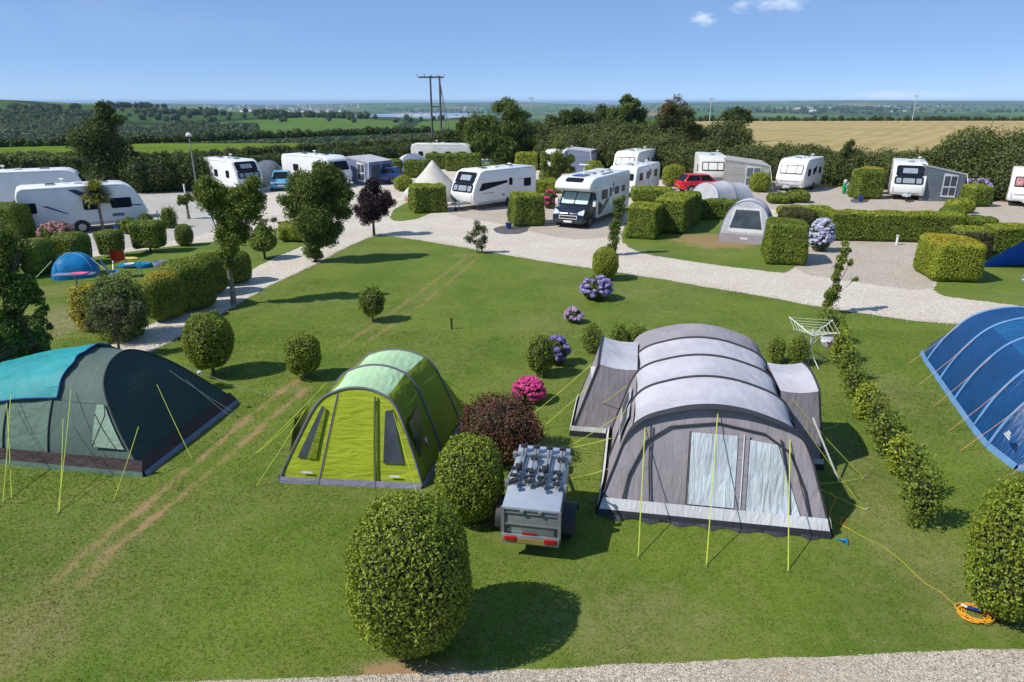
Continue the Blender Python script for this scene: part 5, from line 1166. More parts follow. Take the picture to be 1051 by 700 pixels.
class Tunnel:
    """tunnel tent in local coordinates: u across, v back, z up"""
    def __init__(s,parent,ctrl,hoops,n=8,right=None,skew=0):
        s.right=right; s.skew=skew; s.t=parent; s.ctrl=ctrl; s.h=hoops; s.n=n
        s.rows=[s.row(*h) for h in hoops]
    def row(s,vb,vt,W,Hh,uc=0): return [Vector((u+uc+s.skew*z/Hh,vb+(vt-vb)*(z/Hh)**1.1,z)) for u,z in prof_pts(s.ctrl,W,Hh,s.n,s.right)]
    def skin(s,name,i,j0,j1,mat,sag=.02,m=6,ruck=.008,off=0,th=None):
        A,B=s.rows[i],s.rows[i+1]; N_=len(A); a0=int(j0*(N_-1)+.5); a1=int(j1*(N_-1)+.5); rows=[]
        for q in range(m+1):
            f=q/m; sg=1-sag*math.sin(math.pi*f); r_=[]
            for j in range(a0,a1+1):
                p=A[j].lerp(B[j],f); cu=(A[N_//2].x+B[N_//2].x)/2; p=Vector(((p.x-cu)*(sg if p.z>.05 else 1)+cu,p.y,p.z*sg+off+ (ruck*math.sin(j*1.9+q*1.3+i) if 0<q<m and p.z>.1 else 0))); r_.append(p)
            rows.append(r_)
        mb=MB(); mb.grid(rows); return mb.build(name,M[mat],s.t,smooth=70)
    def tube(s,name,i,r=.03,mat='sleeve',off=.012,j0=0,j1=1):
        A=s.rows[i]; N_=len(A); pts=A[int(j0*(N_-1)):int(j1*(N_-1))+1]; c_=Vector((A[N_//2].x,A[0].y,.6))
        pts=[p+(Vector((p.x-c_.x,0,max(.0,p.z-.3))).normalized()*off) for p in pts]; mb=MB(); mb.tube(pts,r,6); return mb.build(name,M[mat],s.t)
    def wall(s,name,i,mat,rows=8,puff=.03,sgn=-1,zmin=0):
        A=s.rows[i]; N_=len(A); Hh=max(p.z for p in A); R_=[]
        for q in range(rows+1):
            f=q/rows; r_=[]
            for j,p in enumerate(A):
                z=zmin+(p.z-zmin)*f if p.z>zmin else p.z; base_v=A[0].y; v=base_v+(A[N_//2].y-base_v)*(z/Hh)**1.1
                pf=puff*math.sin(math.pi*f)*math.sin(math.pi*j/(N_-1)); r_.append(Vector((p.x,v+sgn*pf,z)))
            R_.append(r_)
        mb=MB(); mb.grid(R_); return mb.build(name,M[mat],s.t,smooth=70)
    def onwall(s,i,u,z,off=.0,sgn=-1):
        A=s.rows[i]; N_=len(A); Hh=max(p.z for p in A); return Vector((u+s.skew*max(z,0)/Hh,A[0].y+(A[N_//2].y-A[0].y)*(max(z,0)/Hh)**1.1+sgn*off,z))
    def patch(s,name,i,poly,mat,off=.035,th=.012,sgn=-1,parent=None,sub=6):
        """polygon (u,z) draped on the end wall, gridded between its left and right sides"""
        (a,b_,c_,d)=poly; rows=[]
        for q in range(sub+1):
            f=q/sub; L0=Vector(a).lerp(Vector(d),f); L1=Vector(b_).lerp(Vector(c_),f); rows.append([s.onwall(i,*L0.lerp(L1,k/sub),off,sgn) for k in range(sub+1)])
        mb=MB(); mb.grid(rows); o=mb.build(name,M[mat],parent or s.t,smooth=60); return o
    def line(s,name,i,pts,r,mat,off=.045,sgn=-1,parent=None):
        out=[]
        for (a,b_) in zip(pts[:-1],pts[1:]):
            for k in range(6): out.append(s.onwall(i,*Vector(a).lerp(Vector(b_),k/6),off,sgn))
        out.append(s.onwall(i,*pts[-1],off,sgn)); mb=MB(); mb.tube(out,r,6); return mb.build(name,M[mat],parent or s.t)
def rope(t,a,b_,mat='guy',r=.011,peg=True,name='guy_line'):
    a,b_=Vector(a),Vector(b_); mb=MB(); n=8; sg=.015*(b_-a).length; mb.tube([a.lerp(b_,k/n)-Vector((0,0,sg*math.sin(math.pi*k/n))) for k in range(n+1)],r,5); o=mb.build(name,M[mat],t)
    if peg: mb=MB(); d=(b_-a); d.z=0; d=d.normalized()*.05 if d.length else Vector((.05,0,0)); mb.tube([b_+Vector((0,0,-.05))-d,b_+Vector((0,0,.05))+d,b_+Vector((0,0,.06))+d*.4],.007,5); mb.build('peg',M['peg'],o)
    return o
def toloc(t,w): return Matrix.Rotation(-t.rotation_euler.z,3,'Z')@(Vector(w)-t.location)
def fit(p_left,p_right):
    """local frame from the two front base corners"""
    c=(p_left+p_right)/2; d=p_right-p_left; return c,math.atan2(d.y,d.x),d.length
# ---------------- big grey family tent
c,rz,wd=fit(P(613,527),P(852,551)); W=wd/2
G=empty('family_tent',c,rz,'big grey inflatable family tent with pale roof bays and clear front windows','tent')
ctrl=[(1,0),(.875,.40),(.71,.79),(.38,.945),(0,1)]
T=Tunnel(G,ctrl,[(0,.62,W,2.0),(1.55,1.8,W*.97,2.07),(2.95,2.95,W*.96,2.08),(4.1,4.1,W*.96,2.07),(5.3,5.3,W*.98,2.02),(6.3,6.1,W*.96,1.72),(7.1,6.6,W*.82,.95)])
J0,J1=.235,.765
for i in range(3):
    T.skin('roof_panel',i,J0,J1,'roofgrey',sag=.028)
    T.skin('side_wall',i,0,J0,'wallgrey',sag=.012); T.skin('side_wall',i,J1,1,'wallgrey',sag=.012)
for i in (3,4,5): T.skin('bedroom_dome',i,0,1,'midgrey',sag=.01)
for i in range(4): T.tube('pole_sleeve',i,.024)
T.wall('front_wall',0,'wallgrey',rows=10,puff=.015)
T.wall('rear_wall',6,'midgrey',rows=4,puff=0,sgn=1)
# front dark arch seam inside the wall, doors and windows
T.line('arch_seam',0,[(-W*.80,.12),(-W*.74,.75),(-W*.60,1.35),(-W*.40,1.62),(0,1.74),(W*.40,1.62),(W*.62,1.35),(W*.76,.75),(W*.84,.12)],.017,'sleeve')
T.patch('window',0,[(-.42,.34),(.36,.34),(.36,1.55),(-.42,1.55)],'clear'); T.patch('window',0,[(.56,.30),(1.46,.30),(1.02,1.45),(.56,1.50)],'clear')
T.patch('door_flap',0,[(.37,.34),(.55,.32),(.55,1.58),(.37,1.58)],'midgrey',off=.05)
T.line('zip',0,[(-.45,.30),(-.45,1.58)],.010,'sleeve'); T.line('zip',0,[(.46,.30),(.46,1.58)],.010,'bandwhite',off=.062)
T.line('zip',0,[(-1.05,.05),(-1.12,1.0),(-1.12,1.62)],.014,'sleeve',off=.055); T.line('zip',0,[(1.30,.05),(1.24,.8),(1.06,1.55)],.014,'sleeve',off=.055)
T.patch('skirt_band',0,[(-W*.985,.13),(W*.985,.13),(W*.955,.34),(-W*.955,.34)],'bandwhite',off=.075,sub=10)
T.patch('mud_flap',0,[(-W*1.0,-.01),(W*1.0,-.01),(W*.99,.14),(-W*.99,.14)],'mud',off=.085,sub=10)
mb=MB(); r0=[(-W*.9+k*W*1.8/24,-.10-.06*math.sin(k*1.7)-.05*random.random(),.012) for k in range(25)]; r1=[(-W*.9+k*W*1.8/24,-.08,.04+.02*random.random()) for k in range(25)]; mb.grid([r0,r1]); mb.build('groundsheet_edge',M['mud'],G)
for s in (-1,1):
    mb=MB(); q=[]
    for k in range(26):
        v=k/25*4.7; q.append(v)
    rows=[[(s*(W*(1.0-.02*min(1,v))+.045),v,0) for v in q],[(s*(W*(.985-.02*min(1,v))+.04),v,.15) for v in q]]; mb.grid(rows); mb.build('mud_flap',M['mud'],G)
    mb=MB(); rows=[[(s*(W*(.985-.02*min(1,v))+.045),v,.13) for v in q],[(s*(W*(.962-.02*min(1,v))+.04),v,.33) for v in q]]; mb.grid(rows); mb.build('skirt_band',M['bandwhite'],G)
# side windows on the left, lying on the side wall
for i_,f0,f1 in ((0,.50,.95),(1,.12,.62)):
    A,B=T.rows[i_],T.rows[i_+1]; mb=MB(); mb.grid([[A[j].lerp(B[j],f0+(f1-f0)*q/4)+Vector((-.03,0,.022)) for j in range(9,15)] for q in range(5)]); wo=mb.build('side_window',M['clear'],G)
    mb=MB(); mb.grid([[A[j].lerp(B[j],f0+.06+(f1-f0-.12)*q/4)+Vector((-.042,0,.03)) for j in range(10,14)] for q in range(5)]); mb.build('mesh_vent',M['darkwin'],wo)
# canopy lip at the front arch
mb=MB(); A=T.rows[0]; mb.grid([[p+Vector((0,-.16*max(0,(p.z-1.1)/.9),.012)) for p in A if p.z>1.1],[p+Vector((0,0,.03)) for p in A if p.z>1.1]]); mb.build('front_canopy',M['sleeve'],G)
# side porches
def porch(s,v0,v1,out,zt,base_out,name='side_porch'):
    """box-like porch leaning out from the side"""
    x0=s*W*.70; zr=1.66; n=7; roof=[]
    for k in range(n):
        f=k/(n-1); v=v0+(v1-v0)*f; cr=.10*math.sin(math.pi*f)
        roof.append([Vector((x0+(s*(W+out)-x0)*g,v,zr+(zt-zr)*g+cr*g-.05*math.sin(math.pi*g))) for g in (0,.25,.5,.75,1)])
    mb=MB(); mb.grid(roof); rf=mb.build(name+'_roof',M['roofgrey'],G,smooth=70)
    xo=s*(W+out); xb=s*(W+base_out)
    side=[[Vector((xo+(xb-xo)*g,v0+(v1-v0)*k/(n-1),(zt+.10*math.sin(math.pi*k/(n-1)))*(1-g))) for g in (0,.3,.6,1)] for k in range(n)]
    mb=MB(); mb.grid(side); mb.build(name+'_wall',M['wallgrey'],G,smooth=70)
    for v in (v0,v1):
        mb=MB(); rows=[]
        for g in (0,.25,.5,.75,1):
            top=Vector((x0+(xo-x0)*g,v,zr+(zt-zr)*g-.05*math.sin(math.pi*g)-.006)); bot=Vector((s*W*.9+(xb-s*W*.9)*g,v,0)); rows.append([top.lerp(bot,q) for q in (0,.3,.6,1)])
        mb.grid(rows); mb.build(name+'_wall',M['wallgrey'],G,smooth=70)
    mb=MB(); mb.tube([(xb,v0,0)]+[Vector((xo+(xb-xo)*g,v0,zt*(1-g)))for g in (.6,.3)]+[r_ for r_ in [roof[0][4]]]+[r_[4]+Vector((s*.01,0,.01)) for r_ in roof]+[Vector((xo+(xb-xo)*g,v1,zt*(1-g))) for g in (.3,.6,1)],.024,6); mb.build('pole_sleeve',M['sleeve'],G)
    mb=MB(); mb.grid([[(xb+s*.02,v0-.02,0),(xb+s*.02,v1,0)],[(xb+s*.0,v0-.02,.14),(xb+s*.0,v1,.14)]]); mb.grid([[(s*W,v0-.03,0),(xb+s*.02,v0-.03,0)],[(s*W,v0-.03,.14),(xb,v0-.03,.14)]]); mb.build('mud_flap',M['mud'],G)
    mb=MB(); mb.grid([[(xb+s*.02,v0-.02,.14),(xb+s*.02,v1,.14)],[(xb-s*.02,v0-.02,.26),(xb-s*.02,v1,.26)]]); mb.grid([[(s*W,v0-.03,.14),(xb,v0-.03,.14)],[(s*W,v0-.03,.26),(xb-s*.02,v0-.03,.26)]]); mb.build('skirt_band',M['bandwhite'],G)
porch(-1,2.95,4.75,.22,1.74,.78); porch(1,2.35,3.9,.12,1.70,.42)
mb=MB(); mb.grid([[(-W-.02,3.1,1.55),(-W-.34,3.0,1.25)],[(-W-.1,3.16,1.62),(-W-.42,3.4,1.5)]]); mb.build('porch_flap',M['roofgrey'],G)
mb=MB(); mb.tube([(W*1.02,2.2,1.2),(W+.62,1.9,.02)],.02,6); mb.build('porch_pole',M['alu'],G)
for a,b_ in (((-W*.62,.52,1.62),P(655,573)),((0,.6,2.0),P(725,581)),((W*.62,.52,1.60),P(809,586)),
    ((W*.80,1.1,1.5),P(888,523)),((W*.82,2.35,1.5),P(886,490)),((W*.9,1.2,.35),P(888,523)),((W*.95,2.0,.3),P(858,463)),((W*.80,2.4,1.45),P(858,463)),((W*.97,3.3,.3),P(859,437)),((W*.85,3.4,1.5),P(859,437)),((W*.97,1.3,.25),P(886,491)),
    ((-W*.80,1.2,1.5),P(578,461)),((-W*.93,2.2,.4),P(578,461)),((-W*.93,1.1,.3),P(583,492)),((-W*.8,2.45,1.5),P(588,433)),((-W*.98,3.0,.25),P(590,436)),((-W-.0,3.2,1.6),P(556,439)),((-W-.3,4.5,1.3),P(548,424))):
    rope(G,a,toloc(G,b_),r=.0085 if a[1]<.7 else .006)
mb=MB()
for k in range(5): mb.tube([(W+.08+.03*k,-.05-.03*k,.02),(W+.16+.02*k,-.14+.02*k,.05),(W+.22,-.1-.03*k,.02)],.012,5)
mb.build('blue_strap',M['blue_s'],G)
EXCL.append([G.matrix_world@Vector(v) if False else (Matrix.Rotation(rz,3,'Z')@Vector(v)+c) for v in ((-W,0,0),(W,0,0),(W,2.3,0),(W+.42,2.3,0),(W+.42,3.9,0),(W,3.9,0),(W*.85,6.7,0),(-W*.85,6.7,0),(-W,4.6,0),(-W-.7,4.55,0),(-W-.7,3.1,0),(-W,3.1,0))])
# ---------------- lime tent
c,rz,wd=fit(P(287,494),P(434,501)); W=wd/2
Lm=empty('dome_tent',c,rz,'lime green tunnel tent with a mint roof and lilac skirt','tent')
ctrl=[(1,0),(.765,.46),(.53,.83),(.28,.96),(0,1)]
T=Tunnel(Lm,ctrl,[(0,.45,W,1.84),(1.35,1.5,W*1.03,1.90,.08),(2.75,2.75,W*1.09,1.78,.17),(3.55,3.25,W*1.04,1.22,.22),(4.05,3.6,W*.92,.5,.26)],skew=.14)
for i in (0,1):
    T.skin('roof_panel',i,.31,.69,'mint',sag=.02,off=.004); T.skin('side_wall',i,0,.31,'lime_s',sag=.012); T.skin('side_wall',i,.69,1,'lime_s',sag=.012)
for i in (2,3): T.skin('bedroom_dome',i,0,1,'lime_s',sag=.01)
T.wall('rear_wall',4,'lime_s',rows=3,puff=0,sgn=1)
for i,r_ in ((0,.026),(1,.026),(2,.022)): T.tube('pole_sleeve',i,r_,'greytr')
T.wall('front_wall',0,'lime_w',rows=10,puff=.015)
T.line('zip',0,[(-.62,.0),(-.47,1.0),(-.36,1.75)],.018,'greytr',off=.05); T.line('zip',0,[(.50,.0),(.44,1.0),(.36,1.72)],.018,'greytr',off=.05)
T.patch('window',0,[(-1.08,.50),(-.70,.50),(-.56,1.45),(-.66,1.50)],'darkwin'); T.patch('window',0,[(.62,.46),(1.02,.46),(.72,1.48),(.58,1.45)],'darkwin')
T.patch('window_blind',0,[(-.88,.50),(-.70,.50),(-.56,1.45),(-.60,1.48)],'lime_s',off=.05)
T.patch('door_panel',0,[(-.58,.05),(.47,.05),(.34,1.68),(-.34,1.70)],'lime_w',off=.045,sub=12)
T.patch('skirt',0,[(-W*.99,-.01),(W*.99,-.01),(W*.965,.13),(-W*.965,.13)],'lilac',off=.06,sub=10)
for s in (-1,1):
    mb=MB(); mb.grid([[(s*(W*(1+.03*v)+.03)+.07*v,v,0) for v in (0,1,2,2.8)],[(s*(W*(.985+.03*v)+.03)+.07*v,v,.12) for v in (0,1,2,2.8)]]); mb.build('skirt',M['lilac'],Lm)
    mb=MB(); mb.grid([[(s*(W*.965-(z-.2)*W*.34*.5),v,z) for v in (.35,.75,1.15)] for z in (.45,.75,1.0,1.2)]) ; mb.build('side_window',M['darkwin'],Lm)
# small white print on the front (illegible at this size: two short marks) and a red-white emblem on the side
for u in (-.86,.86):
    T.patch('print_mark',0,[(u-.11,.215),(u+.11,.215),(u+.11,.255),(u-.11,.255)],'bandwhite',off=.055,sub=2)
mb=MB(); mb.plate([(W*.945,.5,.78),(W*.945,.78,.78),(W*.99,.64,.52)],.01,(1,0,0)); e_=mb.build('emblem',M['redlens'],Lm,smooth=0); mb=MB(); mb.plate([(W*.958,.57,.74),(W*.958,.71,.74),(W*.985,.64,.60)],.012,(1,0,0)); mb.build('emblem_mark',M['bandwhite'],e_,smooth=0)
mb=MB(); mb.grid([[(.62,.40,1.66),(.78,1.0,1.50)],[(.98,.55,1.36),(1.02,.95,1.32)]]); mb.build('vent_hood',M['greytr'],Lm)
for a,b_ in (((-W*.56,.38,1.55),P(262,500)),((-W*.60,.3,1.45),P(262,466)),((W*.56,.38,1.55),P(431,516)),((W*.60,1.45,1.55),P(451,471)),((W*.55,2.75,1.4),P(474,426)),((W*.55,2.8,1.45),P(498,413)),((-W*.6,1.45,1.5),P(262,466))):
    rope(Lm,a,toloc(Lm,b_),r=.0065)
EXCL.append([(Matrix.Rotation(rz,3,'Z')@Vector(v)+c) for v in ((-W,0,0),(W,0,0),(W*.95,2.8,0),(W*.7,4,0),(-W*.7,4,0),(-W*.95,2.8,0))])
# ---------------- dark green tent with tarp; its end wall faces right
pA=P(148,489); pB=P(244,413); c=(pA+pB)/2; d=pB-pA; rz=math.atan2(d.y,d.x); W=d.length/2
D=empty('tunnel_tent',c,rz,'dark green and sage tunnel tent under a turquoise tarp, on the left','tent')
ctrl=[(1,0),(.86,.42),(.62,.78),(.32,.95),(0,1)]
T=Tunnel(D,ctrl,[(0,1.40,W,1.90),(2.15,2.15,W*.97,1.96),(3.2,3.2,W*.96,1.78),(4.5,4.4,W*.93,1.45),(5.4,5.1,W*.8,.85)],right=[(1,0),(.74,.40),(.50,.72),(.24,.93),(0,1)])
for i in range(2):
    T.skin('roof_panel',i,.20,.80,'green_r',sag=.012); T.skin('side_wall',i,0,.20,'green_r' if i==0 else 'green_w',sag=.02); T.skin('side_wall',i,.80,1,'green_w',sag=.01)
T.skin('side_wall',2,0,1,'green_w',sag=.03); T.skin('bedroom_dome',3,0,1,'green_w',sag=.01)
for i in range(4): T.tube('pole_sleeve',i,.016,'sleeve')
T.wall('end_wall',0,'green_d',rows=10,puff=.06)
T.wall('rear_wall',4,'green_w',rows=3,puff=0,sgn=1)
T.patch('skirt',0,[(-W*.99,.10),(W*.99,.10),(W*.955,.30),(-W*.955,.30)],'brownskirt',off=.05,sub=8)
T.patch('mud_flap',0,[(-W,-.01),(W,-.01),(W*.99,.10),(-W*.99,.10)],'bluegrey',off=.06,sub=8)
for s in (-1,):
    q=[0+k*.5 for k in range(10)]
    mb=MB(); mb.grid([[(s*(W*(1-.008*v)+.03),v,.10) for v in q],[(s*(W*(.965-.008*v)+.03),v,.34) for v in q]]); mb.build('skirt',M['brownskirt'],D)
    mb=MB(); mb.grid([[(s*(W*(1-.008*v)+.05),v,0) for v in q],[(s*(W*(.995-.008*v)+.04),v,.11) for v in q]]); mb.build('mud_flap',M['green_w'],D)
# pale triangular window flap on the near side
def sidepatch(nm,pts,mat,par): 
    mb=MB(); mb.plate([(-(W*(1-.155*z**1.7*.45))-.045,v,z) for v,z in pts],.012,(-1,0,.2)); return mb.build(nm,M[mat],par,smooth=0)
A=T.rows[0]; B=T.rows[1]; rows=[]
for q in range(5):
    r_=[]
    for j in range(5,14):
        f1_=max(.07,(1.12-A[j].y)/(B[j].y-A[j].y)); f=.05+(f1_-.05)*q/4; p=A[j].lerp(B[j],f); r_.append(p+Vector((-.035,0,.012)))
    rows.append(r_)
mb=MB(); mb.grid(rows); wf=mb.build('window_flap',M['green_p'],D,smooth=60)
mb=MB(); mb.tube([rows[4][0],rows[3][3],rows[1][6],rows[0][8]],.012,5); mb.tube([rows[1][0],rows[2][3],rows[4][6]],.012,5); mb.build('zip',M['sleeve'],wf)
for a,b_ in (((-W*.70,3.1,1.35),P(3,516)),((-W*.78,3.1,1.2),P(12,512)),((-W*.66,1.75,1.50),P(59,528)),((-W*.86,1.75,1.0),P(61,526)),((-W*.8,.2,.9),P(116,515)),((-W*.2,.45,1.35),P(197,471)),((W*.1,.5,1.45),P(240,423)),((W*.3,.4,1.1),P(236,427)),((W*.62,1.75,1.5),P(276,406))):
    rope(D,a,toloc(D,b_),'guywhite' if b_.y>14 else 'guy',r=.0065)
mb=MB(); mb.lathe([(.001,0),(.05,.02),(.055,.06),(.001,.1)],toloc(D,P(205,384,1.0)),8); mb.build('vent_cap',M['bandwhite'],D)
EXCL.append([(Matrix.Rotation(rz,3,'Z')@Vector(v)+c) for v in ((-W,0,0),(W,0,0),(W*.9,5,0),(-W*.9,5,0))])
# the tarp thrown over it
TP=empty('tarp',c,rz,'crinkled turquoise tarp thrown over the left end of the dark green tent','tarp'); mb=MB(); rows=[]
pr=prof_pts(ctrl,W*.97,1.98,8,[(1,0),(.74,.40),(.50,.72),(.24,.93),(0,1)]); n0=int(len(pr)*.20); n1=int(len(pr)*.84)
for k in range(20):
    v=2.05+k*.175; sc=1-.085*max(0,min(v,3.1)-1.95)-.135*max(0,min(v,4.5)-3.1)-.25*max(0,v-4.5); r_=[]
    for j in range(n0,n1):
        u,z=pr[j]; r_.append(Vector((u*1.02,v+.025*math.sin(j*.8),z*sc+.05+.010*math.sin(j*1.3+k*.9)+.006*random.random())))
    rows.append(r_)
mb.grid(rows); mb.build('sheet',M['turq'],TP,smooth=60)
for r_ in (rows[0],):
    mb=MB(); mb.tube([p+Vector((0,0,.0)) for p in r_],.016,6); mb.build('hem',M['dkblue'],TP)
mb=MB(); mb.tube([r_[0] for r_ in rows],.016,6); mb.build('hem',M['dkblue'],TP)
for k in range(1,20,4):
    mb=MB(); p=rows[k][0 if False else -1]; q=rows[k][len(rows[k])//2]; mb.tube([p,p+Vector((.05,0,.12))],.02,5); mb.build('clip',M['dkblue'],TP)
# ---------------- blue tunnel tent at the right edge
pA=P(996,457); pB=P(938,369); dv=(pB-pA); rz=math.atan2(dv.y,dv.x)-math.pi/2; W=2.05
ax=dv.normalized(); rt=Vector((ax.y,-ax.x,0)); c=P(1034,481)+rt*W*.93+ax*.1
Bt=empty('tunnel_tent',c,rz,'large royal blue tunnel tent with light blue pole bands, cut by the right edge','tent')
ctrl=[(1,0),(.84,.42),(.60,.78),(.31,.95),(0,1)]
def vloc(p): return toloc(Bt,p).y
vs_=[vloc(P(*p)) for p in ((997,457),(980,440),(967,411),(953,390),(940,371))]
T=Tunnel(Bt,ctrl,[(-.1,.45,W*.86,.85),(vs_[0],vs_[0]+.25,W*.98,1.75),(vs_[1]+.1,vs_[1]+.3,W,1.95),(vs_[2],vs_[2],W,2.0),(vs_[3],vs_[3],W,1.95),(vs_[4],vs_[4],W,1.8),(vs_[4]+.8,vs_[4]+.6,W*.97,1.2)])
for i in range(6):
    T.skin('side_wall',i,0,.27,'blue_t',sag=.02); T.skin('roof_panel',i,.27,.73,'blue_l' if i in (2,3) else 'blue_t',sag=.03,ruck=.015); T.skin('side_wall',i,.73,1,'blue_t',sag=.02)
for i in range(1,6): T.tube('pole_band',i,.030,'skyband')
T.wall('front_wall',0,'blue_t',rows=5,puff=.02); T.wall('rear_wall',6,'blue_t',rows=4,puff=0,sgn=1)
A=T.rows; mb=MB(); mb.grid([[r_[0]+Vector((-.05,0,0)) for r_ in A],[r_[0]+Vector((.0,0,.13)) for r_ in A]]); mb.build('skirt',M['skyband'],Bt)
T.patch('skirt',0,[(-W*.86,-.0),(W*.86,-.0),(W*.84,.12),(-W*.84,.12)],'skyband',off=.05)
mb=MB()
for k,(dx,dz) in enumerate(((0,0),(.0,.05),(.0,.10))):
    mb.plate([(-W*.93-.03+dz*.2,vs_[0]-.75+.03*k,.55+dz),(-W*.93-.03+dz*.2,vs_[0]-.45-.05*k,.55+dz),(-W*.93-.025+dz*.2,vs_[0]-.45-.05*k,.58+dz),(-W*.93-.025+dz*.2,vs_[0]-.75+.03*k,.58+dz)],.01,(-1,0,0))
mb.build('print_mark',M['bandwhite'],Bt,smooth=0)
for i,(z_,px,row) in enumerate(((1.3,931,374),(1.3,943,395),(1.35,957,418),(1.35,973,443),(1.3,985,463),(1.0,1036,489))):
    ii=[5,4,3,2,1,0][i]; r_=A[ii]; p=min(r_[:len(r_)//2],key=lambda q:abs(q.z-z_*(.55 if i==5 else 1))); rope(Bt,p,toloc(Bt,P(px,row)),'guyor',r=.0055)
EXCL.append([(Matrix.Rotation(rz,3,'Z')@Vector(v)+c) for v in ((-W,0,0),(W,0,0),(W,vs_[4]+.8,0),(-W,vs_[4]+.8,0))])
# ---------------- small blue dome tent left
def dometent(name,label,c,rz,hx,hy,hh,mat,seam=None,mat2=None,pw=2.2):
    t=empty(name,c,rz,label,'tent'); n=16; rows=[]
    for i in range(n+1):
        a=i/n; r_=[]
        for j in range(33):
            b_=2*math.pi*j/32; cx,sx=math.cos(b_),math.sin(b_); q=(abs(cx)**3.2+abs(sx)**3.2)**(-1/3.2); rad=math.cos(a*math.pi/2)**.85
            ridge=1+.05*abs(math.cos(2*b_-math.pi/2))*0; r_.append(Vector((hx*cx*q*rad,hy*sx*q*rad,hh*math.sin(a*math.pi/2)**.95-.03*math.sin(math.pi*a)*abs(math.cos(2*b_)))))
        rows.append(r_)
    for k in range(4):
        mb=MB(); mb.grid([r_[(4+8*k)%32:(4+8*k)%32+9] if (4+8*k)%32+9<=33 else r_[(4+8*k)%32:32]+r_[:((4+8*k)%32+9)-32] for r_ in rows]); mb.build('fly_panel',M[(mat2 or mat) if k%2 else mat],t,smooth=70)
    for k in (4,12):
        mb=MB(); mb.tube([r_[k]*1.004 for r_ in rows]+[r_[k+16]*1.004 for r_ in rows[::-1]][1:],.014,5); mb.build('pole_sleeve',M[seam or 'sleeve'],t)
    return t
g=P(66,287)
bd=dometent('dome_tent','small bright blue dome tent on the left camping lawn',g+Vector((.1,.7,0)),R(25),.88,.80,.98,'blue_s','skyband')
for sx in (-1,1): rope(bd,(sx*.7,-.5,.8),(sx*1.6,-1.3,0),'guywhite',r=.01)
# royal blue tent on the far right behind the big blue one
c=P(1062,283)+Vector((.4,.6,0)); rt_=empty('ridge_tent',c,R(8),'small royal blue tent with a white edged skirt at the right edge','tent')
mb=MB(); mb.grid([[(-1.75,-1.2,0),(-.9,-1.3,0),(0,-1.35,0),(1.6,-1.3,0)],[(-1.0,-.65,.85),(-.5,-.7,1.05),(.2,-.75,1.25),(1.5,-.7,1.2)],[(.1,0,1.85),(.3,0,1.95),(.6,0,2.0),(1.5,0,1.9)],[(-1.0,.7,.85),(-.5,.7,1.05),(.2,.75,1.2),(1.5,.7,1.2)],[(-1.75,1.2,0),(-.9,1.3,0),(0,1.35,0),(1.6,1.3,0)]]); 
M['royal']=m_fabric('royal_blue_cloth',(.010,.10,.58),rough=.5,trans=.15,wr=.5); mb.build('fly_sheet',M['royal'],rt_,smooth=30)
mb=MB(); mb.grid([[(-1.79,-1.24,0),(0,-1.39,0),(1.6,-1.34,0)],[(-1.70,-1.17,.08),(0,-1.32,.10),(1.6,-1.27,.10)]]); mb.build('skirt',M['bandwhite'],rt_)
mb=MB(); mb.tube([(-1.76,-1.22,.02),(.1,0,1.87)],.02,5); mb.build('seam',M['skyband'],rt_); rope(rt_,(-.3,-.5,1.4),(-.4,-2.0,0),'guy')
# ---------------- bell tent
g=P(440,207)+Vector((.2,1.6,0)); bt=empty('bell_tent',g,0,'white canvas bell tent with an orange brown doorway behind a hedge block','tent')
mb=MB(); n=28; rows=[]
for r_,z in ((2.25,0),(2.22,.55),(1.5,1.25),(.72,2.05),(.10,2.78),(.02,2.86)):
    rows.append([Vector((r_*math.cos(2*math.pi*j/n)*(1-.03*(j%2)*(z>.6)),r_*math.sin(2*math.pi*j/n)*(1-.03*(j%2)*(z>.6)),z)) for j in range(n+1)])
mb.grid(rows); mb.build('canvas',M['canvas'],bt,smooth=50)
a=R(222); dx,dy=math.cos(a),math.sin(a); sx,sy=-dy,dx
mb=MB(); mb.plate([(dx*2.30-sx*.45,dy*2.30-sy*.45,0.02),(dx*2.30+sx*.45,dy*2.30+sy*.45,.02),(dx*1.72+sx*.20,dy*1.72+sy*.20,1.2),(dx*1.72-sx*.20,dy*1.72-sy*.20,1.2)],.05,(dx,dy,.3)); mb.build('door',M['wood'],bt,smooth=0)
mb=MB(); mb.tube([(dx*2.45-sx*.55,dy*2.45-sy*.55,0),(dx*1.62,dy*1.62,1.55),(dx*2.45+sx*.55,dy*2.45+sy*.55,0)],.035,6); mb.build('door_pole',M['bandwhite'],bt)
for k in range(0,360,40): rope(bt,(2.2*math.cos(R(k)),2.2*math.sin(R(k)),.6),(3.1*math.cos(R(k)),3.1*math.sin(R(k)),0),'guywhite',r=.012)
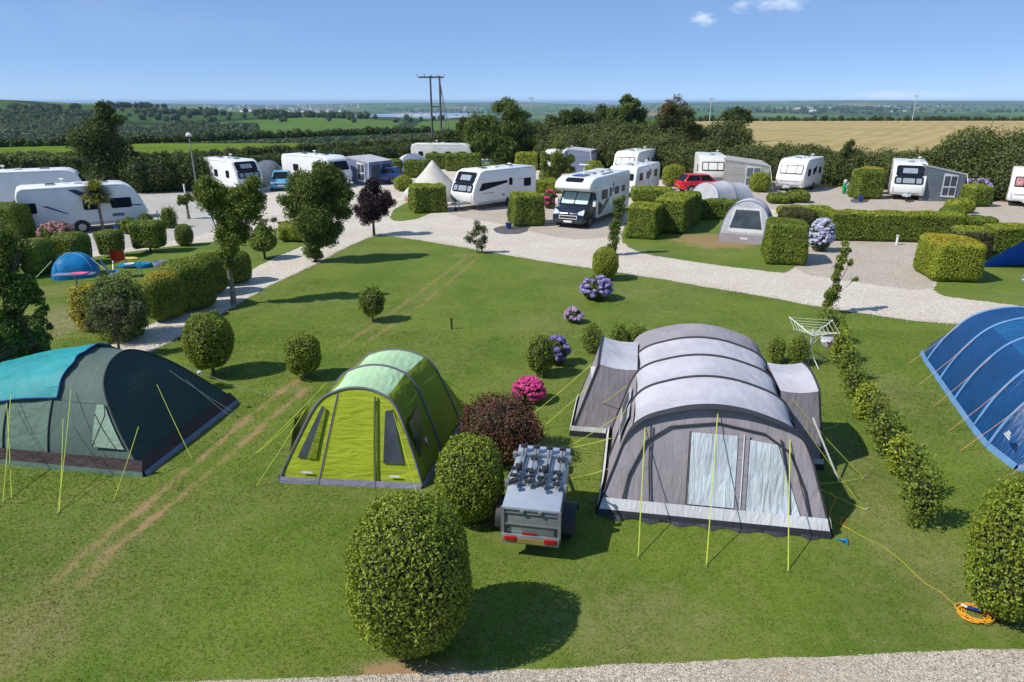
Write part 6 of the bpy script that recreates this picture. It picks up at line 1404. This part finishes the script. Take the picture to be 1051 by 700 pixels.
# ---------------- small grey awning tent by the hedge block
def airtent(label,c,rz,W,Dp,Hh,roofm,wallm,lowm,win,name='awning_tent',big=True):
    t=empty(name,c,rz,label,'tent'); cc=[(1,0),(.90,.45),(.66,.80),(.34,.95),(0,1)]
    T=Tunnel(t,cc,[(0,.35,W,Hh),(Dp*.5,Dp*.5,W*1.0,Hh*1.02),(Dp,Dp*.92,W*.96,Hh*.9)],6)
    for i in range(2):
        T.skin('side_wall',i,0,.2,wallm); T.skin('side_wall',i,.8,1,wallm); T.skin('roof_panel',i,.2,.8,roofm if i==0 else wallm)
        T.tube('pole_sleeve',i,.022,'bluegrey')
    T.wall('front_wall',0,roofm,8,.03); T.wall('rear_wall',2,wallm,4,0,1)
    if win:
        fr=T.patch('window_surround',0,[(-W*.70,Hh*.26),(W*.70,Hh*.26),(W*.50,Hh*.84),(-W*.50,Hh*.84)],'bandwhite',off=.03)
        T.patch('window',0,[(-W*.62,Hh*.36),(W*.62,Hh*.36),(W*.44,Hh*.79),(-W*.44,Hh*.79)],'darkwin',off=.045)
        T.patch('lower_panel',0,[(-W*.97,0),(W*.97,0),(W*.93,Hh*.22),(-W*.93,Hh*.22)],lowm,off=.05)
        T.patch('emblem',0,[(-.16,Hh*.10),(.16,Hh*.10),(.20,Hh*.145),(-.20,Hh*.145)],'bandwhite',off=.065,sub=2)
    return t
airtent('small pale grey awning tent with a large dark mesh window by the hedge block',P(763,250),R(-26),1.3,2.6,2.15,'silver','bluegrey','wallgrey',True)
airtent('silver grey tunnel tent behind the low straight hedge, by the red car',P(738,214)+Vector((-1.2,0,0)),R(-62),1.5,3.6,1.75,'silver','silver','wallgrey',False,'tunnel_tent')
dometent('dome_tent','blue grey dome tent over the hedge row left of the bell tent peak',P(424,180),R(15),1.9,1.8,2.1,'bluegrey','sleeve','silver')
# ---------------- awnings fixed to caravans
def awning(label,c,rz,Wd,Dp,hi,lo,roofm,wallm,panm,side=1,winf=True):
    """c = ground point at the caravan-side front corner; local x runs out from the caravan, y along it (backwards)"""
    t=empty('caravan_awning',c,rz,label,'awning'); s=side
    rf=[[Vector((s*Dp*g,Wd*k/4,hi+(lo-hi)*g-.04*math.sin(math.pi*g)*(k%2))) for g in (0,.25,.5,.75,1.0)] for k in range(5)]
    mb=MB(); mb.grid(rf); mb.build('roof_panel',M[roofm],t,smooth=60)
    mb=MB(); mb.grid([[Vector((s*Dp*g,0,(hi+(lo-hi)*g)*q)) for g in (0,.25,.5,.75,1)] for q in (0,.5,.995)]); mb.build('front_wall',M[wallm],t)
    mb=MB(); mb.grid([[Vector((s*Dp,Wd*k/4,lo*q)) for k in range(5)] for q in (0,.5,.995)]); mb.build('side_wall',M[wallm],t)
    mb=MB(); mb.grid([[Vector((s*Dp*g,Wd,(hi+(lo-hi)*g)*q)) for g in (0,.5,1)] for q in (0,.5,.995)]); mb.build('rear_wall',M[wallm],t)
    mb=MB(); n=int(Dp/.16); z0=lambda g:hi+(lo-hi)*g
    for k in range(n):
        g0,g1=k/n,(k+1)/n; mb.plate([(s*Dp*g0,-.02,z0(g0)),(s*Dp*g1,-.02,z0(g1)),(s*Dp*(g1-.15/n),-.02,z0(g1)-.13),(s*Dp*(g0+.15/n),-.02,z0(g0)-.13)],.01,(0,-1,0))
    mb.build('valance',M[roofm],t,smooth=0)
    if winf:
        fr=MB(); x0,x1=s*Dp*.48,s*Dp*.82
        fr.plate([(x0,-.025,.35),(x1,-.025,.30),(x1,-.025,lo*.93),(x0,-.025,lo*1.0)],.02,(0,-1,0)); fo=fr.build('window_frame',M['bandwhite'],t,smooth=0)
        mb=MB()
        for a,b_ in ((.08,.46),(.54,.92)):
            for q0,q1 in ((.08,.42),(.50,.93)):
                xa,xb=x0+(x1-x0)*a,x0+(x1-x0)*b_; mb.plate([(xa,-.048,.35+(lo*.95-.35)*q0),(xb,-.048,.35+(lo*.95-.35)*q0),(xb,-.048,.35+(lo*.95-.35)*q1),(xa,-.048,.35+(lo*.95-.35)*q1)],.01,(0,-1,0))
        mb.build('window',M[panm],fo,smooth=0)
    for q in range(2):
        mb=MB(); y0,y1=Wd*(.1+.45*q),Wd*(.45+.45*q); xs=s*(Dp+.012); mb.plate([(xs,y0,.5),(xs,y1,.5),(xs,y1,lo*.85),(xs,y0,lo*.85)],.012,(s,0,0)); mb.build('side_window',M[panm],t,smooth=0)
    rope(t,(s*Dp,0,lo),(s*(Dp+.35),-.7,0),'alu',r=.03,name='storm_strap'); rope(t,(s*Dp,Wd,lo),(s*(Dp+.5),Wd+.4,0),'guywhite',r=.012)
    return t
# local +x must point to the awning side; front wall faces the camera
awning('beige grey caravan awning with a scalloped front beside the red car',P(741,195),R(-12),5.4,3.6,2.5,2.05,'awn','awn','awndl')
awning('charcoal panelled awning with a white framed window beside the rounded white caravan',P(943,206.5),R(-8),4.0,2.9,2.65,2.05,'silver','awndl','awnd')
awning('grey awning with blue grey panels beside the caravan behind the broad tree',P(357,189),R(-30),3.2,2.6,2.4,2.0,'silver','bluegrey','awnd')
awning('pale grey awning of the caravan hidden behind the round bushy tree',P(582,178),R(-20),2.8,2.4,2.5,2.3,'silver','bluegrey','silver',winf=False)
dometent('awning_tent','dark grey rounded awning behind the light blue car',P(276,190),R(10),1.5,1.6,2.15,'awndl','sleeve','awndl')
# ============================================================ trailer, airer, cable, posts, poles, town
c=(P(517,549,.40)+P(573,555,.40))/2; c.z=0; a=P(517,549,.4); b_=P(573,555,.4); rz=math.atan2(b_.y-a.y,b_.x-a.x); W=(b_-a).length/2
Tr=empty('box_trailer',c,rz,'small galvanised grey box trailer with bike carriers on its lid','trailer'); Ln=1.62; zt=.95; zf=1.16
M['trailergrey']=m_plain('trailer_panel',(.20,.23,.22),.4,.25,var=.12,nscale=4,dirt=.2); M['lid']=m_plain('trailer_lid',(.36,.40,.46),.33,.25,var=.08,nscale=3,dirt=.12)
mb=MB(); mb.add([(-W,0,.38),(W,0,.38),(W,Ln,.38),(-W,Ln,.38),(-W,0,zt-.03),(W,0,zt-.03),(W,Ln,zf-.03),(-W,Ln,zf-.03)],[(0,1,2,3),(4,5,6,7),(0,1,5,4),(1,2,6,5),(2,3,7,6),(3,0,4,7)]); mb.build('body',M['trailergrey'],Tr,bevel=.015)
def lidz(v): return zt+(zf-zt)*v/Ln
mb=MB(); mb.add([(-W-.02,-.03,zt-.05),(W+.02,-.03,zt-.05),(W+.02,Ln+.02,zf-.04),(-W-.02,Ln+.02,zf-.04),(-W-.02,-.03,zt+.01),(W+.02,-.03,zt+.01),(W+.02,Ln+.02,zf+.02),(-W-.02,Ln+.02,zf+.02)],[(0,1,2,3),(4,5,6,7),(0,1,5,4),(1,2,6,5),(2,3,7,6),(3,0,4,7)]); mb.build('lid',M['lid'],Tr,bevel=.015)
mb=MB()
for x in (-W-.012,W+.012): mb.box((x,-.008,.66),(.05,.05,.56))
mb.box((0,-.02,.64),(2*W-.03,.016,.02)); mb.box((0,-.02,zt-.10),(2*W-.05,.016,.015)); mb.build('corner_frame',M['steel'],Tr,smooth=0)
for s in (-1,1):
    mb=MB(); mb.box((s*(W-.05),-.03,.56),(.035,.02,.14)); mb.build('latch',M['black'],Tr,bevel=.005)
    mb=MB(); mb.box((s*(W-.30),-.045,zt-.055),(.06,.03,.04)); mb.build('hinge',M['steel'],Tr,smooth=0)
    mb=MB(); mb.box((s*(W-.12),-.06,.40),(.20,.05,.085)); mb.build('tail_light',M['redlens'],Tr,bevel=.01)
mb=MB(); mb.box((0,-.035,.385),(2*W+.04,.05,.16)); mb.build('rear_beam',M['steel'],Tr,bevel=.005)
mb=MB(); mb.box((0,-.068,.375),(.50,.012,.085)); mb.build('number_plate',M['yplate'],Tr,smooth=0)
mb=MB(); mb.box((-.02,-.03,.475),(.24,.02,.05)); mb.build('reflector',M['redlens'],Tr,smooth=0)
for s in (-1,1):
    wheel(Tr,0,0,.01,.01) if False else None
    mb=MB(); r=.27; y_=.75; mb.lathe([(r*.6,-.075),(r*.92,-.075),(r,-.05),(r,.05),(r*.92,.075),(r*.6,.075)],(0,0,0),18,'y'); mb.v=[(s*(W+.10)+v[1],y_+v[0],r+v[2]) for v in mb.v]; wo=mb.build('wheel',M['rubber'],Tr)
    mb=MB(); mb.lathe([(.001,-.03),(r*.62,-.03),(r*.62,.03),(.001,.03)],(0,0,0),14,'y'); mb.v=[(s*(W+.10)+v[1],y_+v[0],r+v[2]) for v in mb.v]; mb.build('rim',M['rim'],wo)
    mb=MB(); rows=[[(s*(W+o),y_+.36*math.cos(q),r+.34*math.sin(q)) for o in (.01,.23)] for q in [math.pi*k/10 for k in range(11)]]; mb.grid(rows); mb.build('mudguard',M['black'],Tr)
mb=MB(); mb.tube([(-W*.7,Ln,.38),(0,Ln+1.0,.38)],.03,6); mb.tube([(W*.7,Ln,.38),(0,Ln+1.0,.38)],.03,6); mb.box((0,Ln+1.1,.42),(.09,.3,.10)); dr=mb.build('drawbar',M['steel'],Tr)
mb=MB(); mb.tube([(.1,Ln+.8,.06),(.1,Ln+.8,.7)],.025,6); mb.lathe([(.02,-.03),(.09,-.03),(.1,0),(.09,.03),(.02,.03)],(.1,Ln+.8,.10),12,'y'); mb.build('jockey_wheel',M['rubber'],dr)
# roof bars and four bike carriers
for v in (.52,1.30):
    mb=MB(); z=lidz(v)+.07; mb.box((0,v,z),(2*W+.16,.05,.035)); 
    for s in (-1,1): mb.box((s*(W+.04),v,z-.05),(.06,.09,.13))
    mb.build('roof_bar',M['steel'],Tr,bevel=.005)
for k,x in enumerate((-.34,-.12,.11,.34)):
    fl=1 if k%2 else -1
    cr=empty('bike_carrier',(x,0,0)); cr.parent=Tr
    def sub(nm,mb,mt): mb.build(nm,M[mt],cr,bevel=.004)
    mb=MB(); z0,z1=lidz(.40)+.10,lidz(1.5)+.10; mb.tube([(0,.40,z0),(0,1.5,z1)],.022,6); mb.tube([(.045,.40,z0),(.045,1.5,z1)],.014,5); sub('wheel_tray',mb,'rim')
    for v in (.46,1.42,.98+.12*fl):
        mb=MB(); mb.box((.0,v,lidz(v)+.14),(.11,.06,.05)); mb.box((.035,v+.02,lidz(v)+.16),(.035,.10,.04)); sub('wheel_strap',mb,'black')
    for v in (.62,.80): mb=MB(); mb.box((-.02,v,lidz(v)+.11),(.16,.05,.05),rz=.3*fl); sub('tray_bracket',mb,'black')
    mb=MB(); v0=.92+.15*fl; mb.tube([(.0,v0,lidz(v0)+.12),(.06*fl,v0-.12,lidz(v0)+.20),(.10*fl,v0-.32,lidz(v0)+.17),(.03*fl,v0-.45,lidz(v0)+.15)],.018,6); sub('frame_arm',mb,'rim')
    mb=MB(); mb.box((.03*fl,v0-.46,lidz(v0)+.16),(.08,.08,.05),rz=.4); mb.box((0,v0+.02,lidz(v0)+.15),(.07,.10,.06)); mb.lathe([(.001,0),(.03,0),(.03,.05),(.001,.05)],(.06*fl,v0-.14,lidz(v0)+.2),8); sub('frame_clamp',mb,'black')
EXCL.append([(Matrix.Rotation(rz,3,'Z')@Vector(v)+c) for v in ((-W,0.1,0),(W,0.1,0),(W,Ln,0),(-W,Ln,0))])
# rotary airer
g=P(829,374); Ar=empty('clothes_airer',g,R(20),'white rotary clothes airer with a small peg bag behind the grey tent','clothes airer')
mb=MB(); mb.tube([(0,0,0),(0,0,1.05)],.02,8); mb.build('pole',M['alu'],Ar)
for k in range(3):
    q=R(30+120*k); mb=MB(); mb.tube([(0,0,.42),(.42*math.cos(q),.42*math.sin(q),.01)],.013,6); mb.build('leg',M['alu'],Ar)
cr_=[]
for k in range(4):
    q=R(10+90*k); e_=Vector((.82*math.cos(q),.82*math.sin(q),1.18)); cr_.append(e_); mb=MB(); mb.tube([(0,0,.86),e_],.014,6); mb.tube([(0,0,.55),e_*.45+Vector((0,0,.55))],.008,5); mb.build('arm',M['alu'],Ar)
mb=MB()
for f in (.35,.5,.65,.8,.97):
    q=[Vector((e_.x*f,e_.y*f,.86+(e_.z-.86)*f)) for e_ in cr_]
    for i in range(4): mb.tube([q[i],q[(i+1)%4]],.006,4)
mb.build('washing_line',M['guywhite'],Ar)
pb=empty('peg_bag',g+Vector((.20,-.45,0)),0,'white peg bag with a red mark hanging from the clothes airer','peg bag')
mb=MB(); mb.grid([[(-.17,0,.98),(0,-.02,.99),(.17,0,.98)],[(-.18,-.06,.86),(0,-.13,.85),(.18,-.06,.86)],[(-.10,-.04,.74),(0,-.09,.70),(.10,-.04,.74)],[(-.05,0,.69),(0,0,.66),(.05,0,.69)]]); mb.build('cloth',M['bandwhite'],pb)
mb=MB(); mb.plate([(-.06,-.145,.86),(.02,-.15,.80),(.12,-.135,.92),(.10,-.135,.95),(.02,-.15,.86),(-.05,-.145,.90)],.006,(0,-1,0)); mb.build('red_mark',M['redlens'],pb,smooth=0)
mb=MB(); mb.tube([(-.16,0,.98),(0,.0,1.10),(.16,0,.98)],.008,5); mb.build('handle',M['alu'],pb)
# cable
M['orange']=m_plain('orange_cable',(.78,.34,.015),.45); M['yellowc']=m_plain('yellow_cable',(.60,.48,.03),.5)
g=P(999,632); Cb=empty('cable_coil',g,0,'coil of orange mains cable with a blue plug on the lawn near the right edge','cable'); rd=random.Random(4); pts=[]
for k in range(190):
    q=k*.235; r_=.155+.035*math.sin(k*.61)+.028*math.sin(k*.17+1); pts.append((r_*1.18*math.cos(q)+.02*math.sin(k*.05),r_*math.sin(q)*1.05,.02+.022*((k//27)%3)+.01*rd.random()))
mb=MB(); mb.tube(pts,.0075,6); mb.build('coil',M['orange'],Cb)
mb=MB(); mb.tube([(-.04,.10,.07),(.10,.02,.075)],.024,8); mb.build('plug',M['dkblue'],Cb); mb=MB(); mb.tube([(-.10,.15,.07),(-.04,.10,.07)],.022,8); mb.build('socket',M['bandwhite'],Cb)
ln=[P(x,y,.02) for x,y in ((986,628),(976,617),(966,608),(950,599),(938,588))]+[P(x,y,.018) for x,y in ((926,576),(905,560),(880,548),(868,541))]
mb=MB(); mb.tube([p-g for p in ln],.0032,6); mb.build('lead',M['yellowc'],Cb)
L2=[P(x,y,.02) for x,y in ((851,504),(858,512),(853,522),(851,530),(858,536),(866,538),(870,533),(864,531),(862,538),(872,543),(868,541))]
mb=MB(); mb.tube([p-g for p in L2],.006,6); mb.build('lead',M['orange'],Cb)
# posts
def post(name,label,px,base,h,r,mat,cat,capm=None):
    g=P(px,base); t=empty(name,g,0,label,cat); mb=MB(); mb.lathe([(r,-.02),(r,h*.97),(r*.7,h)],(0,0,0),10); mb.build('stem',M[mat],t)
    mb=MB(); mb.box((0,0,h*.93 if capm else h+.005),(r*2.4,r*2.4,.03 if not capm else h*.16)); mb.build('cap',M[capm or mat],t,bevel=.005); return t
M['darkwood']=m_plain('dark_post',(.05,.04,.03),.8)
post('marker_post','short dark wooden marker post in the open lawn',463.5,338,.36,.035,'darkwood','post')
post('marker_post','short white post in front of the long boundary hedge on the empty pitch',920,251.5,.5,.06,'plate','post')
post('marker_post','short white stub post beside the lamp post near the dark hedge',190,199,.75,.06,'plate','post')
M['greenp']=m_plain('green_plastic',(.01,.30,.10),.4)
g=P(866,199); t=empty('water_tap',g,0,'green water tap post with a white top at the back of the right pitches','tap'); mb=MB(); mb.box((0,0,.42),(.30,.26,.84)); mb.build('body',M['greenp'],t,bevel=.06); mb=MB(); mb.lathe([(.10,.84),(.15,.92),(.13,1.08),(.02,1.14)],(0,0,0),12); mb.build('head',M['bandwhite'],t)
def pot(label,px,base,plant,h=.35):
    g=P(px,base); t=empty('plant_pot',g,0,label,'plant pot'); mb=MB(); mb.lathe([(.12,0),(.19,h*.9),(.20,h),(.17,h),(.15,h*.85)],(0,0,0),14); mb.build('pot',M['dkblue'],t)
    if plant:
        f=Fol(); f.ell((0,0,h+plant*.5),(.10,.10,plant*.5),.10,1.4,.5,.2,core=.3,spray=.3); f.build('plant',M['tree'],t,.4)
    return t
pot('bright blue plant pot with a slender plant by the dark green hedge block',522,235,1.1); pot('bright blue plant pot at the foot of the tall square hedge',883,207,.0,.45); pot('blue pot beside the caravan wheel behind the clipped hedge row',122,240,.25,.5)
M['slate']=m_plain('slate_chips',(.10,.095,.10),.9,var=.5,nscale=20)
sheet('slate_bed',[P(x,y) for x,y in ((505,233),(545,230),(540,240),(510,241))],.021,M['slate'],.05); sheet('slate_bed',[P(x,y) for x,y in ((872,204),(893,204),(890,208.5),(873,208.5))],.021,M['slate'],.05)
# camp chairs and bits on the left camping lawn
def chair(label,px,base,mat,rz):
    t=empty('camp_chair',P(px,base),rz,label,'chair'); mb=MB(); mb.grid([[(-.26,-.22,.40),(0,-.22,.36),(.26,-.22,.40)],[(-.26,.2,.38),(0,.2,.34),(.26,.2,.38)]]); mb.build('seat',M[mat],t); mb=MB(); mb.grid([[(-.26,.2,.38),(0,.2,.35),(.26,.2,.38)],[(-.28,.36,.88),(0,.40,.88),(.28,.36,.88)]]); mb.build('backrest',M[mat],t)
    for s in (-1,1):
        for pts in (((s*.27,-.25,0),(s*.27,.2,.40)),((s*.27,.25,0),(s*.27,-.22,.42)),((s*.27,.1,.3),(s*.28,.38,.9))):
            mb=MB(); mb.tube(pts,.014,5); mb.build('leg',M['steel'],t)
    return t
chair('red folding camp chair beside the blue folding table on the left lawn',124,275,'redpaint',R(200)); chair('blue folding camp chair in front of the red one on the left lawn',118,288,'blue_s',R(120))
t=empty('camp_table',P(134,284),R(10),'low folding table with a blue cover on the left lawn','table'); mb=MB(); mb.box((0,0,.5),(.8,.5,.04)); mb.build('tabletop',M['blue_s'],t,bevel=.01)
for sx in (-1,1):
    for sy in (-1,1): mb=MB(); mb.tube([(sx*.36,sy*.2,.48),(sx*.40,sy*.22,0)],.014,5); mb.build('leg',M['steel'],t)
t=empty('tray',P(134,284)+Vector((.05,0,.52)),0,'white and blue tray lying on the folding table','tray'); mb=MB(); mb.lathe([(.001,0),(.16,0),(.20,.05),(.18,.05),(.14,.02),(.001,.02)],(0,0,0),14); mb.build('dish',M['bandwhite'],t)
M['yel']=m_plain('yellow_plastic',(.55,.45,.12),.5)
for nm,lb,px,ro,mt,dm in (('frisbee_mat','pale yellow mat lying on the grass behind the red chair',132,266,'yel',(.9,.35,.05)),('paddling_pool','flat turquoise inflatable left of the golden-tipped hedge',147,274,'blue_s',(.8,.5,.16)),('play_mat','grey blue folded groundsheet near the hedge',166,273,'bluegrey',(.7,.5,.2))):
    mb=MB(); n=16; mb.lathe([(dm[0]*.5,0),(dm[0]*.52,dm[2]*.5),(dm[0]*.46,dm[2]),(dm[0]*.3,dm[2]*.6)],(0,0,0),n); mb.v=[(x,y*dm[1]/dm[0]*1.3,z) for x,y,z in mb.v]; o=mb.build(nm,M[mt]); o.location=P(px,ro)+Vector((0,0,.02)); tag(o,lb,'mat')
t=empty('ironing_table',P(80,297),R(8),'long narrow trestle with a towel in front of the small blue tent','table'); mb=MB(); mb.box((0,0,.62),(1.5,.42,.03)); mb.build('tabletop',M['bluegrey'],t,bevel=.01); mb=MB(); mb.tube([(-.05,0,.6),(.1,0,0)],.025,6); mb.tube([(.05,0,.6),(-.1,.1,0)],.025,6); mb.build('leg',M['steel'],t)
M['pinkt']=m_plain('pink_towel',(.60,.10,.25),.9,var=.4,nscale=8); mb=MB(); mb.box((.22,0,.02),(.4,.3,.05)); mb.box((-.1,.02,.015),(.25,.25,.03)); o=mb.build('towel',M['pinkt'],bevel=.01); o.location=t.location+Vector((.1,0,.636)); tag(o,'pink towel on the narrow trestle','towel')
post('marker_post','thin dark stake beside the trestle on the left lawn',82,299,.5,.025,'darkwood','post') if False else None
# lamp post
g=P(204,207); t=empty('street_lamp',g,0,'slim grey lamp post with a white globe in front of the tall dark hedge','street lamp'); h=zrow(g.y,139)
mb=MB(); mb.lathe([(.07,0),(.065,1.1),(.045,1.15),(.035,h-.15)],(0,0,0),10); mb.build('pole',M['steel'],t); mb=MB(); mb.lathe([(.06,-.2),(.16,-.16),(.20,-.05)],(0,0,h),14); mb.build('collar',M['black'],t); mb=MB(); mb.lathe([(.12,-.14),(.20,-.06),(.22,.03),(.16,.14),(.06,.19),(.001,.2)],(0,0,h),16); mb.build('globe',M['bandwhite'],t)
# utility poles: H pair with crossarm, and singles
M['pole']=m_plain('weathered_pole',(.10,.095,.09),.9)
def hpole(y):
    g=Vector((xcol(448.5,y),y,0)); t=empty('utility_pole',g,R(5),'pair of wooden utility poles with one cross arm behind the left trees','utility pole'); top=zrow(y,77); s_=y/FPX*1.0
    for x in (-4.2*s_*1.0,4.6*s_): mb=MB(); mb.tube([(x,0,-.1),(x,0,top-.1)],[.20,.15],8); mb.build('pole',M['pole'],t)
    mb=MB(); mb.box((-.6,0,top-.35),(24*s_,.25,.25)); mb.build('cross_arm',M['pole'],t)
    for x in (-18*s_,-11*s_,-4*s_,1*s_,8*s_): mb=MB(); mb.lathe([(.06,0),(.14,.1),(.07,.2),(.14,.3),(.05,.42)],(x+.2,0,top-.22),8); mb.build('insulator',M['greypanel'],t)
    for x,xx in ((4.6*s_,15*s_),(4.6*s_,11*s_)): mb=MB(); mb.tube([(x,0,top-.6),(xx,-2,0)],.05,5); mb.build('stay_wire',M['pole'],t)
    mb=MB(); mb.box((0,0,top*.55),(9*s_,.18,.18)); mb.build('brace',M['pole'],t)
hpole(122)
def upole(px,y,row,label,br=True):
    x=xcol(px,y); z=Hs(x,y); h=zrow(y,row)-z; t=empty('utility_pole',(x,y,z),0,label,'utility pole'); mb=MB(); mb.tube([(0,0,0),(0,0,h)],[.16,.11],7); mb.build('pole',M['greypanel' if br else 'pole'],t)
    mb=MB(); mb.box((0,0,h-.5),(1.8,.14,.14)); mb.build('cross_arm',M['pole'],t)
upole(728,250,100,'single pale utility pole at the left end of the stubble field'); t=upole(936,262,97,'thin pole standing on the far side of the stubble field')
upole(545,210,99,'faint pole between the central trees')
# ---- town across the valley and scattered farms
def house(name,label,cat,group):
    t=empty(name,(0,0,0),0,label,cat,group)
    mb=MB(); mb.box((0,0,2.6),(11,7.5,5.6)); mb.build('wall',M['hw'],t,smooth=0)
    mb=MB(); mb.prism([(-3.9,0),(3.9,0),(0,2.9)],-5.7,5.7); mb.v=[(y,x,z+5.4) for x,y,z in mb.v]; r_=mb.build('roof',M['slate_r'],t,smooth=0); mb=MB(); mb.box((3.6,0,8.2),(.9,.9,1.6)); mb.build('chimney',M['hw'],r_,smooth=0)
    return t
M['hw']=m_plain('rendered_wall',(.66,.65,.60),.8); M['slate_r']=m_plain('slate_roof',(.13,.13,.15),.8)
def clone(o,parent=None):
    c_=o.copy(); COL.objects.link(c_)
    if parent is not None: c_.parent=parent
    for ch in list(o.children): clone(ch,c_)
    return c_
rd=random.Random(77); h0=house('house','pale rendered house with a slate roof in the distant town across the valley','house','houses of the distant town'); first=True; cnt=0
while cnt<150:
    px=rd.gauss(300,62); row=rd.uniform(108.2,117)
    if not 205<px<425 : continue
    if row>112 and px>350: continue
    p=march(px,row)
    if p is None or p.z<-43.5 and 360<px<460 or math.hypot(p.x,p.y)<1700: continue
    o=h0 if first else clone(h0); first=False; o.location=p; o.rotation_euler=(0,0,rd.uniform(-.6,.6)); k=rd.uniform(.8,1.5); o.scale=(k,k,k); cnt+=1
# estuary-side cottages and right-hand farms
f0=clone(h0); f0['label']='white farm building on the green fields beyond the stubble'; f0['group']='farm buildings beyond the stubble field'; f0['category']='farm building'; first=True
for k in range(34):
    px=rd.choice((rd.gauss(832,18),rd.gauss(800,25),rd.gauss(925,12),rd.gauss(965,14),rd.uniform(700,1050),rd.gauss(480,12))); row=rd.uniform(109,115.5) if px>600 else rd.uniform(110.5,114)
    p=march(px,row)
    if p is None: continue
    o=f0 if first else clone(f0); first=False; o.location=p; o.rotation_euler=(0,0,rd.uniform(-.6,.6)); k_=rd.uniform(.8,1.7); o.scale=(k_,k_,k_*.8)
    if px<600: o['label']='pale house on the far estuary shore'; o['group']='houses on the estuary shore'; o['category']='house'
# greenhouse sheds, long and white
p=march(826,112.6)
if p is not None:
    t=empty('greenhouse',p,.1,'long white arched greenhouse on the distant fields on the right','greenhouse'); mb=MB()
    for k in range(3):
        rows=[[(x,k*13+6*math.cos(q),7*math.sin(q)) for x in (-32,0,32)] for q in [math.pi*j/8 for j in range(9)]]; mb.grid(rows)
    mb.build('cover',M['hw'],t); mb=MB(); mb.box((0,13,.4),(66,40,.8)); mb.build('base',M['hw'],t,smooth=0)
grass()
x=rng.uniform(-11,11,900); y=rng.uniform(7.2,20,900); k=vnoise(x,y,1.4,55)>.55
for e in EXCL: k&=~in_poly(x,y,e)
V3,F3,t3=pebble_mesh(x[k],y[k],.006,.011,.025); tag(link('daisies',np_mesh('daisies',V3,[F3],{'tint':t3*.0+1}),None,[M['f_pale']]),kind='stuff')
# ---- haze
mb=MB(); mb.box((0,0,-30.5),(140000,140000,61+55+4)); hz=mb.build('haze',[],smooth=0)
hz.location=(0,0,0); me=hz.data
for v in me.vertices: v.co.z = -62 if v.co.z<0 else 20
m=bpy.data.materials.new('haze'); m.use_nodes=True; nt=m.node_tree; nt.nodes.clear(); out=N(nt,'ShaderNodeOutputMaterial'); pv=N(nt,'ShaderNodeVolumePrincipled'); pv.inputs['Color'].default_value=rgba((.50,.72,1.0)); pv.inputs['Density'].default_value=HAZE_D; pv.inputs['Anisotropy'].default_value=.0; L(nt,pv.outputs[0],out.inputs['Volume']); me.materials.append(m); tag(hz,kind='stuff')
